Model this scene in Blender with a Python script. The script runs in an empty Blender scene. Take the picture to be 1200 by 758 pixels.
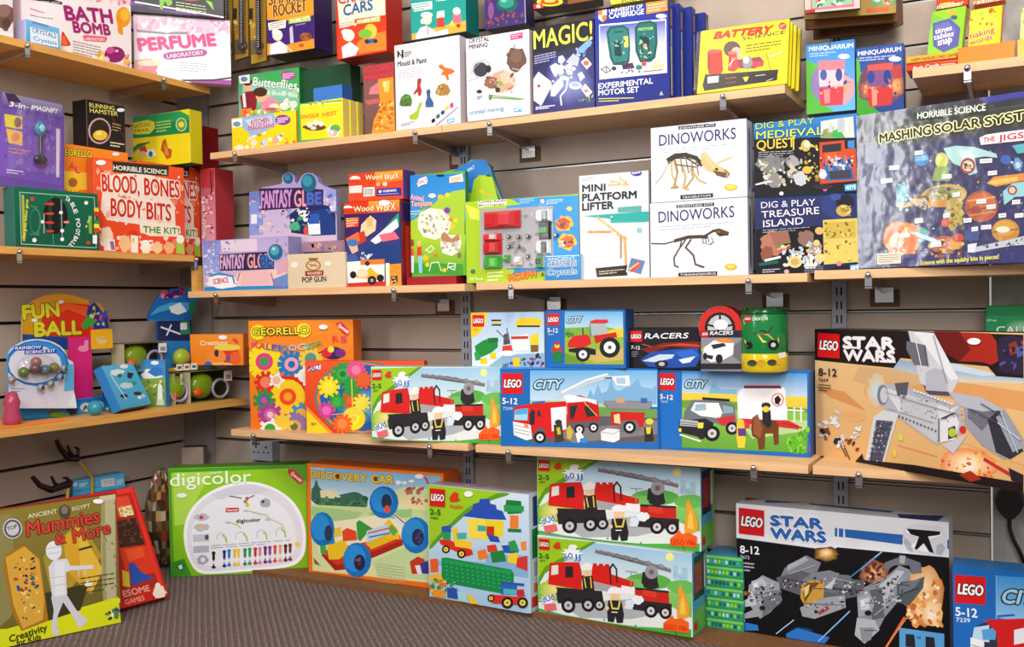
import bpy, bmesh, math, random
import numpy as np
from mathutils import Vector, Matrix
from mathutils.geometry import tessellate_polygon

# ---------------------------------------------------------------- camera, world, lights, exposure
S = bpy.context.scene
FPX, YAW, PIT, ROL = 1140.88, 0.490986, -0.018293, -0.015801
CAM = np.array([2.46, -2.39, 0.79])
_cy, _sy = math.cos(YAW), math.sin(YAW)
FW = np.array([-_sy*math.cos(PIT), _cy*math.cos(PIT), math.sin(PIT)])
_r0 = np.array([_cy, _sy, 0.0]); _u0 = np.cross(_r0, FW)
RT = _r0*math.cos(ROL) + _u0*math.sin(ROL)
UP = -_r0*math.sin(ROL) + _u0*math.cos(ROL)
cd = bpy.data.cameras.new('camera'); cam = bpy.data.objects.new('camera', cd); S.collection.objects.link(cam)
cd.sensor_width = 36.0; cd.lens = 36.0*FPX/1200.0; cd.clip_start = 0.05
cam.matrix_world = Matrix([[RT[0], UP[0], -FW[0], CAM[0]], [RT[1], UP[1], -FW[1], CAM[1]], [RT[2], UP[2], -FW[2], CAM[2]], [0, 0, 0, 1]])
S.camera = cam

w = bpy.data.worlds.new('shop_world'); S.world = w; w.use_nodes = True
w.node_tree.nodes['Background'].inputs[0].default_value = (1.0, 0.96, 0.92, 1)
w.node_tree.nodes['Background'].inputs[1].default_value = 0.4

def area(name, loc, target, size, power, color=(1, .95, .88), sy=None):
    l = bpy.data.lights.new(name, 'AREA'); l.energy = power; l.size = size; l.color = color
    if sy: l.shape = 'RECTANGLE'; l.size_y = sy
    o = bpy.data.objects.new(name, l); S.collection.objects.link(o); o.location = loc
    o.rotation_euler = (Vector(target)-Vector(loc)).to_track_quat('-Z', 'Y').to_euler()
    return o
area('ceiling_and_fill_light', (2.6, -2.0, 2.75), (2.1, -.1, .7), .5, 36, (1, .97, .93))
area('ceiling_and_fill_light', (1.2, -1.9, 2.75), (.9, -.1, .7), .45, 16, (1, .92, .82))
area('ceiling_and_fill_light', (3.2, -4.0, 2.35), (1.6, 0, .7), 1.5, 88, (1, .97, .95))  # broad soft fill added on the camera side to brighten the shelves
area('wrap_glare_light', (.66, -2.12, 1.42), (2.16, -.18, 1.1), .24, 11, (.95, .98, 1), 1.1)  # unseen strip lamp, added for the glare on the puzzle's shrink wrap
S.view_settings.view_transform = 'Standard'; S.view_settings.look = 'None'
S.view_settings.gamma = 1; S.view_settings.use_curve_mapping = False
S.view_settings.exposure = 0.04

# ---------------------------------------------------------------- helpers
COL = S.collection
rnd = random.Random(7)
CROPS = dict(c1=(0, 0, 3.988), c2=(0, 170, 3.988), c3=(0, 320, 3.79), c4=(0, 520, 3.183), c5=(230, 0, 3.9875), c6=(450, 0, 3.988),
             c7=(690, 0, 3.988), c8=(940, 0, 3.988), d1=(230, 180, 4.212), d2=(470, 180, 4.213), d3=(670, 120, 3.295), d4=(870, 120, 3.158),
             d5=(270, 350, 4.138), d6=(540, 350, 3.79), d7=(730, 350, 3.296), d8=(940, 350, 3.031), e1=(180, 520, 4.46),
             e2=(350, 520, 4.212), e3=(490, 540, 3.787), e4=(620, 520, 3.184), e5=(850, 560, 3.4286), px=(0, 0, 1), c4b=(0, 490, 5.455))

def ray(px, py):
    return FW + RT*(px-600)/FPX - UP*(py-379)/FPX
def on_y(px, py, y):
    d = ray(px, py); return Vector(CAM + d*((y-CAM[1])/d[1]))
def on_x(px, py, x):
    d = ray(px, py); return Vector(CAM + d*((x-CAM[0])/d[0]))
def on_z(px, py, z):
    d = ray(px, py); return Vector(CAM + d*((z-CAM[2])/d[2]))
def proj(P):
    v = np.asarray(P)-CAM; z = v@FW
    return np.array([600+FPX*(v@RT)/z, 379-FPX*(v@UP)/z])

_hex = {}
def hx(s):
    if s in _hex: return _hex[s]
    t = s
    if len(t) == 3: t = ''.join(c*2 for c in t)
    c = [int(t[i:i+2], 16)/255 for i in (0, 2, 4)]
    c = [x/12.92 if x <= .04045 else ((x+.055)/1.055)**2.4 for x in c]
    _hex[s] = (c[0], c[1], c[2], 1.0); return _hex[s]

def material(name, color=None, rough=.5, metal=0, attr=False, coat=0, noise=0, nscale=20, bump=0, bscale=200, alpha=1, trans=0, emit=None, stretch=None):
    m = bpy.data.materials.new(name); m.use_nodes = True; nt = m.node_tree; n = nt.nodes; L = nt.links
    b = n['Principled BSDF']; b.inputs['Roughness'].default_value = rough; b.inputs['Metallic'].default_value = metal
    b.inputs['Coat Weight'].default_value = coat; b.inputs['Coat Roughness'].default_value = .12; b.inputs['Specular IOR Level'].default_value = .3
    b.inputs['Alpha'].default_value = alpha; b.inputs['Transmission Weight'].default_value = trans
    if attr:
        a = n.new('ShaderNodeAttribute'); a.attribute_name = 'Col'; src = a.outputs['Color']
    else:
        a = n.new('ShaderNodeRGB'); a.outputs[0].default_value = hx(color); src = a.outputs[0]
    tc = n.new('ShaderNodeTexCoord'); mp = n.new('ShaderNodeMapping'); L.new(tc.outputs['Object'], mp.inputs[0])
    if stretch: mp.inputs['Scale'].default_value = stretch
    if noise:
        t = n.new('ShaderNodeTexNoise'); t.inputs['Scale'].default_value = nscale; t.inputs['Detail'].default_value = 5
        L.new(mp.outputs[0], t.inputs['Vector'])
        r = n.new('ShaderNodeMapRange'); r.inputs[1].default_value = .3; r.inputs[2].default_value = .7
        r.inputs[3].default_value = 1-noise; r.inputs[4].default_value = 1+noise; L.new(t.outputs[0], r.inputs[0])
        x = n.new('ShaderNodeVectorMath'); x.operation = 'SCALE'; L.new(src, x.inputs[0]); L.new(r.outputs[0], x.inputs['Scale']); src = x.outputs[0]
    L.new(src, b.inputs['Base Color'])
    if bump:
        t = n.new('ShaderNodeTexNoise'); t.inputs['Scale'].default_value = bscale; L.new(mp.outputs[0], t.inputs['Vector'])
        bp = n.new('ShaderNodeBump'); bp.inputs['Strength'].default_value = bump; bp.inputs['Distance'].default_value = .002
        L.new(t.outputs[0], bp.inputs['Height']); L.new(bp.outputs[0], b.inputs['Normal'])
    if emit: b.inputs['Emission Color'].default_value = hx(emit[0]); b.inputs['Emission Strength'].default_value = emit[1]
    return m
M_CARD = material('printed_card', attr=True, rough=.38, coat=.06, noise=.03, nscale=9, bump=.05, bscale=35)
M_SHINY = material('glossy_plastic', attr=True, rough=.18, coat=.3)
M_MATT = material('matt_surface', attr=True, rough=.7, noise=.05)
M_METAL = material('chrome_metal', 'c8c8cc', rough=.22, metal=1)
M_STEEL = material('painted_steel', 'a9acb8', rough=.45, noise=.03)
def film(name, base=.05, rough=.07, rel=.5):
    m = bpy.data.materials.new(name); m.use_nodes = True; nt = m.node_tree; n = nt.nodes; L = nt.links; n.remove(n['Principled BSDF'])
    t = n.new('ShaderNodeBsdfTransparent'); g = n.new('ShaderNodeBsdfGlossy'); g.inputs['Roughness'].default_value = rough; x = n.new('ShaderNodeMixShader')
    f = n.new('ShaderNodeLayerWeight'); f.inputs[0].default_value = .3; r = n.new('ShaderNodeMapRange'); r.inputs[3].default_value = base; r.inputs[4].default_value = .22
    L.new(f.outputs[0], r.inputs[0]); L.new(r.outputs[0], x.inputs[0]); L.new(t.outputs[0], x.inputs[1]); L.new(g.outputs[0], x.inputs[2]); L.new(x.outputs[0], n['Material Output'].inputs[0])
    c = n.new('ShaderNodeTexCoord'); z = n.new('ShaderNodeTexNoise'); z.inputs['Scale'].default_value = 22; L.new(c.outputs['Object'], z.inputs['Vector'])
    b = n.new('ShaderNodeBump'); b.inputs['Strength'].default_value = rel; b.inputs['Distance'].default_value = .006; L.new(z.outputs[0], b.inputs['Height']); L.new(b.outputs[0], g.inputs['Normal']); return m
M_CLEAR = film('clear_plastic_film')
M_WOOD = material('beech_wood', 'e2b585', rough=.5, noise=.13, nscale=6, stretch=(1.2, 14, 14), coat=.05)
M_WOODY = material('beech_wood_left', 'd9a052', rough=.5, noise=.13, nscale=6, stretch=(14, 1.2, 14), coat=.05)
M_SLAT = material('slatwall_laminate', 'b6a596', rough=.6, noise=.035, nscale=14, bump=.04)
M_DARK = material('dark_gap', '2a2320', rough=.8)

def finish(me, name, mat, parent=None, world=None):
    me.materials.append(mat)
    o = bpy.data.objects.new(name, me); COL.objects.link(o)
    if world is not None: o.matrix_world = world
    if parent is not None:
        o.parent = parent
    return o

class Geo:
    """collects coloured faces, builds one mesh"""
    def __init__(s): s.v = []; s.f = []; s.c = []; s.sm = []
    def poly(s, pts, col, smooth=False):
        b = len(s.v); s.v += [tuple(p) for p in pts]; s.f.append(tuple(range(b, b+len(pts))))
        s.c.append(col if isinstance(col, list) else [col]*len(pts)); s.sm.append(smooth)
    def mesh(s, vs, fs, col, smooth=False):
        b = len(s.v); s.v += [tuple(p) for p in vs]
        for f in fs: s.f.append(tuple(b+i for i in f)); s.c.append([col]*len(f)); s.sm.append(smooth)
    def box(s, x0, y0, z0, x1, y1, z1, col):
        c = col if isinstance(col, dict) else {}
        g = lambda k: c.get(k, c.get('*')) if c else col
        v = [(x0, y0, z0), (x1, y0, z0), (x1, y1, z0), (x0, y1, z0), (x0, y0, z1), (x1, y0, z1), (x1, y1, z1), (x0, y1, z1)]
        for k, f in (('f', (0, 1, 5, 4)), ('r', (1, 2, 6, 5)), ('b', (2, 3, 7, 6)), ('l', (3, 0, 4, 7)), ('t', (4, 5, 6, 7)), ('u', (3, 2, 1, 0))):
            s.mesh([v[i] for i in f], [(0, 1, 2, 3)], g(k))
        return s
    def cyl(s, p0, p1, r0, r1, col, n=14, caps=True, smooth=True):
        p0, p1 = Vector(p0), Vector(p1); a = (p1-p0).normalized()
        t = Vector((1, 0, 0)) if abs(a.x) < .8 else Vector((0, 1, 0)); u = a.cross(t).normalized(); w = a.cross(u)
        A = [p0+(u*math.cos(6.28318*i/n)+w*math.sin(6.28318*i/n))*r0 for i in range(n)]
        B = [p1+(u*math.cos(6.28318*i/n)+w*math.sin(6.28318*i/n))*r1 for i in range(n)]
        s.mesh(A+B, [(i, (i+1) % n, n+(i+1) % n, n+i) for i in range(n)], col, smooth)
        if caps: s.mesh(A, [tuple(range(n))[::-1]], col); s.mesh(B, [tuple(range(n))], col)
        return s
    def lathe(s, prof, col, c=(0, 0, 0), n=24, sx=1, sy=1):
        m = len(prof); vs = [(c[0]+sx*r*math.cos(6.28318*i/n), c[1]+sy*r*math.sin(6.28318*i/n), c[2]+z) for i in range(n) for r, z in prof]
        s.mesh(vs, [(i*m+k, ((i+1) % n)*m+k, ((i+1) % n)*m+k+1, i*m+k+1) for i in range(n) for k in range(m-1)], col, True); return s
    def ball(s, c, r, col, n=12, sz=(1, 1, 1), R=None):
        vs = []; m = n//2+1
        for j in range(m):
            a = math.pi*j/(m-1)
            for i in range(n):
                q = Vector((r*sz[0]*math.sin(a)*math.cos(6.28318*i/n), r*sz[1]*math.sin(a)*math.sin(6.28318*i/n), r*sz[2]*math.cos(a)))
                if R: q = R @ q
                vs.append(q+Vector(c))
        s.mesh(vs, [(j*n+i, (j+1)*n+i, (j+1)*n+(i+1) % n, j*n+(i+1) % n) for j in range(m-1) for i in range(n)], col, True); return s
    def tube(s, pts, r, col, n=8):
        pts = [Vector(p) for p in pts]
        for i in range(len(pts)-1): s.cyl(pts[i], pts[i+1], r, r, col, n, True)
        return s
    def build(s, name, mat, parent=None, world=None):
        me = bpy.data.meshes.new(name); me.from_pydata(s.v, [], s.f)
        ca = me.color_attributes.new('Col', 'FLOAT_COLOR', 'CORNER')
        flat = []
        for f in s.c:
            for q in f: flat += list(hx(q) if isinstance(q, str) else q)
        ca.data.foreach_set('color', flat)
        me.polygons.foreach_set('use_smooth', s.sm)
        me.validate(); return finish(me, name, mat, parent, world)

def tag(o, label, cat=None, group=None, kind=None):
    o['label'] = label
    if cat: o['category'] = cat
    if group: o['group'] = group
    if kind: o['kind'] = kind
    return o
def empty(name, loc, label, cat, group=None, rz=0):
    o = bpy.data.objects.new(name, None); o.empty_display_size = .05; COL.objects.link(o); o.location = loc; o.rotation_euler.z = rz
    return tag(o, label, cat, group)
def copy_tree(o, mw, label, group=None):
    r = o.copy(); COL.objects.link(r); r.matrix_world = mw; r['label'] = label
    if group: r['group'] = group
    for ch in list(o.children):
        c = ch.copy(); COL.objects.link(c); c.parent = r
    return r

_tc = {}
def text_mesh(s, off=0.0, sp=1.0):
    k = (s, off, sp)
    if k in _tc: return _tc[k]
    cu = bpy.data.curves.new('t', 'FONT'); cu.body = s; cu.resolution_u = 3; cu.offset = off; cu.space_character = sp; cu.fill_mode = 'FRONT'
    o = bpy.data.objects.new('t', cu); COL.objects.link(o)
    dg = bpy.context.evaluated_depsgraph_get(); e = o.evaluated_get(dg); me = e.to_mesh()
    v = np.array([p.co[:2] for p in me.vertices]) if len(me.vertices) else np.zeros((1, 2)); f = [tuple(p.vertices) for p in me.polygons]
    e.to_mesh_clear(); bpy.data.objects.remove(o); bpy.data.curves.remove(cu)
    _tc[k] = (v, f); return _tc[k]

class Face:
    """a flat printed face: origin O, unit axes A (along) and B (up), outward normal N, size w x h.  Local drawing in metres."""
    def __init__(s, O, A, B, w, h):
        s.O, s.A, s.B = Vector(O), Vector(A), Vector(B); s.N = s.A.cross(s.B).normalized(); s.w, s.h = w, h; s.lay = 0.0003
    def uv(s, px, py, clamp=True):
        d = Vector(ray(px, py)); c = Vector(CAM); t = (s.O-c).dot(s.N)/d.dot(s.N); p = c+d*t-s.O
        a, b = p.dot(s.A), p.dot(s.B)
        if clamp: a, b = min(max(a, 0), s.w), min(max(b, 0), s.h)
        return a, b
    def P(s, a, b, lay): return s.O+s.A*a+s.B*b+s.N*lay

STEP = 0.00002
def stroke(pts, wd, closed=False):
    out = []
    for i in range(len(pts)-1+(1 if closed else 0)):
        a = np.array(pts[i]); b = np.array(pts[(i+1) % len(pts)]); d = b-a; L = np.hypot(*d)
        if L < 1e-9: continue
        n = np.array([-d[1], d[0]])/L*wd/2; e = d/L*wd*.3
        out.append([a-n-e, b-n+e, b+n+e, a+n-e])
    return out
def blob(cx, cy, rx, ry, n=16, rot=0, jag=0, star=0):
    o = []
    for i in range(n):
        a = 2*math.pi*i/n; k = 1+(rnd.uniform(-jag, jag) if jag else 0)
        if star and i % 2: k *= star
        x, y = rx*k*math.cos(a), ry*k*math.sin(a)
        o.append((cx+x*math.cos(rot)-y*math.sin(rot), cy+x*math.sin(rot)+y*math.cos(rot)))
    return o

def art(thing, face, crop, src, mat=None):
    """draw flat print on a face; coordinates are read off the photograph (crop pixel frame) and mapped onto the real face plane"""
    ox, oy, sc = CROPS[crop]
    inv = thing.matrix_world.inverted()
    F = face; state = dict(g=None, name=None, label=None, mat=mat or M_CARD)
    def flush():
        if state['g'] and state['g'].v:
            o = state['g'].build(state['name'], state['mat'], thing)
            if state['label']: o['label'] = state['label']
    def new(name, label=None): flush(); state.update(g=Geo(), name=name, label=label)
    new('cover_print')
    def q(x, y): return F.uv(ox+x/sc, oy+y/sc)
    def put(pts2, col, lay=None, clamp=True):
        if lay is None: F.lay += STEP; lay = F.lay
        pts2 = [(min(max(a, 0), F.w), min(max(b, 0), F.h)) for a, b in pts2] if clamp else pts2
        if len(pts2) > 4:
            tri = tessellate_polygon([[Vector((a, b, 0)) for a, b in pts2]])
            vs = [inv @ F.P(a, b, lay) for a, b in pts2]
            A = sum(pts2[i][0]*pts2[(i+1) % len(pts2)][1]-pts2[(i+1) % len(pts2)][0]*pts2[i][1] for i in range(len(pts2)))
            state['g'].mesh(vs, [tuple(t) for t in tri], col)
        else: state['g'].poly([inv @ F.P(a, b, lay) for a, b in pts2], col)
    def text(x0, y0, x1, y1, h, s, fc, oc=None, off=.012, shear=0, ow=.05):
        a = np.array(q(x0, y0)); b = np.array(q(x1, y1)); hh = abs(F.uv(ox+x0/sc, oy+(y0-h)/sc, False)[1]-F.uv(ox+x0/sc, oy+y0/sc, False)[1])
        d = b-a; W = np.hypot(*d)
        if W < 1e-6: return
        d /= W; n = np.array([-d[1], d[0]])
        v, f = text_mesh(s); x_0, x_1 = v[:, 0].min(), v[:, 0].max(); top = max(v[:, 1].max(), .3)
        em = hh/top
        for c, of in ([(oc, ow)] if oc else [])+[(fc, off)]:
            F.lay += STEP
            # heavier weight and outlines: the glyphs printed several times, shifted by a fraction of their height
            k = 8 if c is oc else 4
            sh_ = [(0, 0)]+[(of*em*math.cos(6.28318*i/k), of*em*math.sin(6.28318*i/k)) for i in range(k)] if of > .004 else [(0, 0)]
            for dx, dy in sh_:
                F.lay += STEP*.5
                xs = (v[:, 0]-x_0)/(x_1-x_0)*W+dx; ys = v[:, 1]*em+dy
                P = a+np.outer(xs+ys*shear, d)+np.outer(ys, n)
                P[:, 0] = np.clip(P[:, 0], 0, F.w); P[:, 1] = np.clip(P[:, 1], 0, F.h)
                state['g'].mesh([inv @ F.P(p[0], p[1], F.lay) for p in P], f, c)
    def lego(x, y, wd, h, sk=0):   # red badge, white word edged black and yellow; x,y = top left, sk = drop to the right
        put([q(x, y), q(x+wd, y+sk), q(x+wd, y+h+sk), q(x, y+h)], 'd8141c')
        text(x+wd*.1, y+h*.68, x+wd*.9, y+h*.68+sk*.85, h*.36, 'LEGO', 'fff', '1a1a1a', .03, .12, .085)
    for line in src.strip().split('\n'):
        t = line.split()
        if not t: continue
        k = t[0]
        if k[0] == '@': new(k[1:], ' '.join(t[1:]) or None); continue
        if k in ('p', 'c'):   # polygon / smoothed polygon
            c = t[1]; n = [float(z) for z in t[2:]]; pp = [(n[i], n[i+1]) for i in range(0, len(n), 2)]
            if k == 'c':
                for _ in range(2): pp = [z for i in range(len(pp)) for A0, B0 in [(pp[i], pp[(i+1) % len(pp)])] for z in ((A0[0]*.75+B0[0]*.25, A0[1]*.75+B0[1]*.25), (A0[0]*.25+B0[0]*.75, A0[1]*.25+B0[1]*.75))]
            put([q(*z) for z in pp], c)
        elif k == 'g':   # gradient quad: top colour, bottom colour, TL TR BR BL
            n = [float(z) for z in t[3:]]; p = [q(n[i], n[i+1]) for i in range(0, 8, 2)]; a, b = hx(t[1]), hx(t[2])
            N = 4
            for i in range(N):
                u0, u1 = i/N, (i+1)/N
                m = lambda A, B, u: (A[0]+(B[0]-A[0])*u, A[1]+(B[1]-A[1])*u)
                mc = lambda u: tuple(a[j]+(b[j]-a[j])*u for j in range(4))
                if i == 0: F.lay += STEP
                state['g'].poly([inv @ F.P(*z, F.lay) for z in (m(p[0], p[3], u0), m(p[1], p[2], u0), m(p[1], p[2], u1), m(p[0], p[3], u1))],
                                [mc(u0), mc(u0), mc(u1), mc(u1)])
        elif k in ('e', 'j', 'k'):   # ellipse / jagged blob / star
            c = t[1]; n = [float(z) for z in t[2:]]; r = math.radians(n[4]) if len(n) > 4 else 0; x, y, rx, ry = n[:4]
            sides = int(n[5]) if len(n) > 5 else (16 if k == 'e' else 20)
            put([q(*z) for z in blob(x, y, rx, ry, sides, r, .18 if k == 'j' else 0, .6 if k == 'k' else 0)], c)
        elif k == 'r':   # soft glow: inner colour, outer colour, cx cy rx ry
            a, b = hx(t[1]), hx(t[2]); x, y, rx, ry = [float(z) for z in t[3:7]]; o_ = blob(x, y, rx, ry, 20, 0, .12); F.lay += STEP
            c0 = F.P(*q(x, y), F.lay)
            for i in range(20): state['g'].poly([inv @ c0, inv @ F.P(*q(*o_[i]), F.lay), inv @ F.P(*q(*o_[(i+1) % 20]), F.lay)], [a, b, b])
        elif k == 'l':
            c = t[1]; wd = float(t[2])/sc*abs(F.w)/max(1, F.pw); n = [float(z) for z in t[3:]]
            F.lay += STEP
            for _i, s4 in enumerate(stroke([q(n[i], n[i+1]) for i in range(0, len(n), 2)], wd)): put(s4, c, F.lay+(_i % 2)*STEP*.5)
        elif k == 't':   # t fill[:outline] x0 y0 x1 y1 h text
            cc = t[1].split(':'); n = [float(z) for z in t[2:7]]; s = ' '.join(t[7:]); sh = .25 if k == 'i' else 0
            text(*n, s, cc[0], cc[1] if len(cc) > 1 and cc[1] else None, float(cc[2]) if len(cc) > 2 else .022, sh, float(cc[3]) if len(cc) > 3 else .06)
        elif k == 'i':
            cc = t[1].split(':'); n = [float(z) for z in t[2:7]]; s = ' '.join(t[7:])
            text(*n, s, cc[0], cc[1] if len(cc) > 1 and cc[1] else None, float(cc[2]) if len(cc) > 2 else .02, .3, float(cc[3]) if len(cc) > 3 else .07)
        elif k == 's':   # scatter n size colours quad(TL TR BR BL)
            nn, sz = int(t[1]), float(t[2]); cs = t[3].split(','); n = [float(z) for z in t[4:]]
            Q = [np.array(n[i:i+2]) for i in range(0, 8, 2)]
            F.lay += STEP; l0 = F.lay
            for _i in range(nn):
                u, v = rnd.random(), rnd.random(); p = (Q[0]*(1-u)+Q[1]*u)*(1-v)+(Q[3]*(1-u)+Q[2]*u)*v; z = sz*rnd.uniform(.5, 1.3)
                put([q(*z2) for z2 in blob(p[0], p[1], z*rnd.uniform(.7, 1.5), z*rnd.uniform(.5, 1), rnd.choice((5, 6, 8)), rnd.random()*3, .25)], rnd.choice(cs), l0+(_i % 8)*STEP*.6)
            F.lay += STEP*5
        elif k == 'x':   # lines of small print: colour x0 y0 x1 y1 rows pitch height
            c = t[1]; x0, y0, x1, y1, rows, pit, hh = [float(z) for z in t[2:9]]
            F.lay += STEP
            for r in range(int(rows)):
                u = 0; e = 1 if r < rows-1 else .7
                while u < e-.02:
                    L = min(rnd.uniform(.08, .22), e-u); a_, b_ = u, u+L*.85; u += L
                    y_ = lambda uu: y0+(y1-y0)*uu+r*pit
                    xx = lambda uu: x0+(x1-x0)*uu
                    put([q(xx(a_), y_(a_)), q(xx(b_), y_(b_)), q(xx(b_), y_(b_)+hh), q(xx(a_), y_(a_)+hh)], c, F.lay)
        elif k == 'w':   # wheel x y r hub
            x, y, r = [float(z) for z in t[2:5]]
            put([q(*z) for z in blob(x, y, r, r)], '1c1a1e'); put([q(*z) for z in blob(x, y, r*.58, r*.58)], t[1]); put([q(*z) for z in blob(x, y, r*.2, r*.2, 8)], '555')
        elif k == 'lego': lego(*[float(z) for z in t[1:]])
        elif k == 'stick': # white price sticker
            x, y, a_, b_ = [float(z) for z in t[1:5]]; new('price_sticker_print', 'small white price sticker'); put([q(*z) for z in blob(x, y, a_, b_, 12)], 'f6f4f8'); new('cover_print')
    flush()

BOX = {}
def solve(q8, crop, z0, s=None, ss=.008, th=0.0, st=.012, lean=0.0, sl=1e-4, wall='b', use=(1, 1, 1, 1)):
    ox, oy, sc = CROPS[crop]; ob = [(ox+q8[i]/sc, oy+q8[i+1]/sc) for i in range(0, 8, 2)]
    th0 = (0 if wall == 'b' else math.pi/2)+th
    def model(p):
        x, y, t, w_, h_, le = p
        A = np.array([math.cos(t), math.sin(t), 0]); N = np.array([math.sin(t), -math.cos(t), 0]); B = np.array([0, 0, 1])*math.cos(le)-N*math.sin(le)
        O = np.array([x, y, z0]); return O, A, B, N
    def res(p):
        O, A, B, N = model(p); w_, h_ = p[3:5]; r = []
        for k, c in enumerate((O+B*h_, O+A*w_+B*h_, O+A*w_, O)):
            r += list((proj(c)-ob[k])*use[k])
        mid = O+A*w_/2; dist = -mid[1] if wall == 'b' else mid[0]
        if s is not None: r.append((dist-s)/ss)
        r.append((p[2]-th0)/st); r.append((p[5]-lean)/sl); r.append((w_-.3)*.01); r.append((h_-.3)*.01)
        return np.array(r)
    mx, my = np.mean([o[0] for o in ob]), np.mean([o[1] for o in ob]); d0 = s if s is not None else .2
    P0 = (on_y if wall == 'b' else on_x)(ob[3][0], ob[3][1], -d0 if wall == 'b' else d0)
    p = np.array([P0.x, P0.y, th0, .25, .25, lean])
    lam = 1e-3
    for it in range(60):
        r = res(p); J = np.zeros((len(r), 6))
        for i in range(6): q = p.copy(); q[i] += 1e-5; J[:, i] = (res(q)-r)/1e-5
        dp = np.linalg.solve(J.T@J+lam*np.eye(6), -J.T@r)
        if np.abs(dp).max() > .2: dp *= .2/np.abs(dp).max()
        p = p+dp
    e = np.abs(res(p)[:8]).reshape(4, 2).max(1)
    return model(p)+(p[3], p[4], e, p)

LOG = []
def carton(name, label, cat, q8, crop, z0, depth, front, side=None, top=None, group=None, mat=None, key=None, bev=.0012, maxw=None, **kw):
    """a closed carton: one mesh with its own board colours; returns the thing; its faces are kept for printing on"""
    O, A, B, N, w_, h_, e, p = solve(q8, crop, z0, **kw)
    if abs(p[5]) > .01: O, A, B, N, w_, h_, e, p = solve(q8, crop, z0+depth*math.sin(p[5]), **kw)   # leaning boxes pivot on their back edge
    return _carton(name, label, cat, O, A, B, N, w_, h_, e, p, depth, front, side, top, group, mat, key, bev, abs(q8[2]-q8[0])/CROPS[crop][2])

def block(name, label, cat, x, y, z, w_, depth, h_, front, side=None, top=None, group=None, mat=None, key=None, rz=0, lean=0, pw=None, bev=.0012):
    """the same carton placed by its front left bottom corner in metres"""
    A = np.array([math.cos(rz), math.sin(rz), 0]); N = np.array([math.sin(rz), -math.cos(rz), 0]); B = np.array([0, 0, 1])*math.cos(lean)-N*math.sin(lean)
    N = np.cross(A, B)
    O = np.array([x, y, z+depth*math.sin(lean)]); pa = proj(O); pb = proj(O+A*w_)
    return _carton(name, label, cat, O, A, B, N, w_, h_, np.zeros(4), (0, 0, 0, 0, 0, lean), depth, front, side, top, group, mat, key, bev, pw or abs(pb-pa)[0])

def _carton(name, label, cat, O, A, B, N, w_, h_, e, p, depth, front, side, top, group, mat, key, bev, pw):
    N = np.cross(A, B)
    th = math.atan2(A[1], A[0]); le = p[5]
    mw = Matrix(((A[0], -N[0], B[0], O[0]), (A[1], -N[1], B[1], O[1]), (A[2], -N[2], B[2], O[2]), (0, 0, 0, 1)))
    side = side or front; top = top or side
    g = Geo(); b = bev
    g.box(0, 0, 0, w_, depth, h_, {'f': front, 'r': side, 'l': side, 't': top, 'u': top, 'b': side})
    me = bpy.data.meshes.new(name); bm = bmesh.new()
    o = g.build(name, mat or M_CARD, None, mw)
    # bevel edges while keeping the board colours
    bm.from_mesh(o.data); bmesh.ops.remove_doubles(bm, verts=bm.verts, dist=1e-6)
    bmesh.ops.bevel(bm, geom=bm.edges[:], offset=b, segments=1, profile=.5, affect='EDGES'); bm.to_mesh(o.data); bm.free()
    tag(o, label, cat, group)
    Ov, Av, Bv, Nv = Vector(O), Vector(A), Vector(B), Vector(N)
    F = Face(Ov, Av, Bv, w_, h_); F.pw = pw
    R = Face(Ov+Av*w_, -Nv, Bv, depth, h_); R.pw = 1; Lf = Face(Ov-Nv*depth, Nv, Bv, depth, h_); T = Face(Ov+Bv*h_, Av, -Nv, w_, depth)
    for f in (R, Lf, T): f.pw = f.w/F.w*F.pw
    rec = dict(o=o, F=F, R=R, L=Lf, T=T, top=O[2]+B[2]*h_, w=w_, h=h_, d=depth, mw=mw)
    BOX[key or name] = rec
    LOG.append((key or name, [round(float(x), 3) for x in (O[0], O[1], math.degrees(th), w_, h_, math.degrees(le))], [round(float(x), 1) for x in e]))
    return rec
# ---------------------------------------------------------------- the setting
ZT, ZM, ZL, ZF = 1.264, .848, .439, .012
LT, LM, LL = 1.478, .956, .507
def struct(o, name=None): o['kind'] = 'structure'; return o
g = Geo(); g.box(-.6, -4.5, -.05, 5.2, 0, 0, '8a7e7c')
M_CARPET = material('ribbed_carpet', '84726c', rough=.95, noise=.3, nscale=190, bump=1, bscale=420)
nt = M_CARPET.node_tree; wv = nt.nodes.new('ShaderNodeTexWave'); wv.inputs['Scale'].default_value = 21; wv.inputs['Distortion'].default_value = 3.2; wv.inputs['Detail'].default_value = 3
wv.inputs['Detail Scale'].default_value = 7; tc = nt.nodes.new('ShaderNodeTexCoord'); mq = nt.nodes.new('ShaderNodeMapping'); mq.inputs['Rotation'].default_value = (0, 0, math.radians(-46)); nt.links.new(tc.outputs['Object'], mq.inputs[0]); nt.links.new(mq.outputs[0], wv.inputs['Vector'])
bp = nt.nodes.new('ShaderNodeBump'); bp.inputs['Distance'].default_value = .006; nt.links.new(wv.outputs[0], bp.inputs['Height'])
old = [n for n in nt.nodes if n.type == 'BUMP' and n != bp][0]; nt.links.new(old.outputs[0], bp.inputs['Normal']); nt.links.new(bp.outputs[0], nt.nodes['Principled BSDF'].inputs['Normal'])
mr = nt.nodes.new('ShaderNodeMapRange'); mr.inputs[3].default_value = .66; mr.inputs[4].default_value = 1.18; nt.links.new(wv.outputs[0], mr.inputs[0])
vm = nt.nodes.new('ShaderNodeVectorMath'); vm.operation = 'SCALE'; bs = nt.nodes['Principled BSDF'].inputs['Base Color']
nt.links.new(bs.links[0].from_socket, vm.inputs[0]); nt.links.new(mr.outputs[0], vm.inputs['Scale']); nt.links.new(vm.outputs[0], bs)
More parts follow.
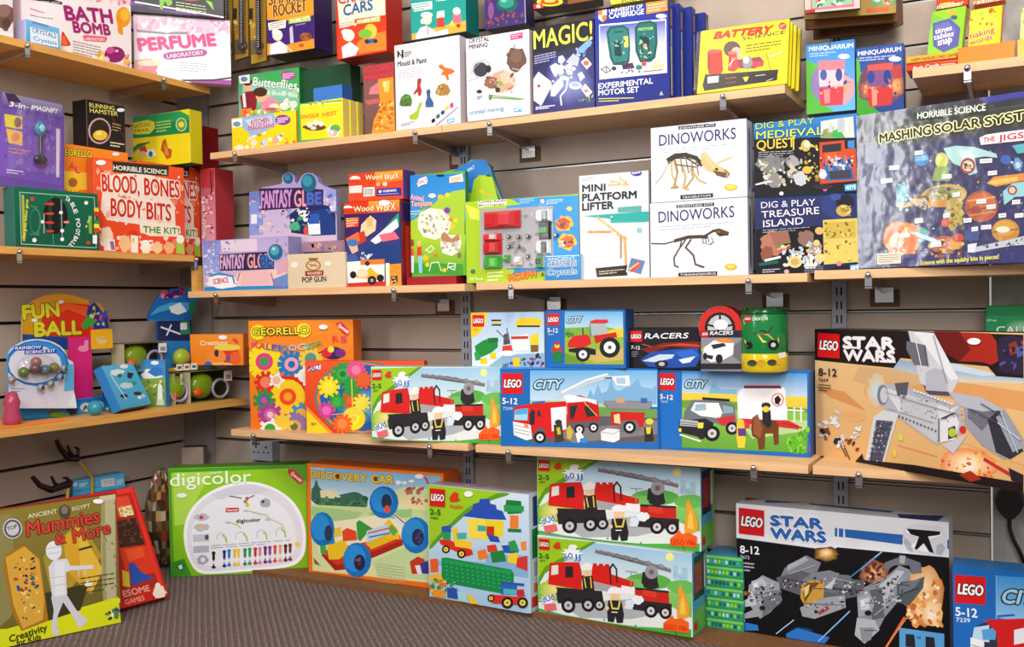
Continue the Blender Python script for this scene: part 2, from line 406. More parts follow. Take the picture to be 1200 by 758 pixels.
fl = struct(g.build('floor', M_CARPET)); fl['label'] = 'grey brown ribbed carpet floor'
M_PLINTH = material('brown_board', '7b5230', rough=.75, noise=.12, nscale=60)
fp = struct(Geo().box(.03, -.205, 0, 5, -.0, ZF, '7b5230').build('trim_1', M_PLINTH)); fp['label'] = 'thin brown board laid along the foot of the back wall'

def slatwall(name, axis, a0, a1, label):
    # grooves every 10 cm; each slat a piece of its own; a recessed metal-lined backing behind
    g = Geo()
    if axis == 'x': g.box(a0, .014, 0, a1, .05, 2.2, '3a312c')
    else: g.box(-.05, a0, 0, -.014, a1, 2.2, '3a312c')
    root = struct(g.build(name, M_DARK)); root['label'] = label
    gr = Geo(); gr.box(0, 0, .0045, a1-a0, .013, .0955, 'b6a596')
    sl = gr.build('slat', M_SLAT, root); rail = Geo()
    first = sl; k = 0
    zs = [-.026+.79-.1*j for j in range(8, -15, -1)]
    for z in zs:
        o = first if k == 0 else first.copy()
        if k: COL.objects.link(o); o.parent = root
        if axis == 'x': o.location = (a0, 0, z)
        else: o.matrix_world = Matrix.Translation((0, a1, z)) @ Matrix.Rotation(-math.pi/2, 4, 'Z') @ Matrix.Identity(4)
        if axis != 'x': o.matrix_world = Matrix(((0, -1, 0, 0), (1, 0, 0, a0), (0, 0, 1, z), (0, 0, 0, 1)))
        k += 1
    for z in zs:
        if axis == 'x': rail.box(a0, .0085, z-.0028, a1, .012, z+.0028, 'ccc')
    return root
import types
def _fix(): pass
wb = slatwall('wall_back', 'x', .055, 2.375, 'beige grooved slatwall panelling on the back wall')
wl = slatwall('wall_left', 'y', -3.2, -.085, 'beige grooved slatwall panelling on the left wall')
# metal liner strips seen in the grooves of the back wall
for i, j in enumerate(range(8, -15, -1)):
    z = .764-.1*j
    if i == 0: g = Geo(); g.box(0, .006, -.003, 2.32, .0135, .001, 'ccc'); r0 = g.build('groove_liner', material('dull_aluminium', '9a9896', rough=.32, metal=.9), wb); r0.location = (.055, 0, z)
    else: r = r0.copy(); COL.objects.link(r); r.parent = wb; r.location = (.055, 0, z)
g = Geo(); g.mesh([(-.05, -.085, 0), (.004, -.085, 0), (.012, -.06, 0), (.03, -.03, 0), (.055, -.006, 0), (.055, .05, 0), (-.05, .05, 0)]+[(-.05, -.085, 2.2), (.004, -.085, 2.2), (.012, -.06, 2.2), (.03, -.03, 2.2), (.055, -.006, 2.2), (.055, .05, 2.2), (-.05, .05, 2.2)],
   [(i, (i+1) % 7, 7+(i+1) % 7, 7+i) for i in range(7)]+[(13, 12, 11, 10, 9, 8, 7)][:1], '8f8580')
struct(g.build('trim_2', material('corner_post_paint', '8f8580', rough=.6, noise=.05)))['label'] = 'grey corner post between the two slatwalls'
g = Geo(); g.box(2.381, -.012, 0, 3.4, .05, 2.2, 'a9a6a4')
struct(g.build('wall_right', material('rough_render', 'a6a3a0', rough=.9, noise=.12, nscale=35, bump=.6, bscale=90)))['label'] = 'rough grey rendered wall beside the slatwall'

def upright(x):
    o = empty('slotted_upright', (x, 0, 0), '', 'upright')
    g = Geo(); g.box(-.016, -.013, .0, .016, -.0005, 2.2, 'a3a7b8'); g.build('channel', M_STEEL, o)
    s = Geo()
    z = .05
    while z < 1.5:
        for dx in (-.0065, .0035): s.box(dx, -.0136, z, dx+.0035, -.0129, z+.019, '20202c')
        z += .0327
    s.build('slots', M_DARK, o)['kind'] = 'stuff'
    return o
upright(1.04)['label'] = 'slotted pale steel upright between the mould box stack and the small building set'
upright(2.06)['label'] = 'slotted pale steel upright behind the large spaceship boxes at the end bay'

def shelf(name, x0, y0, x1, y1, ztop, label, wood, t=.0185):
    g = Geo(); g.box(0, 0, -t, x1-x0, y1-y0, 0, 'e2b585'); o = g.build(name, wood, None, Matrix.Translation((x0, y0, ztop)))
    bv = o.modifiers.new('b', 'BEVEL'); bv.width = .0025; bv.segments = 2
    tag(o, label, 'shelf'); return o
ST, SM, SL_ = .22, .25, .262
shelf('shelf_board', .278, -ST, 1.10, -.001, ZT, 'long beech shelf board under the yellow nest box and white craft boxes, left half', M_WOOD)
shelf('shelf_board', 1.102, -ST, 1.985, -.001, ZT, 'beech shelf board under the motor set books and yellow spiral book', M_WOOD)
shelf('shelf_board', 2.245, -ST, 3.2, -.001, ZT, 'beech shelf board carrying the orange trays of learning cards', M_WOOD)
shelf('shelf_board', .205, -SM, 1.18, -.001, ZM, 'beech shelf board under the globe display and wooden model boxes', M_WOOD)
shelf('shelf_board', 1.215, -SM, 2.035, -.001, ZM+.002, 'beech shelf board under the car window box and skeleton kits', M_WOOD)
shelf('shelf_board', 2.05, -SM, 3.2, -.001, ZM+.0065, 'beech shelf board under the huge solar system puzzle', M_WOOD)
shelf('shelf_board', .38, -SL_, 1.19, -.001, ZL+.001, 'beech shelf board under the two gear sets', M_WOOD)
shelf('shelf_board', 1.212, -SL_, 2.035, -.001, ZL, 'beech shelf board under the blue fire engine and horse trailer boxes', M_WOOD)
shelf('shelf_board', 2.045, -SL_, 2.62, -.001, ZL, 'beech shelf board under the tilted desert spaceship box', M_WOOD)
shelf('shelf_board', .001, -1.75, .22, -.158, LT, 'yellowish beech shelf board under the bath bomb and perfume kits', M_WOODY)
shelf('shelf_board', .001, -1.75, .235, -.25, LM, 'yellowish beech shelf board under the table football box', M_WOODY)
shelf('shelf_board', .001, -1.75, .25, -.055, LL, 'yellowish beech shelf board under the robot kits and egg packs', M_WOODY)
g = Geo(); g.box(0, 0, 0, .022, .11, .085, 'd7a564'); tag(g.build('wood_cleat', M_WOODY, None, Matrix.Translation((.215, -.245, LM-.115))), 'short upright wooden cleat at the inner corner under the left shelf', 'wood block')

def bracket(px, py, wall, s, zb, label, plate=False):
    """shelf bracket: arm under the board from the wall to a chrome clip at the front edge"""
    if wall == 'b': p = on_y(px, py, -s); o = empty('shelf_bracket', (p.x, 0, zb), label, 'bracket', 'chrome-clipped brackets carrying the shelves'); L = s
    else: p = on_x(px, py, s); o = empty('shelf_bracket', (0, p.y, zb), label, 'bracket', 'chrome-clipped brackets carrying the shelves', math.pi/2); L = s
    # local: wall at y=0, room towards -y  (rotated by +90 deg the room lies towards +x)
    g = Geo(); g.mesh([(-.004, 0, -.0005), (.004, 0, -.0005), (.004, -L, -.0005), (-.004, -L, -.0005), (-.004, 0, -.032), (.004, 0, -.032), (.004, -L, -.012), (-.004, -L, -.012)],
        [(0, 1, 2, 3), (7, 6, 5, 4), (0, 3, 7, 4), (1, 5, 6, 2), (3, 2, 6, 7), (0, 4, 5, 1)], '6f6c70'); g.build('arm', M_METAL, o)
    g = Geo(); g.box(-.007, -L-.006, -.019, .007, -L-.0008, .004, 'ccc'); g.box(-.007, -L-.006, -.022, .007, -L+.012, -.0175, 'ccc'); g.build('clip', M_METAL, o)
    g = Geo(); g.ball((0, -L-.008, .0065), .0068, 'bbb', 10); g.build('clip_screw', M_METAL, o)
    if plate:
        g = Geo(); g.box(-.032, -.003, -.062, .032, -.0003, -.022, '6e5138'); g.build('brown_patch', M_MATT, o)  # plain brown rectangle behind the wall plate
        g = Geo(); g.box(-.02, -.011, -.052, .02, -.0034, -.018, 'ddd'); g.build('wall_plate', M_METAL, o)
    return o
BT, BM, BL_ = ZT-.0185, ZM-.0185, ZL-.0185
for px, py, pl, lb in ((277, 183, 0, 'bracket clip at the corner end of the upper back shelf'), (488, 158, 1, 'bracket under the white mould and paint box'), (575, 146, 1, 'bracket with brown patch under the crystal mining box'), (848, 115, 0, 'bracket under the yellow spiral book')):
    bracket(px, py, 'b', ST, BT, lb, pl)
bracket(1134, 95, 'b', ST, BT, 'bracket under the orange card trays')
for px, py, pl, lb in ((255, 350, 0, 'bracket under the front globe box'), (463, 345, 1, 'bracket under the wooden model box'), (600, 338, 1, 'bracket with brown patch under the car window box'), (878, 331, 1, 'bracket with brown patch between skeleton and treasure kits')):
    bracket(px, py, 'b', SM, BM, lb, pl)
bracket(1018, 325, 'b', SM, BM+.0065, 'bracket with brown patch under the solar system puzzle', 1)
for px, py, lb in ((299, 510, 'bracket under the tall orange gear box'), (505, 522, 'bracket under the fire truck box on the lower shelf'), (597, 530, 'bracket under the blue fire engine box'), (884, 549, 'bracket under the horse trailer box'), (1007, 557, 'bracket under the desert spaceship box')):
    bracket(px, py, 'b', SL_, BL_, lb)
for px, py, s, zb, lb in ((30, 42, .22, LT-.0185, 'bracket under the small pale blue box on the upper left shelf'), (190, 96, .22, LT-.0185, 'bracket at the corner end of the upper left shelf'),
        (21, 298, .235, LM-.0185, 'bracket under the table football box'), (228, 306, .235, LM-.0185, 'bracket at the corner end of the middle left shelf')):
    bracket(px, py, 'l', s, zb, lb)
# ---------------------------------------------------------------- cartons: low back shelf
C = carton
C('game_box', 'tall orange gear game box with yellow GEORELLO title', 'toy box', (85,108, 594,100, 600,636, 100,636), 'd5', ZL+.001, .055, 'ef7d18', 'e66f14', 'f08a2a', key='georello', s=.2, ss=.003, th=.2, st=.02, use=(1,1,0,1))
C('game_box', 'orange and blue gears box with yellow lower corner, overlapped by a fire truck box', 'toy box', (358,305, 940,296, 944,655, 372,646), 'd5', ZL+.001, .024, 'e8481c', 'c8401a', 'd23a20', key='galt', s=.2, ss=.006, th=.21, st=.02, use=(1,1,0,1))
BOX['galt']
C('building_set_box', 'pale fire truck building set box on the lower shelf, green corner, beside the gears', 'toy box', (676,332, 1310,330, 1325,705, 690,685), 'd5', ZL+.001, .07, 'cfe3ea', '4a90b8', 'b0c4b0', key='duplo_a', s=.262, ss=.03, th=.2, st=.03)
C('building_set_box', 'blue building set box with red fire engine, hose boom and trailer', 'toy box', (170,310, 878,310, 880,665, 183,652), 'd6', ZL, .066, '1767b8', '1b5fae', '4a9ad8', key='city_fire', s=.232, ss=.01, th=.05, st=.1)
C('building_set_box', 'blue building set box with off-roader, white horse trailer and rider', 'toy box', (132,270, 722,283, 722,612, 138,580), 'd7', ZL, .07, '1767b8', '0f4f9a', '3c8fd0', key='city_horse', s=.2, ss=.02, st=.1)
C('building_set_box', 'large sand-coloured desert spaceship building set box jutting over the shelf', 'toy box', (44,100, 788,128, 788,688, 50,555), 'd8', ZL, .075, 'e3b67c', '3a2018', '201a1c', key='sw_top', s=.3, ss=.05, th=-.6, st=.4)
t = BOX['city_fire']['top']
C('building_set_box', 'small pale building set box with yellow corner, standing on the fire engine box', 'toy box', (42,60, 365,60, 375,306, 50,300), 'd6', t, .06, 'b8d0e6', '8fb0cc', 'd8e4ee', key='creator', s=.2, ss=.01)
C('building_set_box', 'small blue building set box with red tractor', 'toy box', (372,50, 730,48, 733,308, 380,306), 'd6', t, .06, '1767b8', '1a4f90', '3a3f4c', key='tractor', s=.2, ss=.01)
C('building_set_box', 'black building set box with low blue racing car', 'toy box', (20,112, 300,112, 300,270, 25,268), 'd7', BOX['city_fire']['top'], .06, '14131a', '14131a', '24222a', key='racers', s=.19, ss=.02)
t = BOX['city_horse']['top']
block('game_box', 'green board game box with white lettering behind the desert spaceship box', 'toy box', 2.372, -.07, ZL, .3, .045, .335, '0f8a48', '0c6a38', '1aa058', key='green_game')
# ---------------------------------------------------------------- floor
C('art_set_box', 'wide lime green art set box with a domed white pen tray picture', 'toy box', (74,133, 800,104, 808,668, 90,695), 'e1', 0.0005, .075, '8cc21c', '4a7a1c', '4f8a22', key='digicolor', s=.2, ss=.2, th=.55, st=.5)
C('construction_set_box', 'orange bordered box with blue wheeled model car', 'toy box', (40,95, 714,147, 650,705, 48,630), 'e2', ZF, .085, 'f0701c', 'e8651a', 'e87a28', key='discovery', s=.13, ss=.05, th=0, st=.15, use=(1,1,0,1))
C('building_set_box', 'white and green building brick box with blue roofed house', 'toy box', (42,105, 500,148, 490,680, 50,600), 'e3', ZF, .06, 'bcd6ea', 'b8cfe0', 'b9a8b0', key='bricks', s=.2, ss=.05, th=0, st=.15)
C('building_set_box', 'fire truck building set box on the floor, bottom of the stack of two', 'toy box', (30,345, 608,405, 610,728, 34,622), 'e4', ZF, .105, 'cfe3ea', '5aa0c8', 'a8bca8', key='duplo_b', s=.19, ss=.05, th=0, st=.15)
C('building_set_box', 'fire truck building set box on the floor, on top of the stack of two', 'toy box', (30,55, 645,82, 636,408, 30,330), 'e4', BOX['duplo_b']['top']+.0005, .105, 'cfe3ea', '5aa0c8', 'a8bca8', key='duplo_c', s=.21, ss=.02, th=0, st=.15)
C('building_set_box', 'white and black starfighter building set box on the floor, blue lettered title', 'toy box', (40,100, 898,178, 900,790, 52,612), 'e5', ZF, .07, '121216', 'd8dce6', 'e4e6ee', key='sw_low', s=.15, ss=.05, th=-.15, st=.2, use=(1,1,0,1))
C('building_set_box', 'blue building set box at the bottom corner, below the black plug', 'toy box', (908,355, 1700,420, 1700,900, 920,780), 'e5', ZF, .07, '1767b8', '0f4f9a', '2a7cc4', key='city_low', s=.3, ss=.1, th=-.15, st=.2)
C('craft_kit_box', 'olive mummy craft kit box leaning at the floor corner', 'toy box', (-20,255, 428,182, 455,668, -10,765), 'c4', 0.0005, .03, '75692a', '5a5020', 'a8301c', key='mummies', wall='l', s=.35, ss=.2, th=-.35, st=.5, lean=.12, sl=.15)
C('craft_kit_box', 'red history kit box leaning behind the mummy craft kit', 'toy box', (40,240, 497,160, 632,570, 200,690), 'c4', 0.0005, .03, 'd8281c', 'b81c14', 'd8281c', key='redkit', wall='l', s=.34, ss=.006, th=-.16, st=.05, lean=.3, sl=.1, use=(.2,1,1,0))
# ---------------------------------------------------------------- middle back shelf
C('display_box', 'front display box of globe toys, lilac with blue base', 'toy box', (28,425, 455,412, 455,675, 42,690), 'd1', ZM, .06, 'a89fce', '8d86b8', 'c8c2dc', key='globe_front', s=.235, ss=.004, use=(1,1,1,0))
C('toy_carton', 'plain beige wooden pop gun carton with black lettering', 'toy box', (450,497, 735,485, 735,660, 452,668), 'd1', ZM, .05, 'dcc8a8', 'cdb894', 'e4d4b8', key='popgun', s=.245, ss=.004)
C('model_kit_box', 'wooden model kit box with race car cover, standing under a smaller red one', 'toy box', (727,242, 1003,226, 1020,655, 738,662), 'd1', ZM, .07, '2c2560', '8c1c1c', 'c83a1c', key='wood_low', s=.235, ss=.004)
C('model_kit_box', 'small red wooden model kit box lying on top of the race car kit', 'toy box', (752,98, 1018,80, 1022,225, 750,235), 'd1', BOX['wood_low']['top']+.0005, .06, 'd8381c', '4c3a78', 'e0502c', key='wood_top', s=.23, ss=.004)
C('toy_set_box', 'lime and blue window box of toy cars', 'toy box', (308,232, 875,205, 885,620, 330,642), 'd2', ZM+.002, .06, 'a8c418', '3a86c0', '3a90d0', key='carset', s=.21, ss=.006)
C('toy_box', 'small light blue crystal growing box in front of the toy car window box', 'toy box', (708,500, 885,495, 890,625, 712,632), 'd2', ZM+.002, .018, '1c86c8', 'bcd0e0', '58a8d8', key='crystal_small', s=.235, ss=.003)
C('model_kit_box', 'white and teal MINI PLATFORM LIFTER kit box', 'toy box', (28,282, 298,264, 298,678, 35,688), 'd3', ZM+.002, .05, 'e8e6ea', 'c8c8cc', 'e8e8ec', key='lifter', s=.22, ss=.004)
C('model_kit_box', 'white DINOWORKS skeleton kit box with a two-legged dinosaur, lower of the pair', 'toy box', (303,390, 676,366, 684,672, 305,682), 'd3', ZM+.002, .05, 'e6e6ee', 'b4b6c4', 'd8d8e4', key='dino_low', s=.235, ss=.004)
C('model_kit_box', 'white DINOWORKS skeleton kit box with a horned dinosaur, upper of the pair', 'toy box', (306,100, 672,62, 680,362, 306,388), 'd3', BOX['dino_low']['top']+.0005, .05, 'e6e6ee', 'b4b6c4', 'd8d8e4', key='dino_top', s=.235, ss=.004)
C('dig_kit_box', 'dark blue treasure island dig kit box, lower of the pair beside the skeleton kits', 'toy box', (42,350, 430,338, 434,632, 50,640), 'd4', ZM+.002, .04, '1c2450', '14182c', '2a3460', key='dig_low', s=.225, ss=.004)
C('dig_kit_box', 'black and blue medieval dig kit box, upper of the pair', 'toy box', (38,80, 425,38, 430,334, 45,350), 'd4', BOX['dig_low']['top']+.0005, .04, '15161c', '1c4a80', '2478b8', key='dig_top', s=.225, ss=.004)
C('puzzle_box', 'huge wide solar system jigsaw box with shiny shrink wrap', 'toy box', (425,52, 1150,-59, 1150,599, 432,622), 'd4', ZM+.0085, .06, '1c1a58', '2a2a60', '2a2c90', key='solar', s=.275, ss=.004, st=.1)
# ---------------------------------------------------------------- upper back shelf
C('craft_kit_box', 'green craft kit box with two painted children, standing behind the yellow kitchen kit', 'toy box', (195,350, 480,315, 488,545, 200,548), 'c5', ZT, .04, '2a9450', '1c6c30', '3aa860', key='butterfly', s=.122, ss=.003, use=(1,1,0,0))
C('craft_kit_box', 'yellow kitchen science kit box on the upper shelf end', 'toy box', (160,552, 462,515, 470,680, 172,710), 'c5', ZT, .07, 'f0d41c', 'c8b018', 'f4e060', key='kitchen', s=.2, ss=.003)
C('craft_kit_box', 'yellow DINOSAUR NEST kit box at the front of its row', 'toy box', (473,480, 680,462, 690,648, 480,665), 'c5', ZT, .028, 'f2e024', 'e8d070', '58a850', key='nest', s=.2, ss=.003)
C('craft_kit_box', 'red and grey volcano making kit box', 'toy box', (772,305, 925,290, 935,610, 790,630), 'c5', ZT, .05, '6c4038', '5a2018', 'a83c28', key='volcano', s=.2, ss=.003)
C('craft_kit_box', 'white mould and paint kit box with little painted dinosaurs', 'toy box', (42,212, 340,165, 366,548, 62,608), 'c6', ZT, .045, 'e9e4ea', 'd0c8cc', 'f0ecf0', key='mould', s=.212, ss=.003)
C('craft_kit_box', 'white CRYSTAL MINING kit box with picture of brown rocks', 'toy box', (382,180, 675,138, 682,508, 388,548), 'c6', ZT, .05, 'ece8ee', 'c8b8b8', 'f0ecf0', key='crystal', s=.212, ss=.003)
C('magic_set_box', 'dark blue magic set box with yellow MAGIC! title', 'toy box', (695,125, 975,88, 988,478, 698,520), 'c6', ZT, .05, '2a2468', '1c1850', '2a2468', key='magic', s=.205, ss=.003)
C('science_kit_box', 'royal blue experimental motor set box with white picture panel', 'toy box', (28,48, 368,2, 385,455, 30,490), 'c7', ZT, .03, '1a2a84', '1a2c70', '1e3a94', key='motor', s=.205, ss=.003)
# ---------------------------------------------------------------- left wall
C('science_kit_box', 'orange BLOOD BONES and BODY BITS kit box on the middle left shelf', 'toy box', (432,58, 858,105, 866,512, 448,497), 'c2', LM, .034, 'ea4a20', 'd0502c', 'f07030', key='blood', wall='l', s=.21, ss=.006, st=.1)
C('table_game_box', 'dark green table football game box with silver pitch markings', 'toy box', (62,195, 455,225, 468,492, 72,475), 'c2', LM, .05, '0c5a3c', '1c6a60', '2a8a78', key='football', wall='l', s=.222, ss=.004, st=.1)
def hang_z(q8, crop, s, wall='b'):
    ox, oy, sc = CROPS[crop]; p = (on_y if wall == 'b' else on_x)(ox+q8[6]/sc, oy+q8[7]/sc, -s if wall == 'b' else s); return p.z
def hook(parent, x, z, L, name='display_hook'):
    """wire display hook of the slatwall that carries a hanging pack"""
    o = Geo().tube([(x, -.001, z), (x, -L, z), (x, -L-.008, z+.008)], .0022, 'ccc').box(x-.012, -.0045, z-.012, x+.012, -.0005, z+.012, 'ccc').build(name, M_METAL)
    return o
def hung(label, q8, crop, s, depth, *cols, key, name='toy_carton', cat='toy box', **kw):
    z = hang_z(q8, crop, s); r = C(name, label, cat, q8, crop, z, depth, *cols, key=key, s=s, ss=.003, **kw)
    p = r['mw'] @ Vector((r['w']/2, depth, r['h'])); 
    tag(hook(None, p.x, min(p.z, 1.66)-.012, s-depth*.1), 'wire display hook carrying the '+label.split(',')[0][:60], 'hook')
    return r
hung('purple rocket science box', (326,-130, 545,-170, 554,235, 330,262), 'c5', .17, .085, '3a1c68', '2c1550', '1c1420', key='rocket')
hung('red toy crane cars science box', (640,-130, 880,-175, 890,232, 665,280), 'c5', .17, .08, 'd8301c', 'b82818', 'a02818', key='cars')
hung('teal science box with cartoon scientist', (112,-160, 372,-190, 392,145, 132,188), 'c6', .17, .07, '18988c', '107068', '105c58', key='teal')
hung('dark blue putty blister box between teal box and yellow pack', (470,-160, 660,-180, 665,110, 470,140), 'c6', .12, .05, '2c2c78', '1c1c50', '1c1c40', key='putty')
hung('black and red pack with yellow disc', (690,-120, 985,-140, 990,15, 700,45), 'c6', .14, .06, '241c1c', '181414', '181414', key='disc')
hung('yellow and purple bagged toy pack above the motor set', (95,-120, 400,-140, 400,8, 100,22), 'c7', .1, .04, 'd8c420', '584878', 'a89c20', key='bagged')
hung('pale blue glass aquarium science box', (15,208, 243,185, 252,520, 24,535), 'c8', .15, .04, '4a8cc8', '2c60a0', '3c78b8', key='aqua_a', name='science_kit_box')
hung('dark blue glass aquarium science box', (250,225, 470,202, 480,522, 258,540), 'c8', .15, .04, '2c4c98', '1c2c60', '203c88', key='aqua_b', name='science_kit_box')
# rows behind
def clones(key, offs, labels, group):
    b = BOX[key]
    b['o']['group'] = group
    for d, l in zip(offs, labels):
        copy_tree(b['o'], Matrix.Translation(d) @ b['mw'], l, group)
# second rank / upper left
C('science_kit_box', 'thin black kaleidoscope kit', 'toy box', (0,0,1,0,1,1,0,1), 'px', ZT, .01, '000', key='_') if False else None
C('craft_kit_box', 'small blue and white crystal craft box lying on the nest kits', 'toy box', (545,408, 680,398, 690,460, 548,470), 'c5', BOX['nest']['top']+.0005, .05, '3c78c8', '2c58a0', '5c94d8', key='small_blue', s=.165, ss=.003, use=(1,1,0,0))
C('craft_kit_box', 'dark green science box standing behind the small blue box', 'toy box', (490,320, 720,300, 722,640, 495,660), 'c5', ZT, .05, '12482c', '0c3420', '185838', key='dark_green', s=.095, ss=.003)
for k, dx in enumerate((.032, .064)):
    C('craft_kit_box', ['yellow DINOSAUR NEST kit box second in its row', 'yellow DINOSAUR NEST kit box last in its row'][k], 'toy box', (473,480, 680,462, 690,648, 480,665), 'c5', ZT, .028, 'f2e024', 'e8d070', '58a850', key='nest%d' % k, s=.2, ss=.003)
    r = BOX['nest%d' % k]; r['mw'] = Matrix.Translation((dx*.05, dx, 0)) @ r['mw']; r['o'].matrix_world = r['mw']
for k, (dx, dy, sc_) in enumerate(((.012, .04, 1), (.03, .079, 1), (.05, .118, .97))):
    C('science_kit_box', ['blue motor set box second in its row', 'blue motor set box third in its row', 'blue motor set box at the back of its row'][k], 'toy box', (28,48, 368,2, 385,455, 30,490), 'c7', ZT, .03, '1a2a84', '1a2c70', '1e3a94', key='motor%d' % k, s=.205, ss=.003)
    r = BOX['motor%d' % k]; r['mw'] = Matrix.Translation((dx, dy, 0)) @ r['mw'] @ Matrix.Scale(sc_, 4, (0, 0, 1)); r['o'].matrix_world = r['mw']
# spiral-bound battery book + copies
C('activity_book', 'yellow spiral-bound battery science book at the front of its row, black drawer below', 'book', (535,135, 950,97, 920,408, 492,440), 'c7', ZT, .012, 'ecd81c', 'c8b81c', 'ecd81c', key='battery', s=.222, ss=.003, lean=.13, sl=.03, st=.03)
for k in range(3):
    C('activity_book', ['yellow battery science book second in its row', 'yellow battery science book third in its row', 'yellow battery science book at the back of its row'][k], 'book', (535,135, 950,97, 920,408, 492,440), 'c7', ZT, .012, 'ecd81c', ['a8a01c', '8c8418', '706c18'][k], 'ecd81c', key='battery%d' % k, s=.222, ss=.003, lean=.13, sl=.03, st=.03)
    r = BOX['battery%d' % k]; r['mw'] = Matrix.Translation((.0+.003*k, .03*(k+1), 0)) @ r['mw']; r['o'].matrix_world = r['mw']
# ---------------------------------------------------------------- right top shelf
C('card_game_box', 'flat red flash card box under a yellow one', 'toy box', (485,292, 724,280, 728,322, 490,345), 'c8', ZT, .08, 'd0301c', 'b82818', 'e04c24', key='red_flat', s=.213, ss=.003)
C('card_game_box', 'flat yellow card game box on top of the red one', 'toy box', (487,268, 722,238, 724,280, 485,292), 'c8', BOX['red_flat']['top']+.0003, .08, 'f0a81c', 'd89018', 'f0b83c', key='yellow_flat', s=.211, ss=.003)
for i, (q, l, c, cs) in enumerate((((615,60, 770,20, 740,235, 575,262), 'slim TIMES TABLES SNAP card pack with purple blot', '8cc42c', '9cac2c'),
        ((790,50, 940,20, 910,205, 755,225), 'slim MAKING WORDS card pack, red and yellow', 'e8c41c', 'd85c1c'),
        ((1030,40, 1175,10, 1145,190, 1000,215), 'slim pale yellow card pack beside the making words pack', 'e8dc6c', 'c8bc5c'))):
    C('card_pack', l, 'card game', q, 'c8', ZT+(.03 if i == 0 else .0035), .018, c, cs, c, key='pack%d' % i, s=[.15, .15, .1][i], ss=.003, lean=.3, sl=.03, st=.05)
for i, (q, l, c) in enumerate((((640,-70, 790,-100, 770,40, 620,62), 'slim NUMBER card pack standing above the times tables pack', 'c8401c'),
        ((815,-80, 960,-100, 945,25, 795,50), 'slim red and yellow card pack standing above the making words pack', 'e86c1c'))):
    C('card_pack', l, 'card game', q, 'c8', 1.41, .018, c, c, c, key='packu%d' % i, s=.1, ss=.003, lean=.3, sl=.03, st=.05)
def card_tray(x0, x1, y0, h, label, col, inner):
    g = Geo(); w_ = x1-x0; d = .085; k = .0015
    g.box(0, 0, 0, w_, k, h, col); g.box(0, d-k, 0, w_, d, h*1.6, col); g.box(0, k, 0, k, d-k, h, col); g.box(w_-k, k, 0, w_, d-k, h, col); g.box(k, k, 0, w_-k, d-k, k, inner)
    g.box(.004, k, h*.45, w_-.004, k+.0006, h*.47, inner)
    tag(g.build('card_tray', M_CARD, None, Matrix.Translation((x0, y0, ZT))), label, 'tray')
card_tray(2.329, 2.432, -.205, .035, 'orange card tray holding the making words packs', 'f0821c', 'c8601c')
card_tray(2.437, 2.54, -.205, .035, 'yellow card tray at the frame edge beside the orange tray', 'f0b848', 'd89838')
# ---------------------------------------------------------------- upper left shelf
C('science_kit_box', 'white BATH BOMB kit box with purple lettering', 'toy box', (100,-180, 618,-10, 615,318, 100,190), 'c1', LT, .05, 'ede4e6', 'd0b8c4', 'e8b0c0', key='bath', wall='l', s=.168, ss=.003, st=.01)
C('toy_carton', 'small pale blue crystal craft box in front of the bath bomb kit', 'toy box', (120,85, 278,135, 278,235, 122,200), 'c1', LT, .04, '5aa8d8', 'b8b4dc', '88c0e4', key='pale_blue', wall='l', s=.213, ss=.003, st=.1)
C('science_kit_box', 'white kit box with brown rock picture cut by the frame edge', 'toy box', (-300,-260, 62,-140, 62,168, -300,75), 'c1', LT, .04, 'e0d8dc', 'c8c0c4', 'e0d8dc', key='rock_box', wall='l', s=.2, ss=.004, st=.05)
C('science_kit_box', 'pink and white PERFUME LABORATORY kit box in the corner, purple base', 'toy box', (157,18, 269,22, 271.5,102, 156,90), 'px', LT, .045, 'e6dce6', 'a83c9c', 'e8a8c8', key='perfume', wall='l', s=.12, ss=.05, th=-.7, st=.4)
C('science_kit_box', 'black glow science kit box with purple edge lying above the perfume kit', 'toy box', (150,-40, 262,-30, 262,21, 150,14), 'px', BOX['perfume']['top']+.0005, .045, '18161c', '6c2c8c', '18161c', key='glow', wall='l', s=.12, ss=.05, th=-.7, st=.4)
# ---------------------------------------------------------------- middle left shelf
C('game_box', 'orange gear game box standing behind the BLOOD BONES box', 'toy box', (290,-10, 600,36, 605,480, 296,465), 'c2', LM, .05, 'f08020', 'd86c18', 'f0902c', key='georello_left', wall='l', s=.14, ss=.004, st=.1)
C('science_kit_box', 'black hamster science box standing on an orange box', 'toy box', (405,462, 585,498, 590,700, 408,672), 'c1', BOX['georello_left']['top']+.0005, .06, '1c1618', '14100f', '2a2224', key='hamster', wall='l', s=.13, ss=.006, st=.1)
C('science_kit_box', 'second BLOOD BONES kit box half hidden behind the first', 'toy box', (642,75, 932,108, 940,518, 650,500), 'c2', LM, .045, 'e04820', 'c84020', 'f07030', key='blood_back', wall='l', s=.155, ss=.004, st=.08)
C('craft_kit_box', 'hidden carton under the worm kit', 'toy box', (600,100, 880,95, 885,500, 605,500), 'c2', LM, .05, 'c8a838', key='_under', s=.31, ss=.004) if False else None
C('science_kit_box', 'green and yellow garden science kit box above the BLOOD BONES boxes', 'toy box', (600,548, 886,512, 890,772, 604,800), 'c1', BOX['blood_back']['top']+.0005, .05, 'f0d41c', 'c8b81c', '1c7c40', key='worm', s=.27, ss=.004)
C('book', 'pink and red book standing upright in the corner beside the BLOOD BONES boxes', 'book', (935,108, 1003,112, 1006,440, 940,520), 'c2', ZM, .08, 'c85c64', 'a83038', 'c84848', key='spine_box', s=.165, ss=.004, use=(1,1,1,0))
C('book', 'dark red book with white spine lettering high in the corner', 'book', (893,590, 943,588, 945,775, 896,778), 'c1', BOX['spine_box']['top']+.0005, .07, '7c1418', '6c1014', '7c1418', key='red_book', s=.16, ss=.004)
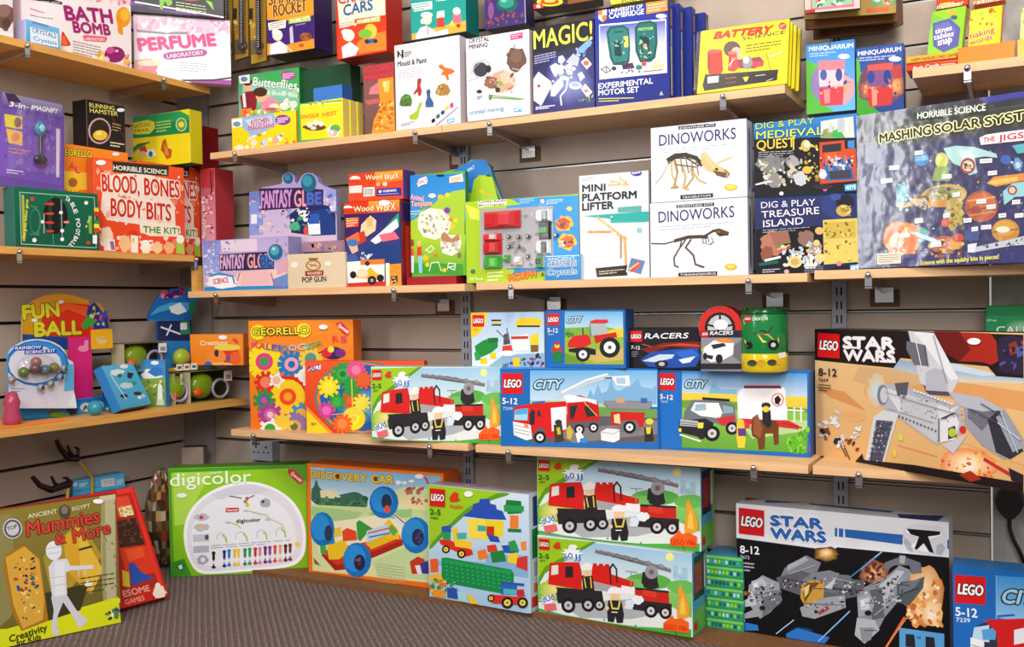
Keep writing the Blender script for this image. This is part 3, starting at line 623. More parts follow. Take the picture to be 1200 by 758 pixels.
# ---------------------------------------------------------------- lower left shelf
C('science_kit_box', 'light blue robot parts box leaning among the left shelf toys', 'toy box', (450,408, 590,402, 672,572, 540,606), 'c3', LL, .03, '4cb4dc', '2c78b8', '6c6c70', key='robot', wall='l', s=.215, ss=.003, th=0, st=.2, lean=.3, sl=.2)
C('toy_carton', 'blue hanging box with white rocket picture', 'toy box', (603,385, 732,385, 736,598, 612,606), 'c3', LL, .018, '4c98cc', '2878b8', '8c8c90', key='rocketbox', s=.35, ss=.004, th=.1, st=.1)
C('game_box', 'small orange CREATIONS box with red and blue balls, on the lower left shelf', 'toy box', (840,270, 1078,272, 1082,455, 850,452), 'c3', LL+.115, .03, 'f08420', 'd86c18', 'e87c20', key='orange_small', s=.16, ss=.006, th=.25, st=.03)
# ---------------------------------------------------------------- floor, behind
C('toy_carton', 'bright blue box with barcode poking up behind the mummy craft kit', 'toy box', (455,402, 788,350, 806,430, 470,495), 'c4b', .262, .16, '3ca0d8', '2c80b8', '4cb0e4', key='bluebar', wall='l', s=.2, ss=.02, th=-.2, st=.2)
for k in range(7): block('toy_carton', 'green and blue slim card box, '+['bottom of the stack of seven beside the starfighter box', 'second from the bottom of the stack', 'third from the bottom of the stack',
    'in the middle of the stack of seven', 'third from the top of the stack', 'second from the top of the stack', 'on top of the stack of seven'][k], 'toy box',
    1.768+rnd.uniform(-.002, .002), -.13, ZF+.0252*k, .09, .1, .0248, '2c9c58', '2c78a0', '2c8cb0', key='slim%d' % k, group='slim green and blue card boxes in a stack')
# ---------------------------------------------------------------- shaped cards, display stands and packs
def cutout(name, label, cat, crop, pts, wall, s, thick, col, edge=None, key=None, parent=None, mat=None, drop=None, lean=0):
    """a flat die-cut card or slab standing in a plane parallel to its wall: outline, real thickness, real place"""
    ox, oy, sc = CROPS[crop]
    P = [(on_y(ox+x/sc, oy+y/sc, -s) if wall == 'b' else on_x(ox+x/sc, oy+y/sc, s)) for x, y in pts]
    A = Vector((1, 0, 0)) if wall == 'b' else Vector((0, 1, 0)); B = Vector((0, 0, 1)); N = A.cross(B)
    if drop is not None:
        zmin = min(p.z for p in P)
        for p in P:
            if p.z < zmin+.02: p.z = drop
    a0 = min(p.dot(A) for p in P); b0 = min(p.z for p in P); O = (Vector((a0, -s, b0)) if wall == 'b' else Vector((s, a0, b0)))
    L = [((p-O).dot(A), (p-O).dot(B)) for p in P]
    area_ = sum(L[i][0]*L[(i+1) % len(L)][1]-L[(i+1) % len(L)][0]*L[i][1] for i in range(len(L)))
    if area_ < 0: L = L[::-1]
    n = len(L); tri = tessellate_polygon([[Vector((a, b, 0)) for a, b in L]])
    mw = Matrix(((A.x, -N.x, 0, O.x), (A.y, -N.y, 0, O.y), (0, 0, 1, O.z), (0, 0, 0, 1)))
    g = Geo(); v = [(a, 0, b) for a, b in L]+[(a, thick, b) for a, b in L]
    g.mesh(v, [tuple(t) for t in tri], col); g.mesh(v, [tuple(n+i for i in t)[::-1] for t in tri]+[(i, n+i, n+(i+1) % n, (i+1) % n) for i in range(n)], edge or col)
    o = g.build(name, mat or M_CARD, None, mw)
    if parent is not None: o.parent = parent; o.matrix_parent_inverse = parent.matrix_world.inverted()
    else: tag(o, label, cat)
    w_ = max(a for a, b in L); h_ = max(b for a, b in L)
    F = Face(O, A, B, w_, h_); F.pw = (max(p[0] for p in pts)-min(p[0] for p in pts))/sc
    rec = dict(o=o, F=F, w=w_, h=h_, mw=mw, top=O.z+h_); BOX[key or name] = rec; return rec
def arc(cx, cy, rx, ry, a0, a1, n=12): return [(cx+rx*math.cos(math.radians(a0+(a1-a0)*i/n)), cy-ry*math.sin(math.radians(a0+(a1-a0)*i/n))) for i in range(n+1)]
def child(o, par): o.parent = par; o.matrix_parent_inverse = par.matrix_world.inverted(); return o
def px3(crop, x, y, wall, s): ox, oy, sc = CROPS[crop]; return (on_y if wall == 'b' else on_x)(ox+x/sc, oy+y/sc, -s if wall == 'b' else s)

# fantasy globe display behind
r = cutout('display_box', 'tall lilac globe display behind, with ball-topped header card', 'toy box', 'd1', [(262,190),(312,186),(320,168),(418,150)]+arc(455,125,32,32,200,-20,8)+[(498,150),(510,128)]+arc(556,140,46,46,140,0,8)+[(632,160),(690,180),(697,500),(475,500),(262,420)], 'b', .15, .02, 'a79ccc', '8d86b8', key='globe_back', drop=ZM)
block('display_box', 'brown patterned inner tray of globe toys behind the pop gun carton', 'toy box', .60, -.185, ZM, .15, .03, .135, 'a0788c', '7c6088', 'c0a0a8', key='globe_tray')
# craft packs
block('toy_carton', 'flat red box lying under the orange and green shape craft pack', 'toy box', .985, -.225, ZM, .155, .10, .022, '9c1c24', '7c1418', 'a8242c', key='under_red')
C('craft_pack', 'blue and green animal shapes craft pack standing on a flat red box', 'craft pack', (60,95, 335,95, 306,598, 34,590), 'd2', BOX['under_red']['top']+.0005, .016, '62ac28', '2c6c1c', '2474b8', key='galtpack', s=.205, ss=.003)
cutout('craft_pack', 'second blue and green craft pack, fanned out behind the first', 'craft pack', 'd2', [(200,95),(300,68),(345,30),(400,28),(418,100),(480,230),(330,600),(200,600)], 'b', .15, .014, '86b41c', '2470b4', key='fan1', drop=ZM)
cutout('craft_pack', 'third craft pack, green, tilted to the wall behind the others', 'craft pack', 'd2', [(330,110),(395,30),(440,60),(455,120),(500,235),(480,600),(330,600)], 'b', .11, .014, '9cc01c', '2470b4', key='fan2', drop=ZM)
# round racing pack: tyre-shaped top
cutout('racing_car_pack', 'tyre-topped racing car pack with red wheel rim, white car below', 'toy box', 'd7', [(300,272),(300,120),(292,112)]+arc(375,112,84,84,175,5,16)+[(458,118),(458,272)], 'b', .2, .05, '7c7c84', 'b0181c', key='racewheel', drop=BOX['city_horse']['top'])
# green canister
def canister():
    p = px3('d7', 546, 278, 'b', .17); zb = BOX['city_horse']['top']; r = .0535; z1 = px3('d7', 546, 36, 'b', .17).z-zb
    o = empty('building_set_canister', (p.x, p.y, zb), 'green ridged canister building set with yellow beach buggy', 'canister')
    g = Geo(); g.lathe([(0, 0), (r*.94, 0), (r, .004), (r, .036), (r*.985, .038), (r*.985, .042)], 'd8c018', n=32); g.build('base_band', M_SHINY, o)
    g = Geo(); g.lathe([(r*.985, .042), (r, .045), (r, z1*.86), (r*.98, z1*.9)], '167a3c', n=32); g.build('body', M_SHINY, o)
    g = Geo(); g.lathe([(r*.98, z1*.9), (r*1.0, z1*.91), (r*.97, z1*.97), (r*.85, z1), (0, z1+.001)], '0c4c24', n=32)
    for k in range(16):
        a = 6.283*k/16; g.cyl((r*.9*math.cos(a), r*.9*math.sin(a), z1*.9), (r*.9*math.cos(a), r*.9*math.sin(a), z1), .004, .003, '0c4c24', 6)
    g.build('lid', M_SHINY, o)
    class Cyl:
        pass
    F = Cyl(); F.w, F.h, F.lay, F.pw = r*2.4, z1*.98, .0012, 50
    d0 = math.atan2(CAM[1]-p.y, CAM[0]-p.x)
    def uv(px, py, clamp=True):
        d = Vector(ray(px, py)); c = Vector(CAM)-Vector((p.x, p.y, 0)); A_ = d.x**2+d.y**2; B_ = d.x*c.x+d.y*c.y; D = B_*B_-A_*(c.x**2+c.y**2-r*r)
        t = (-B_-math.sqrt(D))/A_ if D > 0 else -B_/A_
        q_ = c+d*t; a = (math.atan2(q_.y, q_.x)-d0+math.pi) % (2*math.pi)-math.pi
        return (a*r+r*1.2, q_.z-zb)
    def P(a, b, lay):
        t = (a-r*1.2)/r+d0; return Vector((p.x+(r+lay)*math.cos(t), p.y+(r+lay)*math.sin(t), zb+b))
    F.uv, F.P = uv, P
    BOX['canister'] = dict(o=o, F=F); o.matrix_world = Matrix.Translation(o.location)
canister()
# kaleidoscope cards
for k, (x0, x1, yb) in enumerate(((98, 168, 268), (168, 243, 280), (243, 328, 300))):
    c = cutout('kaleidoscope_pack', ['brown kaleidoscope pack with spiral tube, nearest the perfume kit', 'brown kaleidoscope pack with spiral tube, middle of three', 'brown kaleidoscope pack with spiral tube, beside the rocket box'][k], 'toy', 'c5', [(x0,-160),(x1-4,-170),(x1,yb-18),(x0+14,yb)], 'b', .105+.012*k, .012, 'a8842c', '6c5420', key='kal%d' % k)
    tp, bt = px3('c5', (x0+x1)/2+4, -60, 'b', .125+.012*k), px3('c5', (x0+x1)/2+6, yb-75, 'b', .125+.012*k)
    g = Geo(); n = 26
    g.cyl(bt, tp, .007, .007, '1c1c20', 12); child(g.build('tube', M_SHINY, None), c['o'])
    g = Geo()
    for j in range(n):
        a_ = bt.lerp(tp, (j+.2)/n); b_ = bt.lerp(tp, (j+.65)/n); g.cyl(a_, b_, .0095, .0085, 'ddd', 12)
    child(g.build('chrome_spiral', M_METAL, None), c['o'])
    g = Geo().ball(bt-Vector((0, 0, .012)), .011, '3c342c', 12, (1, .5, .8)); child(g.build('eyepiece', M_SHINY, None), c['o'])
# hanging layered packs
for k, (pts, s_, c_, l) in enumerate((([(8,-100),(268,-110),(270,38),(14,62)], .21, 'c8b8b0', 'hanging card pack with pink framed green picture, front of the layered packs'), ([(6,-90),(436,-120),(438,60),(10,92)], .17, 'a8843c', 'hanging golden brown pack, second of the layered packs'),
        ([(12,-80),(440,-110),(442,100),(14,138)], .13, '7c4c1c', 'hanging brown pack, third of the layered packs'), ([(50,-60),(466,-90),(470,108),(380,152),(52,182)], .08, '5c3414', 'hanging dark brown pack at the back of the layered packs'))):
    cutout('hanging_pack', l, 'toy pack', 'c8', pts, 'b', s_, .012, c_, '3c2814', key='hang%d' % k)
p = px3('c8', 150, -60, 'b', .1); tag(hook(None, p.x, 1.66, .24), 'wire display hook carrying the layered hanging packs', 'hook')

# purple magnifier blister on the football box
r = cutout('blister_pack', 'purple magnifier blister pack standing on the green football box', 'toy pack', 'c1', [(-30,430),(20,428),(40,440),(265,478),(290,490),(300,520),(300,870),(290,868),(-30,815)], 'l', .185, .01, '6a4ca0', 'b0a8c0', key='purple', drop=BOX['football']['top']+.0003)
o = r['o']; c = px3('c1', 190, 600, 'l', .2)
g = Geo().ball(c, .017, '1c7c98', 14, (.5, 1, 1.15)); g.ball(c+Vector((.004, 0, 0)), .011, '8cc8d8', 12, (.5, 1, 1.1)); child(g.build('magnifier_lens', M_SHINY, None), o)
g = Geo(); c2 = px3('c1', 190, 745, 'l', .2); g.tube([c-Vector((0, 0, .016)), c2+Vector((0, 0, .012))], .005, '2c2c34'); g.ball(c2, .02, '242428', 12, (.5, 1, .6)); child(g.build('magnifier_stand', M_SHINY, None), o)
g = Geo(); pts = [px3('c1', *q_, 'l', .186) for q_ in ((95,480),(262,500),(272,850),(30,810),(60,560))]; n = len(pts)
top = [q_+Vector((.028, 0, 0)) for q_ in pts]; cc = sum(pts, Vector())/n; top = [q_.lerp(cc+Vector((.028, 0, 0)), .12) for q_ in top]
g.mesh(pts+top, [(i, (i+1) % n, n+(i+1) % n, n+i) for i in range(n)]+[tuple(range(n, 2*n))], 'fff'); child(g.build('clear_blister', M_CLEAR, None), o)

# ---------------------------------------------------------------- lower left shelf
r = cutout('display_stand', 'FUN BALL rainbow arch header card at the back of the lower left shelf', 'display', 'c3', [(70,470),(95,300),(100,150)]+arc(265,190,160,100,160,30,12)+[(440,130),(485,190),(485,245),(440,255),(400,300),(410,470)], 'l', .05, .004, 'd8a01c', 'c8b8a8', key='funball', drop=LL)
block('display_box', 'low white tray in front of the FUN BALL header holding small cards', 'display', .085, -.60, LL, .27, .03, .03, 'e0a8b8', 'c0b0b8', 'd8ccd0', key='ftray', rz=math.pi/2)
r = cutout('toy_card', 'small magenta card with a foot picture, left of the yellow one', 'card', 'c3', [(305,285),(405,280),(410,372),(308,382)], 'l', .105, .004, 'd8287c', 'c02068', key='pinkcard', drop=BOX['ftray']['top']*0+LL+.0305)
r = cutout('toy_card', 'small yellow card with a hand picture beside the magenta one', 'card', 'c3', [(405,252),(498,248),(502,332),(408,338)], 'l', .115, .004, 'f0b41c', 'd09818', key='yellowcard')
block('display_box', 'pale card stand holding up the small yellow card', 'display', .10, -.475, LL+.0305, .10, .012, .045, 'e4c8c8', 'd0b8b8', 'e0d0d0', key='ystand', rz=math.pi/2)
# rainbow science kit: tray box with base, back card with rounded window and clear dome
b_ = solve((75,588, 508,545, 515,606, 80,648), 'c3', LL, s=.2, ss=.02, wall='l', st=.015)
O_, A_, B_, N_, w_, h_, e_, p_ = b_
th_ = p_[2]; k_ = block('science_kit_box', 'blue and white ball science kit with round window, front of the lower left shelf', 'toy box', O_[0], O_[1], LL, w_*1.0, .04, h_, '1c84cc', '3c7cb0', '2c88c8', key='rainbow', rz=th_)
r = cutout('back_card', '', '', 'c3', [(40,600),(35,370)]+arc(165,380,135,88,165,0,12)+[(325,395),(328,520),(340,600)], 'l', .16, .006, 'd4d4e4', '3c98d0', key='rainback', parent=k_['o'])
for i_, (x, y) in enumerate(((182,508),(226,492),(268,462),(284,424),(52,474))):
    c = px3('c3', x, y, 'l', .172); g = Geo().ball(c, .0098, '8c8c90', 12); g.ball(c+Vector((.004, 0, 0)), .007, ['5c2c2c', '6c6c1c', '1c4c6c', '3c5c3c', '8c6c2c'][i_], 10); o = g.build('sample_pot', M_SHINY, None); child(o, k_['o'])
c = px3('c3', 165, 415, 'l', .165); g = Geo().ball(c, .058, 'fff', 20, (.45, 1.0, .62)); child(g.build('clear_dome', M_CLEAR, None), k_['o'])
for i_, (x, y, cc) in enumerate(((105,440,'5c6c34'),(155,425,'6c4444'),(200,430,'54707c'),(240,420,'747440'),(160,395,'8c5c5c'))):
    c = px3('c3', x, y, 'l', .172); g = Geo().ball(c, .014, cc, 12); child(g.build('crystal_pot', M_SHINY, None), k_['o'])
block('toy_carton', 'small yellow and orange carton wedged behind the ball science kit', 'toy box', .12, -.475, LL, .055, .03, .125, 'd8b04c', 'a8882c', 'c8a848', key='yel_small', rz=math.pi/2)
block('toy_carton', 'slim dark green carton leaning beside the robot box', 'toy box', .135, -.415, LL, .03, .03, .118, '1c6c40', '145030', '2c7c4c', key='grn_slim', rz=math.pi/2)
c = on_x(111, 457, .19); g = Geo().ball((c.x, c.y, LL+.0205), .0205, '2c8ca0', 16); tag(g.build('bouncing_ball', M_SHINY), 'clear blue green ball in front of the robot parts box', 'ball')
block('toy_carton', 'flat orange and red sheet pack lying at the shelf front by the frame edge', 'toy pack', .23, -.90, LL, .20, .06, .005, 'e0782c', 'c84c1c', 'e89440', key='flat_or', rz=math.pi/2)
c = on_x(14, 478, .2); g = Geo().lathe([(0, 0), (.018, .001), (.024, .02), (.016, .04), (.02, .06), (.012, .085), (0, .088)], 'a83c5c', (0, 0, 0), 18); tag(g.build('toy_bottle', M_SHINY, None, Matrix.Translation((.2, c.y, LL+.0))), 'small crimson bottle toy at the frame edge on the lower left shelf', 'toy')
# alien egg display
def lumps():
    g = Geo(); c0 = px3('c3', 800, 340, 'l', .135)
    for i in range(26):
        a = rnd.random()*6.283; rr_ = rnd.random()*.022; g.ball((c0.x+rnd.uniform(-.01, .012), c0.y+rr_*math.cos(a), LL+.1125+.009+rnd.uniform(0, .04)*(1-rr_/.03)), rnd.uniform(.005, .009), rnd.choice(['5c7c24', '748c2c', '3c5820', '8c9c3c', '4c4c24']), 8)
    tag(g.build('toy_figure', M_SHINY), 'lumpy dark green alien toy in the egg display tray beside the small orange box', 'toy')
lumps()
r = cutout('display_stand', 'blue header card with splash letters above the alien egg display', 'display', 'c3', [(655,210),(668,165),(700,105),(760,70),(835,66),(878,64),(880,110),(868,150),(850,200),(850,400),(700,400),(697,215)], 'l', .115, .005, '2c84c4', '203c80', key='egghead', drop=LL)
def egg_pack(px, py, s, zb, label, w_=.12, flip=1, h=.10, rz=1.35, dep=.075):
    """window box with a green alien egg and a lilac ring handle"""
    p = on_x(px, py, s); o = empty('alien_egg_pack', (p.x, p.y, zb), label, 'toy box', 'alien egg packs on the lower left shelf', rz)
    g = Geo(); k = .002; g.box(0, 0, 0, w_, dep, k, '98a040'); g.box(0, dep-k, k, w_, dep, h, '3c4424'); g.box(0, 0, k, k, dep-k, h*.97, 'b8b090'); g.box(w_-k, dep*.35, k, w_, dep-k, h, '3c4424')
    g.box(0, 0, h-k, w_, dep, h, '5c6830'); g.build('carton', M_CARD, o)
    g = Geo(); g.ball((w_*.38, dep*.45, h*.52), h*.42, '7c9c1c', 16, (1.15, .72, 1)); g.ball((w_*.22, dep*.12, h*.33), h*.16, 'e8601c', 12, (1.1, .5, .8)); g.build('alien_egg', M_SHINY, o)
    g = Geo(); R = h*.3; cx, cz = w_*.74, h*.4
    g.tube([(cx+R*math.cos(a), .006, cz+R*math.sin(a)*.95) for a in [6.283*i/18 for i in range(19)]], .0045, 'a898b8', 8); g.build('ring_handle', M_SHINY, o)
    g = Geo(); g.poly([(k, -.0006, k), (w_-k, -.0006, k), (w_-k, -.0006, h-k), (k, -.0006, h-k)], 'fff'); g.build('window_film', M_CLEAR, o)
    g = Geo(); g.box(w_*.8, -.0016, h*.62, w_*.99, -.0008, h*.95, 'e8e0e0'); g.box(w_*.84, -.002, h*.68, w_*.96, -.0017, h*.82, '8c8c90'); g.build('barcode_label', M_CARD, o)
    o.matrix_world = Matrix.Translation(o.location) @ Matrix.Rotation(rz, 4, 'Z'); return o
egg_pack(223, 470, .205, LL, 'alien egg window pack at the corner end of the lower left shelf', .158, h=.098, rz=1.45, dep=.07)
egg_pack(205, 470, .195, LL, 'alien egg window pack beside the blue rocket box', .026, h=.098, rz=1.45, dep=.06)
block('display_box', 'yellow egg display tray with little lettered flaps', 'display', .17, -.31, LL+.0995, .115, .06, .012, 'b89c2c', '94803c', '6c5c20', key='eggtray', rz=1.45)
egg_pack(170, 440, .12, LL, 'alien egg window pack under the upper egg, behind the rocket box', .16, h=.105, rz=1.5, dep=.06)
egg_pack(145, 415, .13, LL+.106, 'upper alien egg window pack with yellow egg, beside the yellow hand card', .15, h=.085, rz=1.5, dep=.06)
g = Geo(); g.ball((0, 0, .028), .028, '9cac2c', 18, (.8, 1, 1)); o = g.build('alien_egg', M_SHINY, None, Matrix.Translation((.155, -.235, LL+.112))); tag(o, 'loose yellow green alien egg lying in the egg display tray', 'toy egg')

# ---------------------------------------------------------------- floor things at the left corner
def claw(pts, label, s):
    P = [on_x(*q_, s) for q_ in pts['main']]; o = None
    g = Geo()
    for key_, r0 in (('main', .011), ('a', .006), ('b', .005)):
        Q_ = [on_x(*q_, s) for q_ in pts.get(key_, [])]
        for i in range(len(Q_)-1):
            f0, f1 = 1-.6*i/len(Q_), 1-.6*(i+1)/len(Q_); g.cyl(Q_[i], Q_[i+1], r0*f0, r0*f1, '241418', 10); g.ball(Q_[i], r0*f0, '241418', 8)
    o = g.build('claw_grabber', M_SHINY); tag(o, label, 'toy')
    return o
o = claw(dict(main=[(90,537),(80,537),(71,526),(66,516)], a=[(88,537),(82,530),(79,522)], b=[(91,535),(92,526),(88,524)]), 'dark claw grabber toy with yellow rod standing against the left wall', .05)
g = Geo().tube([on_x(90, 537, .05), on_x(108, 560, .05), Vector((.06, -.50, .02))], .0045, 'c8a02c'); child(g.build('rod', M_SHINY), o)
o = claw(dict(main=[(80,567),(60,574),(47,569),(38,559)], a=[(72,572),(64,566),(60,558)], b=[(84,566),(78,560),(74,560)]), 'lower dark claw grabber toy behind the bright blue box', .10)
g = Geo().tube([on_x(80, 567, .1), Vector((.10, -.63, .015))], .0045, 'c8a02c'); child(g.build('rod', M_SHINY), o)
c = on_x(25, 590, .12); g = Geo().ball((.12, c.y, .2), .05, 'c89c1c', 16, (.7, 1, .8)); g.lathe([(0, -.2), (.04, -.2), (.035, -.1), (.02, -.02)], 'c89c1c', (.12, c.y, .2), 16); tag(g.build('toy_lantern', M_SHINY), 'yellow rounded toy behind the mummy craft kit at the frame edge', 'toy')
g = Geo(); rb = random.Random(3)
def crumple(cx, cy, cz, rx, ry, rz_, label):
    g = Geo(); n, m = 22, 15; V = []
    for j in range(m):
        a = math.pi*j/(m-1)
        for i in range(n):
            t_ = 6.283*i/n; k = 1+rb.uniform(-.1, .1); V.append((cx+rx*k*math.sin(a)*math.cos(t_), cy+ry*k*math.sin(a)*math.sin(t_), max(ZF+.001, cz+rz_*k*math.cos(a))))
    for j in range(m-1):
        for i in range(n): g.mesh([V[j*n+i], V[(j+1)*n+i], V[(j+1)*n+(i+1) % n], V[j*n+(i+1) % n]], [(0, 1, 2, 3)], rb.choice(['7c5c3c', '9c8468', '5c4430', 'b89c50', 'c8b8a0', '4c3828', '8c3c2c']))
    o = g.build('wrapped_toy', M_CARD); tag(o, label, 'toy pack')
    g2 = Geo(); g2.v = [((v[0]-cx)*1.06+cx, (v[1]-cy)*1.06+cy, max(.0125, (v[2]-cz)*1.06+cz)) for v in g.v]; g2.f = g.f; g2.c = g.c; g2.sm = g.sm
    child(g2.build('cellophane', M_CLEAR), o)
crumple(.10, -.27, .155, .05, .05, .14, 'crumpled cellophane-wrapped toy between the red kit and the lime art set')
block('toy_carton', 'narrow dark carton with white label by the corner post, behind the cellophane toy', 'toy box', .075, -.17, ZF, .07, .05, .345, 'a89488', '5c4c44', '2c2828', key='narrow', rz=.5)
# wall socket, plug and lead
p = on_y(315, 526, 0)
o = empty('wall_socket', (p.x, -.001, p.z), 'white double wall socket box under the tall orange gear box', 'socket')
Geo().box(-.046, -.034, -.032, .046, 0, .03, 'b0b4c0').build('socket_box', M_SHINY, o)
g = Geo()
for dx in (-.022, .02):
    g.box(dx-.0035, -.0348, .008, dx+.0035, -.034, .014, '2c2c34'); g.box(dx-.013, -.0348, -.008, dx-.006, -.034, -.004, '2c2c34'); g.box(dx+.006, -.0348, -.008, dx+.013, -.034, -.004, '2c2c34')
g.build('socket_holes', M_DARK, o)
p = on_y(1183, 590, -.012)
o = empty('mains_plug', (p.x, -.0125, p.z), 'black mains plug on the grey wall with lead running down', 'plug')
g = Geo(); pr = [(-.024, -.012), (-.03, .006), (-.022, .028), (0, .034), (.022, .028), (.03, .006), (.024, -.012), (.009, -.03), (-.009, -.03)]; n = len(pr)
V = [(x, 0, z) for x, z in pr]+[(x*.92, -.03, z*.92) for x, z in pr]; g.mesh(V, [(i, (i+1) % n, n+(i+1) % n, n+i) for i in range(n)]+[tuple(range(2*n-1, n-1, -1))], '1a1a1c'); g.build('plug_body', M_SHINY, o)
g = Geo().tube([(0, -.015, -.028), (.0, -.016, -.05), (.008, -.017, -.075), (.02, -.018, -.10), (.035, -.018, -.14), (.06, -.018, -.2), (.075, -.018, -.4), (.08, -.018, -p.z+.02)], .0045, '18181a'); g.build('lead', M_SHINY, o)
o.matrix_world = Matrix.Translation(o.location)
# ---------------------------------------------------------------- flat print on the cartons (shapes read off the photograph, mapped to the real faces)
def A_(key, crop, src, face='F'):
    art(BOX[key]['o'], BOX[key][face], crop, src)
def dup_art(a, b):
    A, B = BOX[a], BOX[b]
    for ch in list(A['o'].children):
        c = ch.copy(); COL.objects.link(c); c.parent = B['o']; c.matrix_parent_inverse = Matrix(); c.matrix_local = Matrix.Diagonal((B['w']/A['w'], 1, B['h']/A['h'], 1))
def gear(col, x, y, r, n=10, c2=None, c3=None):
    o = '\n'.join('l %s %.1f %.1f %.1f %.1f %.1f' % (col, r*.36, x+r*.4*math.cos(6.283*i/n), y+r*.4*math.sin(6.283*i/n), x+r*math.cos(6.283*i/n), y+r*math.sin(6.283*i/n)) for i in range(n))
    o += '\ne %s %.1f %.1f %.1f %.1f' % (col, x, y, r*.78, r*.78)
    if c2: o += '\ne %s %.1f %.1f %.1f %.1f' % (c2, x, y, r*.55, r*.55)
    if c3: o += '\ne %s %.1f %.1f %.1f %.1f' % (c3, x, y, r*.28, r*.28)
    return o+'\n'
A_('georello', 'd5', '''
g f28a20 ee6f14 85 108 594 100 600 636 100 636
'''+gear('f4d81c',165,305,78,14,'d8407c','3c9c50')+gear('2478b8',297,318,62,12,'e8a0b0','1c6cb0')+gear('e8c83c',390,290,52,12,'5c8c8c')+gear('d8281c',172,405,50,10,'e87c5c')+'''
p d8241c 205 375 360 372 360 520 230 530
'''+gear('f4c81c',280,475,75,22,'e8481c','f0a01c')+gear('e8e8e0',225,395,36,5,'e8b0a0')+gear('ece8e0',362,372,44,4)+'''
'''+gear('3c8c3c',165,492,50,9,'2c70b0','e8484c')+gear('a83c90',195,562,55,10,'c860a8','e8c0d8')+gear('3c8cc0',345,560,52,8,'d8a83c')+gear('8c6c9c',312,620,62,16,'c8a060','5c6c3c')+gear('e8c43c',255,600,48,8)+gear('f0ece0',195,632,50,5,'3c9c3c')+'''
e 3c1c50 500 262 52 30
e d8203c 470 262 26 20
e 6c2c8c 535 262 26 20
e f0d83c 490 245 16 16
l 3c3c3c 5 430 262 450 255
@title_print yellow GEORELLO lettering on black
'''+gear('f4e22c',138,163,34,14)+gear('f4e22c',358,153,32,14)+'''
t f4e22c:2c2418:.02:.09 112 178 385 168 34 GEORELLO
t e84c6c 108 236 140 236 28 K
t d83c50 140 240 172 244 28 A
t 8c4ca8 176 244 200 248 28 L
t 5c4cb8 204 248 228 252 28 E
t 3c6cc8 236 252 246 252 28 I
t 4c8cd0 250 254 282 254 28 D
t a8c8e0 288 252 326 250 28 O
t b8d8c0 332 248 372 244 28 G
t 7cb87c 378 244 414 236 28 E
t 6ca84c 418 232 450 222 28 A
t e84c3c 500 208 528 204 28 R
t d8406c 538 208 566 210 28 S
@badge_print red badge with white word
p d8282c 515 118 540 112 580 155 572 176 548 165
t fff 526 132 572 168 16 Quercetti
stick 454 137 22 12
''')
A_('galt', 'd5', '''
g f05424 d83818 358 305 940 296 944 655 372 646
p f4d01c 370 540 480 650 372 648
p f08c2c 370 520 500 652 480 650 370 540
e 2c8c7c 640 480 232 182
e f07828 640 480 222 172
e 1c5cac 645 480 212 163
r 8cc8f0 1c5cac 640 520 120 90
'''+gear('2c9c3c',545,365,52,10,'3cac4c','1c7c2c')+gear('e84c8c',610,345,42,12,'f080a8')+gear('f4dc1c',478,428,48,10,'f8e83c')+gear('e84c1c',590,490,46,10,'f0602c')+gear('2c9c3c',518,500,40,10,'3cb050')+gear('2c9c3c',590,430,44,10)+gear('d83c9c',468,542,38,10,'e86cb8')+gear('f4dc1c',600,580,50,18,'f8e848','f4c81c')+gear('f0681c',545,605,44,12,'f08840')+gear('f0e04c',640,505,40,10)+gear('e8602c',650,395,40,10)+'''
l e8e048 5 590 390 600 640
l f0c8a0 3 500 560 660 550
l 2c9c3c 6 650 540 672 575
t 2c5c3c 395 612 418 612 12 5+
@badge_print white curved badge
p f0e8f0 378 345 400 330 442 318 440 342 405 345 380 352
t 2c3c9c 380 350 440 338 20 GALT
''')
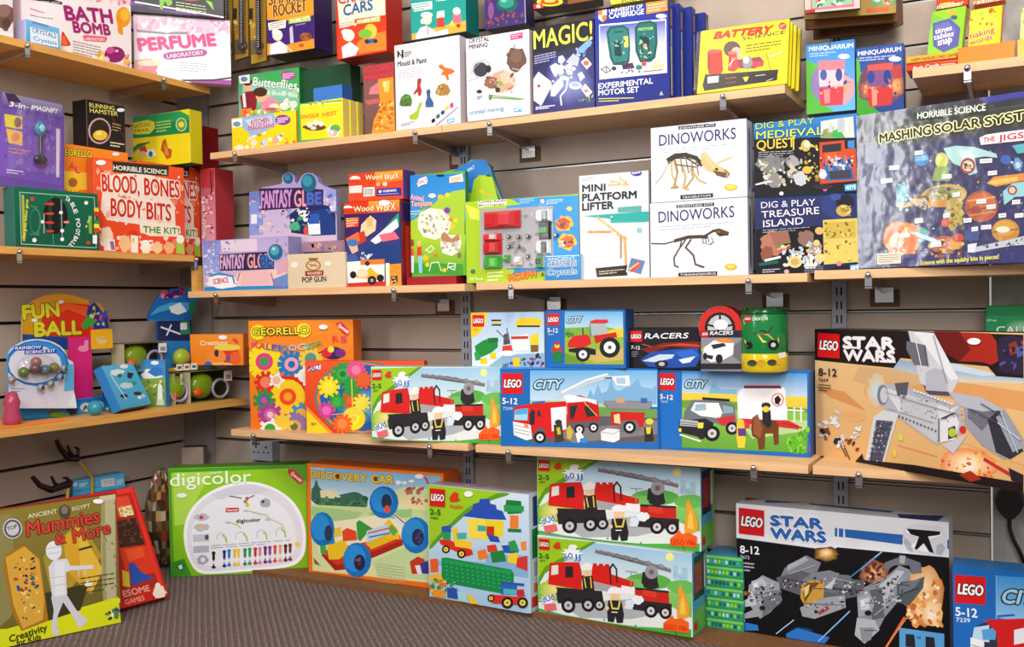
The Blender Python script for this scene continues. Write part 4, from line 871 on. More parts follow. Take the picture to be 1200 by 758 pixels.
DUP = '''
g 9cc8e4 e8f2ee 30 55 645 82 645 260 30 230
g 8cc868 4cae3c 30 230 645 235 636 408 30 330
p 9cc81c 30 55 262 60 130 135 60 165 32 210
p 5c9c1c 245 60 262 60 130 145 60 190 32 240 32 210 60 165 130 125
e f4ec8c 552 105 16 16
p a8c8d8 565 135 585 135 585 165 600 165 600 140 622 142 622 190 565 186
s 8 4 8cb8d0 568 140 620 142 620 185 568 182
e 5cb04c 470 200 90 30
e 6cbc58 600 215 60 26
e 78c060 400 210 70 18
p e6eae8 250 235 400 215 420 232 500 262 640 330 640 372 420 372 300 362 120 340 34 330 34 300 120 290
p b0b4b8 120 300 400 270 560 310 400 345 200 350
p 3cac3c 34 322 150 345 400 372 636 395 636 408 400 385 30 332
r f0e088 a4c83c 90 250 50 40
@fire_truck_print picture of a red fire truck with ladder crane
l 3a3438 7 265 100 555 158
l 7c7478 14 262 98 390 118 552 155
l a49ca0 3 262 92 552 150
l 4c4448 2 280 90 300 112 310 96 330 118 345 102 362 122 380 108 400 128 420 114 440 134 470 124 490 142 520 134 540 152
p 2c282c 445 165 500 170 508 215 440 210
e 2c282c 478 215 32 14
e 9c969c 480 165 26 26
e 6c666c 480 165 10 10
p 2a262a 100 240 285 245 292 290 110 300
p d8201c 78 150 120 145 195 142 205 180 205 245 72 230
p e0e8d8 86 160 112 156 112 190 84 196
p 2c2428 140 160 170 158 172 200 140 202
p d8261c 205 190 300 180 408 215 405 225 210 240
p d82018 244 152 262 150 320 150 322 180 410 205 410 222 330 222 245 200
l c81c18 9 252 148 262 148
l c81c18 9 276 148 286 148
l c81c18 9 300 148 310 148
p a8a4a8 250 210 350 228 348 250 252 240
p f4f0f4 362 220 412 226 412 256 362 250
p c8281c 415 225 548 232 550 280 415 272
p 2c282c 415 225 550 232 548 240 415 234
p d83c30 445 232 500 238 500 260 448 254
p 2a262a 395 270 560 280 560 320 395 308
w c8c4c8 152 306 28
w c8c4c8 230 300 26
w c8c4c8 275 298 22
w d4d0d4 478 310 26
w d4d0d4 535 314 24
e 2c282c 230 300 4 4
l 2a262a 6 320 215 316 160 328 142 342 160 345 210
p e8c8a0 212 170 240 166 244 190 216 194
p f4f0ec 200 158 226 140 248 150 246 168 206 172
p 2a2628 205 195 248 190 256 245 212 245
l e8c840 5 215 200 222 235
l e8c840 5 240 196 244 235
e f0c8a0 98 252 10 14
e f0e080 94 252 8 12
p f4f2f4 308 240 322 228 340 226 358 234 364 252 312 256
p f0c898 318 252 356 252 354 275 320 276
p 28242a 310 278 362 278 372 330 368 360 344 362 338 335 332 360 308 358 306 320
l e8d050 6 320 280 326 308 350 308 356 280
l fff 3 324 322 346 322
e f0c8a0 306 308 7 8
e f0c8a0 378 300 7 8
l 9c989c 3 400 165 400 220
l 9c989c 3 380 165 424 168
j eef4f8 425 272 22 18
j d8e8f4 395 290 18 20
p f0a030 580 310 590 260 585 225 595 205 608 235 620 262 632 300 628 325 600 335 582 330
p f4c850 592 315 596 270 604 245 612 275 616 318
e 3c78a0 294 352 4 3
e 2c98b0 418 368 4 3
@badge_print red badge with white LEGO lettering
lego 36 60 42 40 2
p d8381c 92 85 104 72 112 68 122 75 118 85 125 92 112 96 98 94
@title_print
t 1c5c28 36 132 76 134 17 2-5
t 2c6c38 40 146 62 146 7 4977
k f4f8ff 168 108 46 24 0 20
t 2c64b8:fff 138 134 172 126 20 60
t 2c64b8:fff 175 130 202 130 18 JJ
k f0f4fc 70 290 32 22 0 20
t 2c50b0:fff 54 300 98 285 22 dUd
p e86c70 56 305 102 298 108 322 62 334
@slogan_badge_print orange badge with red lettering
p f0641c 528 352 550 335 562 320 572 335 598 330 628 345 628 386 528 378
t d81818 532 374 622 378 18 LEGO Ville
l 3c3c3c 2 575 380 580 398
stick 172 84 17 8
'''
A_('duplo_c', 'e4', DUP)
dup_art('duplo_c', 'duplo_b'); dup_art('duplo_c', 'duplo_a')
for k_, y in (('duplo_c', 0), ('duplo_b', 300)):
    F = BOX[k_]['R']; o = BOX[k_]['o']; inv = o.matrix_world.inverted(); g = Geo()
    def q4(a0, b0, a1, b1, c, l): g.poly([inv @ F.P(a*F.w, b*F.h, l) for a, b in ((a0, b0), (a1, b0), (a1, b1), (a0, b1))], c)
    q4(.02, .02, .98, .98, '4aa0cc', .0003); q4(.02, .02, .98, .3, '6cb850', .00035); q4(.1, .42, .75, .94, '2a2434', .0004); q4(.15, .5, .6, .85, '9c2430', .00045); q4(.7, .5, .95, .9, 'd8dce0', .0004)
    q4(.08, .06, .3, .16, 'd02024', .0005); q4(.86, .02, .99, .98, '98c83c', .0005); g.build('side_print', M_CARD, o)
F = BOX['duplo_c']['T']; o = BOX['duplo_c']['o']; inv = o.matrix_world.inverted(); g = Geo()
for i in range(46):
    a, b = rnd.random()*.94, rnd.random()*.8; c = rnd.choice(['c83c50', 'e8e4ec', '8c3c5c', '4c8c4c', '4c5c6c', 'e8b0b8', '88a8a0', '3c3c44'])
    g.poly([inv @ F.P((a+x)*F.w, (b+y)*F.h, .0003+i*STEP) for x, y in ((0, 0), (.05, 0), (.05, .16), (0, .16))], c)
g.build('top_print', M_CARD, o)
A_('city_fire', 'd6', '''
g 6ab0e0 cfe4f2 308 318 872 318 872 480 308 480
p 7cb0d8 560 445 575 400 590 430 610 380 625 420 650 410 670 350 680 400 700 410 760 380 790 350 800 390 850 400 870 380 870 470 560 470
p a8d0a0 308 450 560 455 870 500 870 560 308 540
p 5c5a60 308 520 872 500 872 640 308 640
p 6c9c50 600 480 872 490 872 530 600 520
p 7c7a80 400 590 872 540 872 600 500 640
p 1767b8 178 318 306 318 306 650 178 648
p 1767b8 178 640 876 638 876 660 178 658
@fire_truck_print picture of a red fire engine with trailer
l c8ccd4 12 430 440 560 375 660 345
l f0f2f6 9 450 415 560 360 650 335
p e8eaf0 668 345 748 340 752 388 690 384
p a8c8e0 690 352 730 350 732 378 694 376
l 3c3c44 5 640 352 670 352
p d81c1c 235 480 330 462 470 455 472 580 420 620 235 590
p c81818 470 435 530 428 610 460 618 540 476 548
p f4f2f4 455 432 480 425 600 450 606 470 560 455 470 462
p f4f4f6 400 485 468 478 468 580 405 588
p 9cd8f0 240 492 300 485 296 540 238 538
p 58a8d8 240 492 300 485 296 512 240 515
p 2c2c34 305 510 318 490 330 500 328 560 306 560
p 2c2c34 340 500 350 492 356 520 342 525
p 2c2c34 485 476 520 470 500 535 485 530
p 2c2c34 545 480 575 475 600 520 560 525
p f2f2f6 232 545 310 560 318 622 290 628 236 605
l 8c8c94 3 236 560 306 576
l 8c8c94 3 236 576 306 592
l 8c8c94 3 238 590 306 606
p f09030 282 555 300 560 300 572 282 570
l d8b84c 4 545 455 605 520
l 3c5cc0 9 320 462 372 458
p 5c5c64 325 600 345 570 372 575 380 620 335 640
w e8e8ec 352 615 27
w e8e8ec 527 580 23
w e8e8ec 590 572 22
p 7c7c84 660 490 815 492 850 480 845 455 640 452 635 470
p 8c8c94 638 452 850 462 838 490 660 485
p d0a070 690 440 725 440 728 462 692 462
p 3c64b0 800 440 828 442 828 462 800 464
p c82020 665 500 818 505 810 570 670 560
p f0d8a0 680 515 705 510 710 555 682 550
p 6c6c74 695 575 720 540 780 540 800 580 780 585 700 590
w e8e8ec 750 570 28
p e6e6ea 622 590 650 575 706 580 706 625 680 638 624 628
l 9c9ca4 3 625 592 680 600 704 584
p 3c3a34 412 560 450 555 458 630 420 638
p c8b83c 425 572 440 570 446 600 430 604
e 3c3430 434 548 16 12
p c8b048 470 575 485 560 500 590 490 625 472 620
p f0f0f0 510 598 530 585 550 620 520 640
p 3c84d0 530 620 555 615 560 640 530 640
p 2c2a28 815 570 850 570 858 630 818 635
e d8cc3c 838 545 18 14
p d8c83c 822 570 846 570 842 600 826 600
@badge_print red badge with white LEGO lettering
lego 184 330 92 92 0
@title_print
t f2f6fc 186 466 252 468 26 5-12
t c0d4ec 188 492 230 494 12 7239
i b8dcec:16324c:.03:.11 322 400 446 398 38 CITY
''')
A_('city_horse', 'd7', '''
g 4a94d4 cfe2f0 228 278 712 288 712 400 228 390
p 7cb4d8 330 365 355 310 362 340 380 350 440 350 440 380 330 378
g f0d040 d8c048 228 362 712 378 712 430 228 410
p 6c9c3c 228 392 340 390 450 400 712 425 712 445 228 430
g 8cc04c 5c9c38 228 420 712 440 712 596 228 574
p b0d090 440 460 712 470 712 510 500 540
p 1c6cc0 134 274 226 276 226 574 138 576
p e8e8e0 620 425 700 430 700 436 620 432
l f0f0ec 5 632 418 632 470
l f0f0ec 5 662 420 662 472
l f0f0ec 5 688 420 688 474
s 40 10 5cb028,78c83c,4c9c24 640 540 712 500 712 596 640 590
e f4d048 470 385 40 16
@trailer_print picture of an off-roader with white horse trailer
p f2f2f6 442 380 455 350 475 340 615 340 628 350 630 465 612 470 445 462
l 3c3c44 8 470 342 610 342
l d03030 4 470 336 606 336
e e05048 598 390 24 26
e f8f0f0 598 390 20 22
p 1c1c20 588 405 585 385 600 372 612 390 604 402 604 410
p c83030 450 462 640 470 680 490 680 505 600 495 450 480
l b02020 6 620 480 690 498
p 6c747c 240 432 270 390 380 395 430 410 440 480 420 500 360 480 230 480
p f0eef2 262 430 278 400 370 402 385 440 375 462 300 452
p 98b8c8 280 408 320 404 322 430 278 434
p 8ca8b4 385 410 425 418 428 440 388 444
p 24262c 218 470 320 462 350 480 345 520 300 535 215 515
p b8b8bc 222 465 290 472 292 495 220 490
l 4c4c54 3 222 475 290 482
l 4c4c54 3 222 484 290 490
p e8e040 290 478 312 478 310 500 290 500
p e8e040 216 500 226 500 226 515 216 512
p c83038 360 460 430 450 432 480 380 490
l 24262c 10 310 385 410 392
w c8c8cc 345 520 30
w c8c8cc 422 500 25
l e8e8ec 6 222 525 300 550
e 24262c 305 530 14 12
p 6c3c1c 500 460 520 445 530 470 590 470 602 490 602 560 585 565 580 520 550 520 548 580 525 582 520 540 500 530 495 500
p 8c5430 505 455 522 450 540 500 530 540 505 520
p 24242c 538 430 570 430 575 490 560 500 540 480
e 2c2c30 553 412 18 12
e f0c83c 553 426 13 12
p f0c83c 440 480 468 480 475 545 470 575 445 575 440 540
e f0c040 455 478 14 14
p 5c3c8c 444 500 474 500 476 530 446 530
p d8383c 470 478 492 480 490 500 470 500
@badge_print red badge with white LEGO lettering
lego 140 286 62 66 2
@title_print
t f0f4fc 144 386 194 390 18 5-12
t b8d0e8 146 400 174 402 8 7635
i b8dcec:16324c:.03:.11 238 342 318 344 28 CITY
p d05048 722 560 734 556 734 590 722 592
''')
A_('creator', 'd6', '''
g a8c8e6 dce8f0 44 60 365 60 374 304 52 300
p f4c828 44 60 118 60 110 110 95 140 70 165 46 175
p 8cb0cc 190 250 374 240 374 304 120 302
p f0c81c 245 100 260 85 300 85 340 85 358 95 358 120 245 122
p 2c2c30 250 118 350 118 352 126 250 126
p f0ece8 225 170 300 155 305 225 235 230
p e8d020 308 165 345 150 348 210 310 212
p c83c2c 222 168 300 165 300 178 226 180
p d8c010 320 210 345 205 340 235 320 236
p 7c5c34 310 205 345 205 345 235 312 238
p 4c4c54 190 160 212 150 220 200 190 205
l 6c6c74 5 160 140 200 180
l 6c6c74 5 205 130 210 180
p d83c34 185 210 225 205 232 235 185 240
e f2f0f4 208 242 38 12
p 1c8c3c 62 210 100 185 130 175 165 178 165 215 135 240 90 260 70 250
p 147030 120 175 165 172 168 190 125 198
p f0cc1c 85 265 115 262 120 290 88 290
p f0cc1c 130 240 155 240 160 268 132 266
p 2c9c48 60 240 80 230 90 270 66 275
s 40 7 c83030,3c4c9c,24242c,8c3cc0,3c8c4c 190 290 370 240 372 300 190 302
p f0c81c 232 262 262 262 262 300 234 300
l 2c2c30 6 138 96 178 96
l 2c2c30 6 140 116 178 116
l f0c81c 7 142 106 178 106
@badge_print red badge with white LEGO lettering
lego 52 72 52 52 0
t c89018 56 140 76 140 8 6162
''')
A_('tractor', 'd6', '''
g 6cb4e4 d4e4e8 462 56 720 56 722 180 462 180
p 7cac3c 462 130 560 125 620 120 720 140 722 170 462 175
p e8c830 600 150 722 128 722 190 640 200
g 8cb83c 9cac40 462 170 722 170 724 292 462 290
p c8b060 500 230 722 220 722 270 600 285
p 6c9430 462 240 520 260 560 290 462 290
s 20 6 3c7c2c,5c9c3c,4c6c2c 466 145 500 135 500 165 466 170
@tractor_print picture of a red tractor
l 5c5c60 6 575 110 578 165
l 5c5c60 5 610 105 605 160
l 5c5c60 5 640 105 650 150
p a8b8bc 575 108 645 105 652 152 580 165
p d02828 572 100 600 92 650 92 658 104 640 110 580 110
p d42020 478 190 500 165 560 158 575 170 580 200 540 220 475 215
p c81c1c 590 165 690 148 695 170 650 180 600 200
p 1c1c20 480 222 560 215 600 225 600 250 540 245 480 235
l 2c2c30 5 542 130 544 160
w f2f2f4 543 247 32
w f2f2f4 662 216 46
e c83030 452 0 1 1
p c83030 405 215 450 215 452 245 405 245
p 1c7c3c 410 232 448 232 452 280 410 282
e f0c43c 428 208 12 12
e c02828 428 198 13 7
@badge_print red badge with white LEGO lettering
lego 384 66 54 52 0
@title_print
t f0f4fc 386 148 432 150 18 5-12
t b8d0e8 388 162 412 162 8 7634
i b8dcec:16324c:.03:.11 470 107 536 103 25 CITY
''')
A_('racers', 'd7', '''
p 7c1c14 70 195 160 170 300 165 300 195 180 185 100 210
p c8482c 130 185 220 172 300 178 300 186 200 180
e 20202c 180 235 120 36
p 1c4ca8 70 235 110 205 200 195 290 190 300 230 280 262 200 266 100 262
p c8d8f0 75 240 140 215 200 215 190 230 120 245
p 2c68c8 200 205 270 195 300 220 240 240
p e0e8f8 215 235 280 222 260 245 230 250
e 1c1c20 150 252 26 14
e b8bcc8 150 252 12 8
l e8482c 3 75 175 110 185
@badge_print red badge with white LEGO lettering
lego 28 124 46 42 0
@title_print
i f0f0f4 84 154 250 152 20 RACERS
t e8e8f0 32 194 66 196 13 7-12
x 8c8c94 34 204 60 204 3 8 3
''')
A_('racewheel', 'd7', '''
e d02420 375 112 84 84
e 1c1618 375 112 60 60
e b8bcc4 375 112 48 50
l 2c2828 8 375 112 375 62
l 2c2828 8 375 112 325 100
l 2c2828 8 375 112 425 100
l 2c2828 8 375 112 345 150
l 2c2828 8 375 112 405 150
e e4e4ea 378 100 28 20
p 24242c 300 122 458 122 458 272 300 272
p 8c8890 302 150 458 150 458 250 302 250
p 6c6870 400 200 458 160 458 250
@racing_car_print picture of a white racing car with orange roof
p eef0f4 312 190 350 162 400 158 428 170 426 215 380 240 340 245 310 225
p e8842c 355 158 395 152 428 162 425 172 370 168
p 2c2c34 340 178 390 170 400 182 350 195
e 1c1c20 372 232 14 18
e 1c1c20 318 222 8 14
p 9cc83c 300 200 318 180 312 200
p 2c2c34 320 215 350 220 345 235 320 228
@title_print
i f0f0f4 336 140 424 138 14 RACERS
lego 304 124 26 24 0
''')
A_('canister', 'd7', '''
p f0b81c 470 160 520 135 560 140 600 150 602 170 540 185 480 185
p 2c2c34 500 135 540 120 560 130 530 145
e 1c1c20 580 178 22 20
e c8c8cc 580 178 9 9
e 1c1c20 488 180 14 14
l 3c3c34 4 560 130 575 110
p f4c42c 520 140 560 135 585 160 540 170
p 6cac6c 465 80 540 70 545 90 470 100
lego 470 64 26 26 0
t d8f0d8 500 84 560 82 12 CREATOR
p f0f0e0 598 210 625 205 628 225 600 230
e 3c3c34 500 248 18 12
e c8941c 535 248 16 12
e 3c3c34 575 246 18 12
e e8a01c 600 244 10 10
''')
A_('sw_top', 'd8', '''
g e8c088 dfae70 45 218 788 280 788 688 48 556
g 8cacd0 d8d4c8 330 215 790 280 790 300 300 290
p c8dcec 480 225 560 235 700 270 640 275 520 250
p e0a060 300 260 420 275 788 330 788 400 500 350 300 300
p d8b080 200 240 330 250 500 290 300 330 180 290
p d89458 50 310 150 330 230 400 100 350
p 201618 45 100 350 104 788 128 788 282 690 275 660 240 350 210 325 246 45 218
p a8281c 470 112 668 122 690 150 700 220 672 235 640 225 560 222 520 200
p 6c1818 470 112 560 116 600 180 560 222 500 190
r 7c3c9c 1c1420 740 190 50 60
p 2c2440 700 140 750 130 788 140 788 270 700 262
p 8c3428 735 160 760 150 775 190 740 200
p 4c5ca0 760 175 788 165 788 200 765 210
s 12 8 2c2c5c,5c4c9c,a84838,1c1c30 700 150 788 150 788 260 705 260
@explosion_print orange and white explosion
r f8d8a0 dfa468 280 330 60 40
r bce4f0 e0c090 265 325 32 60
r fffbe8 ec8a3c 590 590 100 60
r fffef4 f8c070 590 590 60 40
s 26 8 f09040,f8c060,e87830,d86828 480 560 700 540 700 640 480 620
r e8a860 e0b480 180 415 50 22
l e07030 3 395 380 560 420
l e8884c 3 340 520 480 560
l f0b070 3 550 500 788 590
@spacecraft_print picture of a light grey winged spacecraft
p 3c3c44 372 110 412 112 430 150 520 340 440 330
p d0d0d8 378 112 470 122 558 285 528 348 420 300
p e8e8ee 400 118 468 122 556 284 530 290
p 6c6c78 372 150 440 165 450 240 400 235 372 180
p b8b8c4 440 260 470 245 505 255 520 330 440 325
p 50505c 440 325 520 330 530 345 450 340
p b4b6c0 270 310 300 300 400 320 560 380 580 470 480 520 340 420 275 375
p dadae0 285 310 340 330 530 390 560 380 480 470 345 400
e 7c7c88 288 342 20 36
e c8ccd4 292 342 14 28
p 585864 330 300 380 296 372 350 340 345
p c6c8d0 350 340 480 370 500 500 470 505 350 420
p e2e2e8 490 420 540 400 560 440 545 500 490 510
p 2c3438 520 460 545 450 550 490 520 500
e b8c83c 535 475 14 16
e d03030 572 465 12 14
p 9c9ca8 575 380 640 365 720 390 788 500 788 540 720 570 640 520 580 450
p 707080 590 380 650 370 700 400 640 470 590 420
p 34343c 660 430 700 395 788 540 740 570 690 545
p 9ca4b4 690 420 712 405 785 530 750 545
p b8bcc8 520 330 640 350 720 395 640 400 560 380
p d4d8de 255 420 290 395 345 405 290 590 225 585
p 54586c 265 430 325 435 285 585 240 580
s 40 4 c8ccd8,8c90a0 265 430 325 435 285 585 240 580
p 1c1416 190 578 215 550 225 585
l c82c24 9 650 570 700 600 770 640
p 24202c 735 600 788 625 788 660 745 645
s 60 3 5c5c68,888894,a0a0ac 330 330 640 400 640 460 350 400
p c8c8d0 500 520 590 480 540 550
e d8d84c 352 492 10 12
e e8c84c 330 548 8 14
p 1c1214 205 570 400 590 788 655 788 690 500 640 300 600 205 580
p a83018 560 625 600 610 640 640 600 650
@small_figures_print little white and brown riding shapes
s 10 9 e8e8ee,d0d0da 105 400 135 400 135 460 105 460
s 10 9 e8e8ee,d0d0da 60 430 90 430 95 490 60 490
s 10 9 e8e8ee,d0d0da 120 480 150 480 150 530 120 540
s 8 8 e8e8ee,d0d0da 180 450 210 450 210 500 180 500
s 14 9 7c4428,8c5434,2c2c30 60 460 200 450 200 540 60 490
l 4c3c34 4 150 520 172 570
l 4c3c34 4 140 520 160 560
@badge_print red badge with white LEGO lettering
lego 58 120 78 86 6
@title_print white two-line title
t f2f0f4::.07 150 174 332 180 38 STAR
t f2f0f4::.07 152 218 332 224 36 WARS
l f2f0f4 6 150 172 200 174
l f2f0f4 6 280 222 334 224
t 2c2420 62 272 126 276 26 8-12
t 3c3028 62 292 96 294 10 7659
x 5c4838 62 302 106 306 3 10 4
stick 614 151 24 12
''')
A_('green_game', 'd8', '''
g 1c9c5c 0c7c44 645 60 900 60 900 330 645 330
r a8d8b0 1c9c5c 780 100 60 30
@title_print white CALI lettering
t f4fff4:0c4c2c 690 122 790 122 24 CALI
t c8ecc8 655 80 690 80 8 the
''')
A_('digicolor', 'e1', '''
g 98d020 7cb81c 74 133 800 104 808 668 90 695
p 4c9c24 74 133 90 135 108 690 90 695
p 3c8c20 90 620 160 600 200 694 90 695
p 4c9c24 74 133 800 104 800 124 74 152
p 58a828 700 104 800 104 804 200 740 150
p b0dc50 100 150 300 145 160 420 110 430
c fbfbfd 155 470 165 400 200 330 260 270 340 225 430 200 520 196 600 215 680 255 740 310 780 380 798 460 795 560 770 610 720 645 500 665 320 680 240 680 200 640 165 560
c e4e4ee 172 470 182 405 215 340 270 282 350 238 430 214 515 208 590 226 668 264 725 318 762 385 780 460 778 550 755 600 700 632 500 652 320 666 250 664 210 630 180 560
c f0f0f6 190 480 230 360 300 300 420 260 560 260 660 310 730 400 750 500 740 560 690 610 480 635 260 640 215 600
p d8d8e4 300 262 440 215 520 212 600 240 560 262 440 268 340 292
@tray_print rows of coloured pens and grey pegs
l a8a8b8 2 480 345 600 390
l b0cc5c 6 500 352 590 372 605 390
l b0cc5c 5 610 392 670 420 680 440
l b0cc5c 6 400 410 440 425 455 440
e c4c4d0 390 412 18 7
e c4c4d0 600 396 18 7
e c4c4d0 484 350 16 6
l c0c0d0 4 330 500 335 475 355 465 372 478 375 505
l c0c0d0 4 430 500 432 470 452 458 478 465 482 490
l c0c0d0 4 540 490 542 460 562 448 584 458 588 480
l c0c0d0 4 640 485 642 450 660 436 682 440 690 470
l a8cc48 8 362 478 378 490 382 516
l a8cc48 8 470 470 485 485 490 508
l a8cc48 8 575 462 590 475 592 498
l a8cc48 8 668 445 686 462 690 486
j c0c0cc 250 384 40 20
e d83c50 250 384 11 10
j c0c0cc 250 436 40 20
e e8c83c 250 436 11 10
p c8c8d4 205 475 290 470 292 508 208 512
e 4c4c5c 278 488 10 14
p b8b8c8 208 535 290 530 290 566 208 570
j a8a8b8 258 605 30 26
e e8e8f0 258 605 13 13
j b0b0bc 582 308 28 24
e 3c3c4c 572 302 8 8
e f0d05c 752 524 14 14
x a8a8b4 300 530 720 500 2 12 4
'''+'\n'.join('e %s %d %d 10 9\nl %s 14 %d %d %d %d\nl %s 6 %d %d %d %d' % (c, x, y+8, c, x, y+18, x, y+40, c, x, y+40, x, y+80) + ('\ne f4f4f8 %d %d 6 6\ne %s %d %d 11 8' % (x, y+58, c, x, y+82))
 for x, y, c in ((314,562,'1c1c20'),(370,555,'2c2c8c'),(395,550,'2c7cc8'),(424,548,'e8c040'),(444,546,'f0c850'),(478,545,'1c8c5c'),(503,542,'2c9c70'),(532,540,'c82c3c'),(556,538,'e880a0'),(584,534,'6c2c7c'),(608,532,'8c4c90'),(635,528,'d84c3c'),(662,526,'e8a078'),(690,524,'5c2430'),(714,520,'7c3c34')))+'''
e e85040 488 284 8 10
e 58b848 480 300 10 8
e e8b83c 490 316 10 10
l 4c4c54 4 400 272 460 282
l 4c4c54 4 490 285 526 268
p d0282c 378 334 446 332 446 352 378 356
t fff 384 350 440 348 10 Quercetti
t 3c3c44 432 412 560 402 18 digicolor
@title_print thin white lower case lettering
t f8fff0::.006 88 222 512 200 66 digicolor
t e8f8c8 298 160 360 154 12 new
@badge_print red badge with white word
p d8342c 705 128 735 132 785 185 778 205 760 210 712 165 700 148
t fff 716 156 768 200 18 Quercetti
p 2c7c3c 115 640 140 615 165 632 150 660
p e8e8e0 130 638 148 628 152 650 138 655
stick 148 269 27 12
''')
A_('discovery', 'e2', '''
p f47a20 40 95 714 147 714 700 48 630
g 7cbce4 d8e8ec 58 112 700 160 700 330 62 300
c 3c6c5c 62 220 75 215 88 165 98 215 140 245 170 260 250 240 290 235 340 270 340 330 62 310
p e8dcb0 105 230 160 225 210 262 170 270 110 265
s 40 12 3c6c4c,4c7c54,2c5c44,5c8c5c 62 280 330 250 335 320 62 310
e dce8b8 560 260 110 50
p f0e4a8 480 240 640 270 700 330 700 420 540 330 470 290
s 14 12 b85c4c,c8705c 520 215 620 225 620 245 520 240
s 12 10 a85048,c8786c 550 260 640 275 640 300 560 290
g c8dc98 e0e4a8 60 300 700 330 700 690 70 625
p a8cc88 60 310 200 320 320 340 280 370 160 380 60 350
p 9cc880 340 340 560 320 560 360 400 380
p f0e8c8 80 400 400 350 560 400 500 500 250 620 100 540
p c4d8a0 360 580 560 500 700 540 700 680 400 655
x a8a878 385 590 530 610 7 14 4
@car_print picture of a toy car with blue tyres, red chassis and yellow wings
p a8281c 110 545 500 460 515 480 515 500 230 620 180 625
p d83820 105 530 500 450 510 475 190 600
p f0c828 140 500 230 470 250 530 200 570 150 570
p e8bc20 330 490 470 430 480 470 360 520
p f0c428 420 400 445 370 490 420 500 470 440 470
p 3c9c3c 285 390 300 375 370 420 340 440 305 480 292 470
p 5cac50 440 420 460 395 490 430 470 455
p e84c28 215 430 240 415 285 430 290 475 220 480
p e8c83c 170 420 210 408 212 455 172 462
p 2c84c0 130 440 172 430 180 490 140 498
p b8d8f0 335 430 440 395 450 440 340 485
l e85040 6 345 440 450 415
l 3c78c0 6 350 460 450 440
p d0e4f0 470 340 530 380 520 410 480 380
l d83c3c 6 475 350 525 392
p e05030 425 325 445 305 465 340 440 360
p 4cac44 105 495 118 475 135 500 140 545 110 540
e 1874c0 118 420 60 84
e 2c90dc 108 412 46 66
e 2a3c5c 148 440 20 40
e 1874c0 422 288 72 80
e 2c90dc 412 278 54 60
e 283450 435 285 26 38
e e8502c 438 322 14 20
e 1874c0 290 572 70 86
e 2c90dc 278 564 54 68
e 2c2848 302 585 28 40
s 10 6 7c3c5c,3c4c8c,a84c3c 285 560 320 560 320 610 285 610
e 1874c0 580 450 72 90
e 2c8cd4 568 440 56 70
e 2c2c50 590 460 30 42
s 10 6 6c3c6c,3c4c8c 570 430 610 430 610 490 575 490
e 2c8c3c 300 0 1 1
p c8381c 550 580 590 555 625 570 610 640 560 640
p e8e0f0 575 600 640 595 645 640 590 645
p 3c3c8c 600 590 640 575 645 640 610 640
p 8c5c2c 75 560 110 600 80 590
@title_print yellow DISCOVERY CAR lettering with brown outline
t f8dc2c:b8762c:.02:.07 62 166 340 188 34 DISCOVERY
t f8dc2c:b8762c:.02:.07 362 190 470 196 38 CAR
e 7c4420 195 160 11 14
e 7c4420 382 172 9 13
t f4f0e8 60 126 130 132 10 SUPER
j f8fcff 495 190 14 10
j f8fcff 525 192 12 8
j f8fcff 558 184 14 7
p d83c34 618 160 632 165 650 205 640 200
stick 597 160 22 12
''')
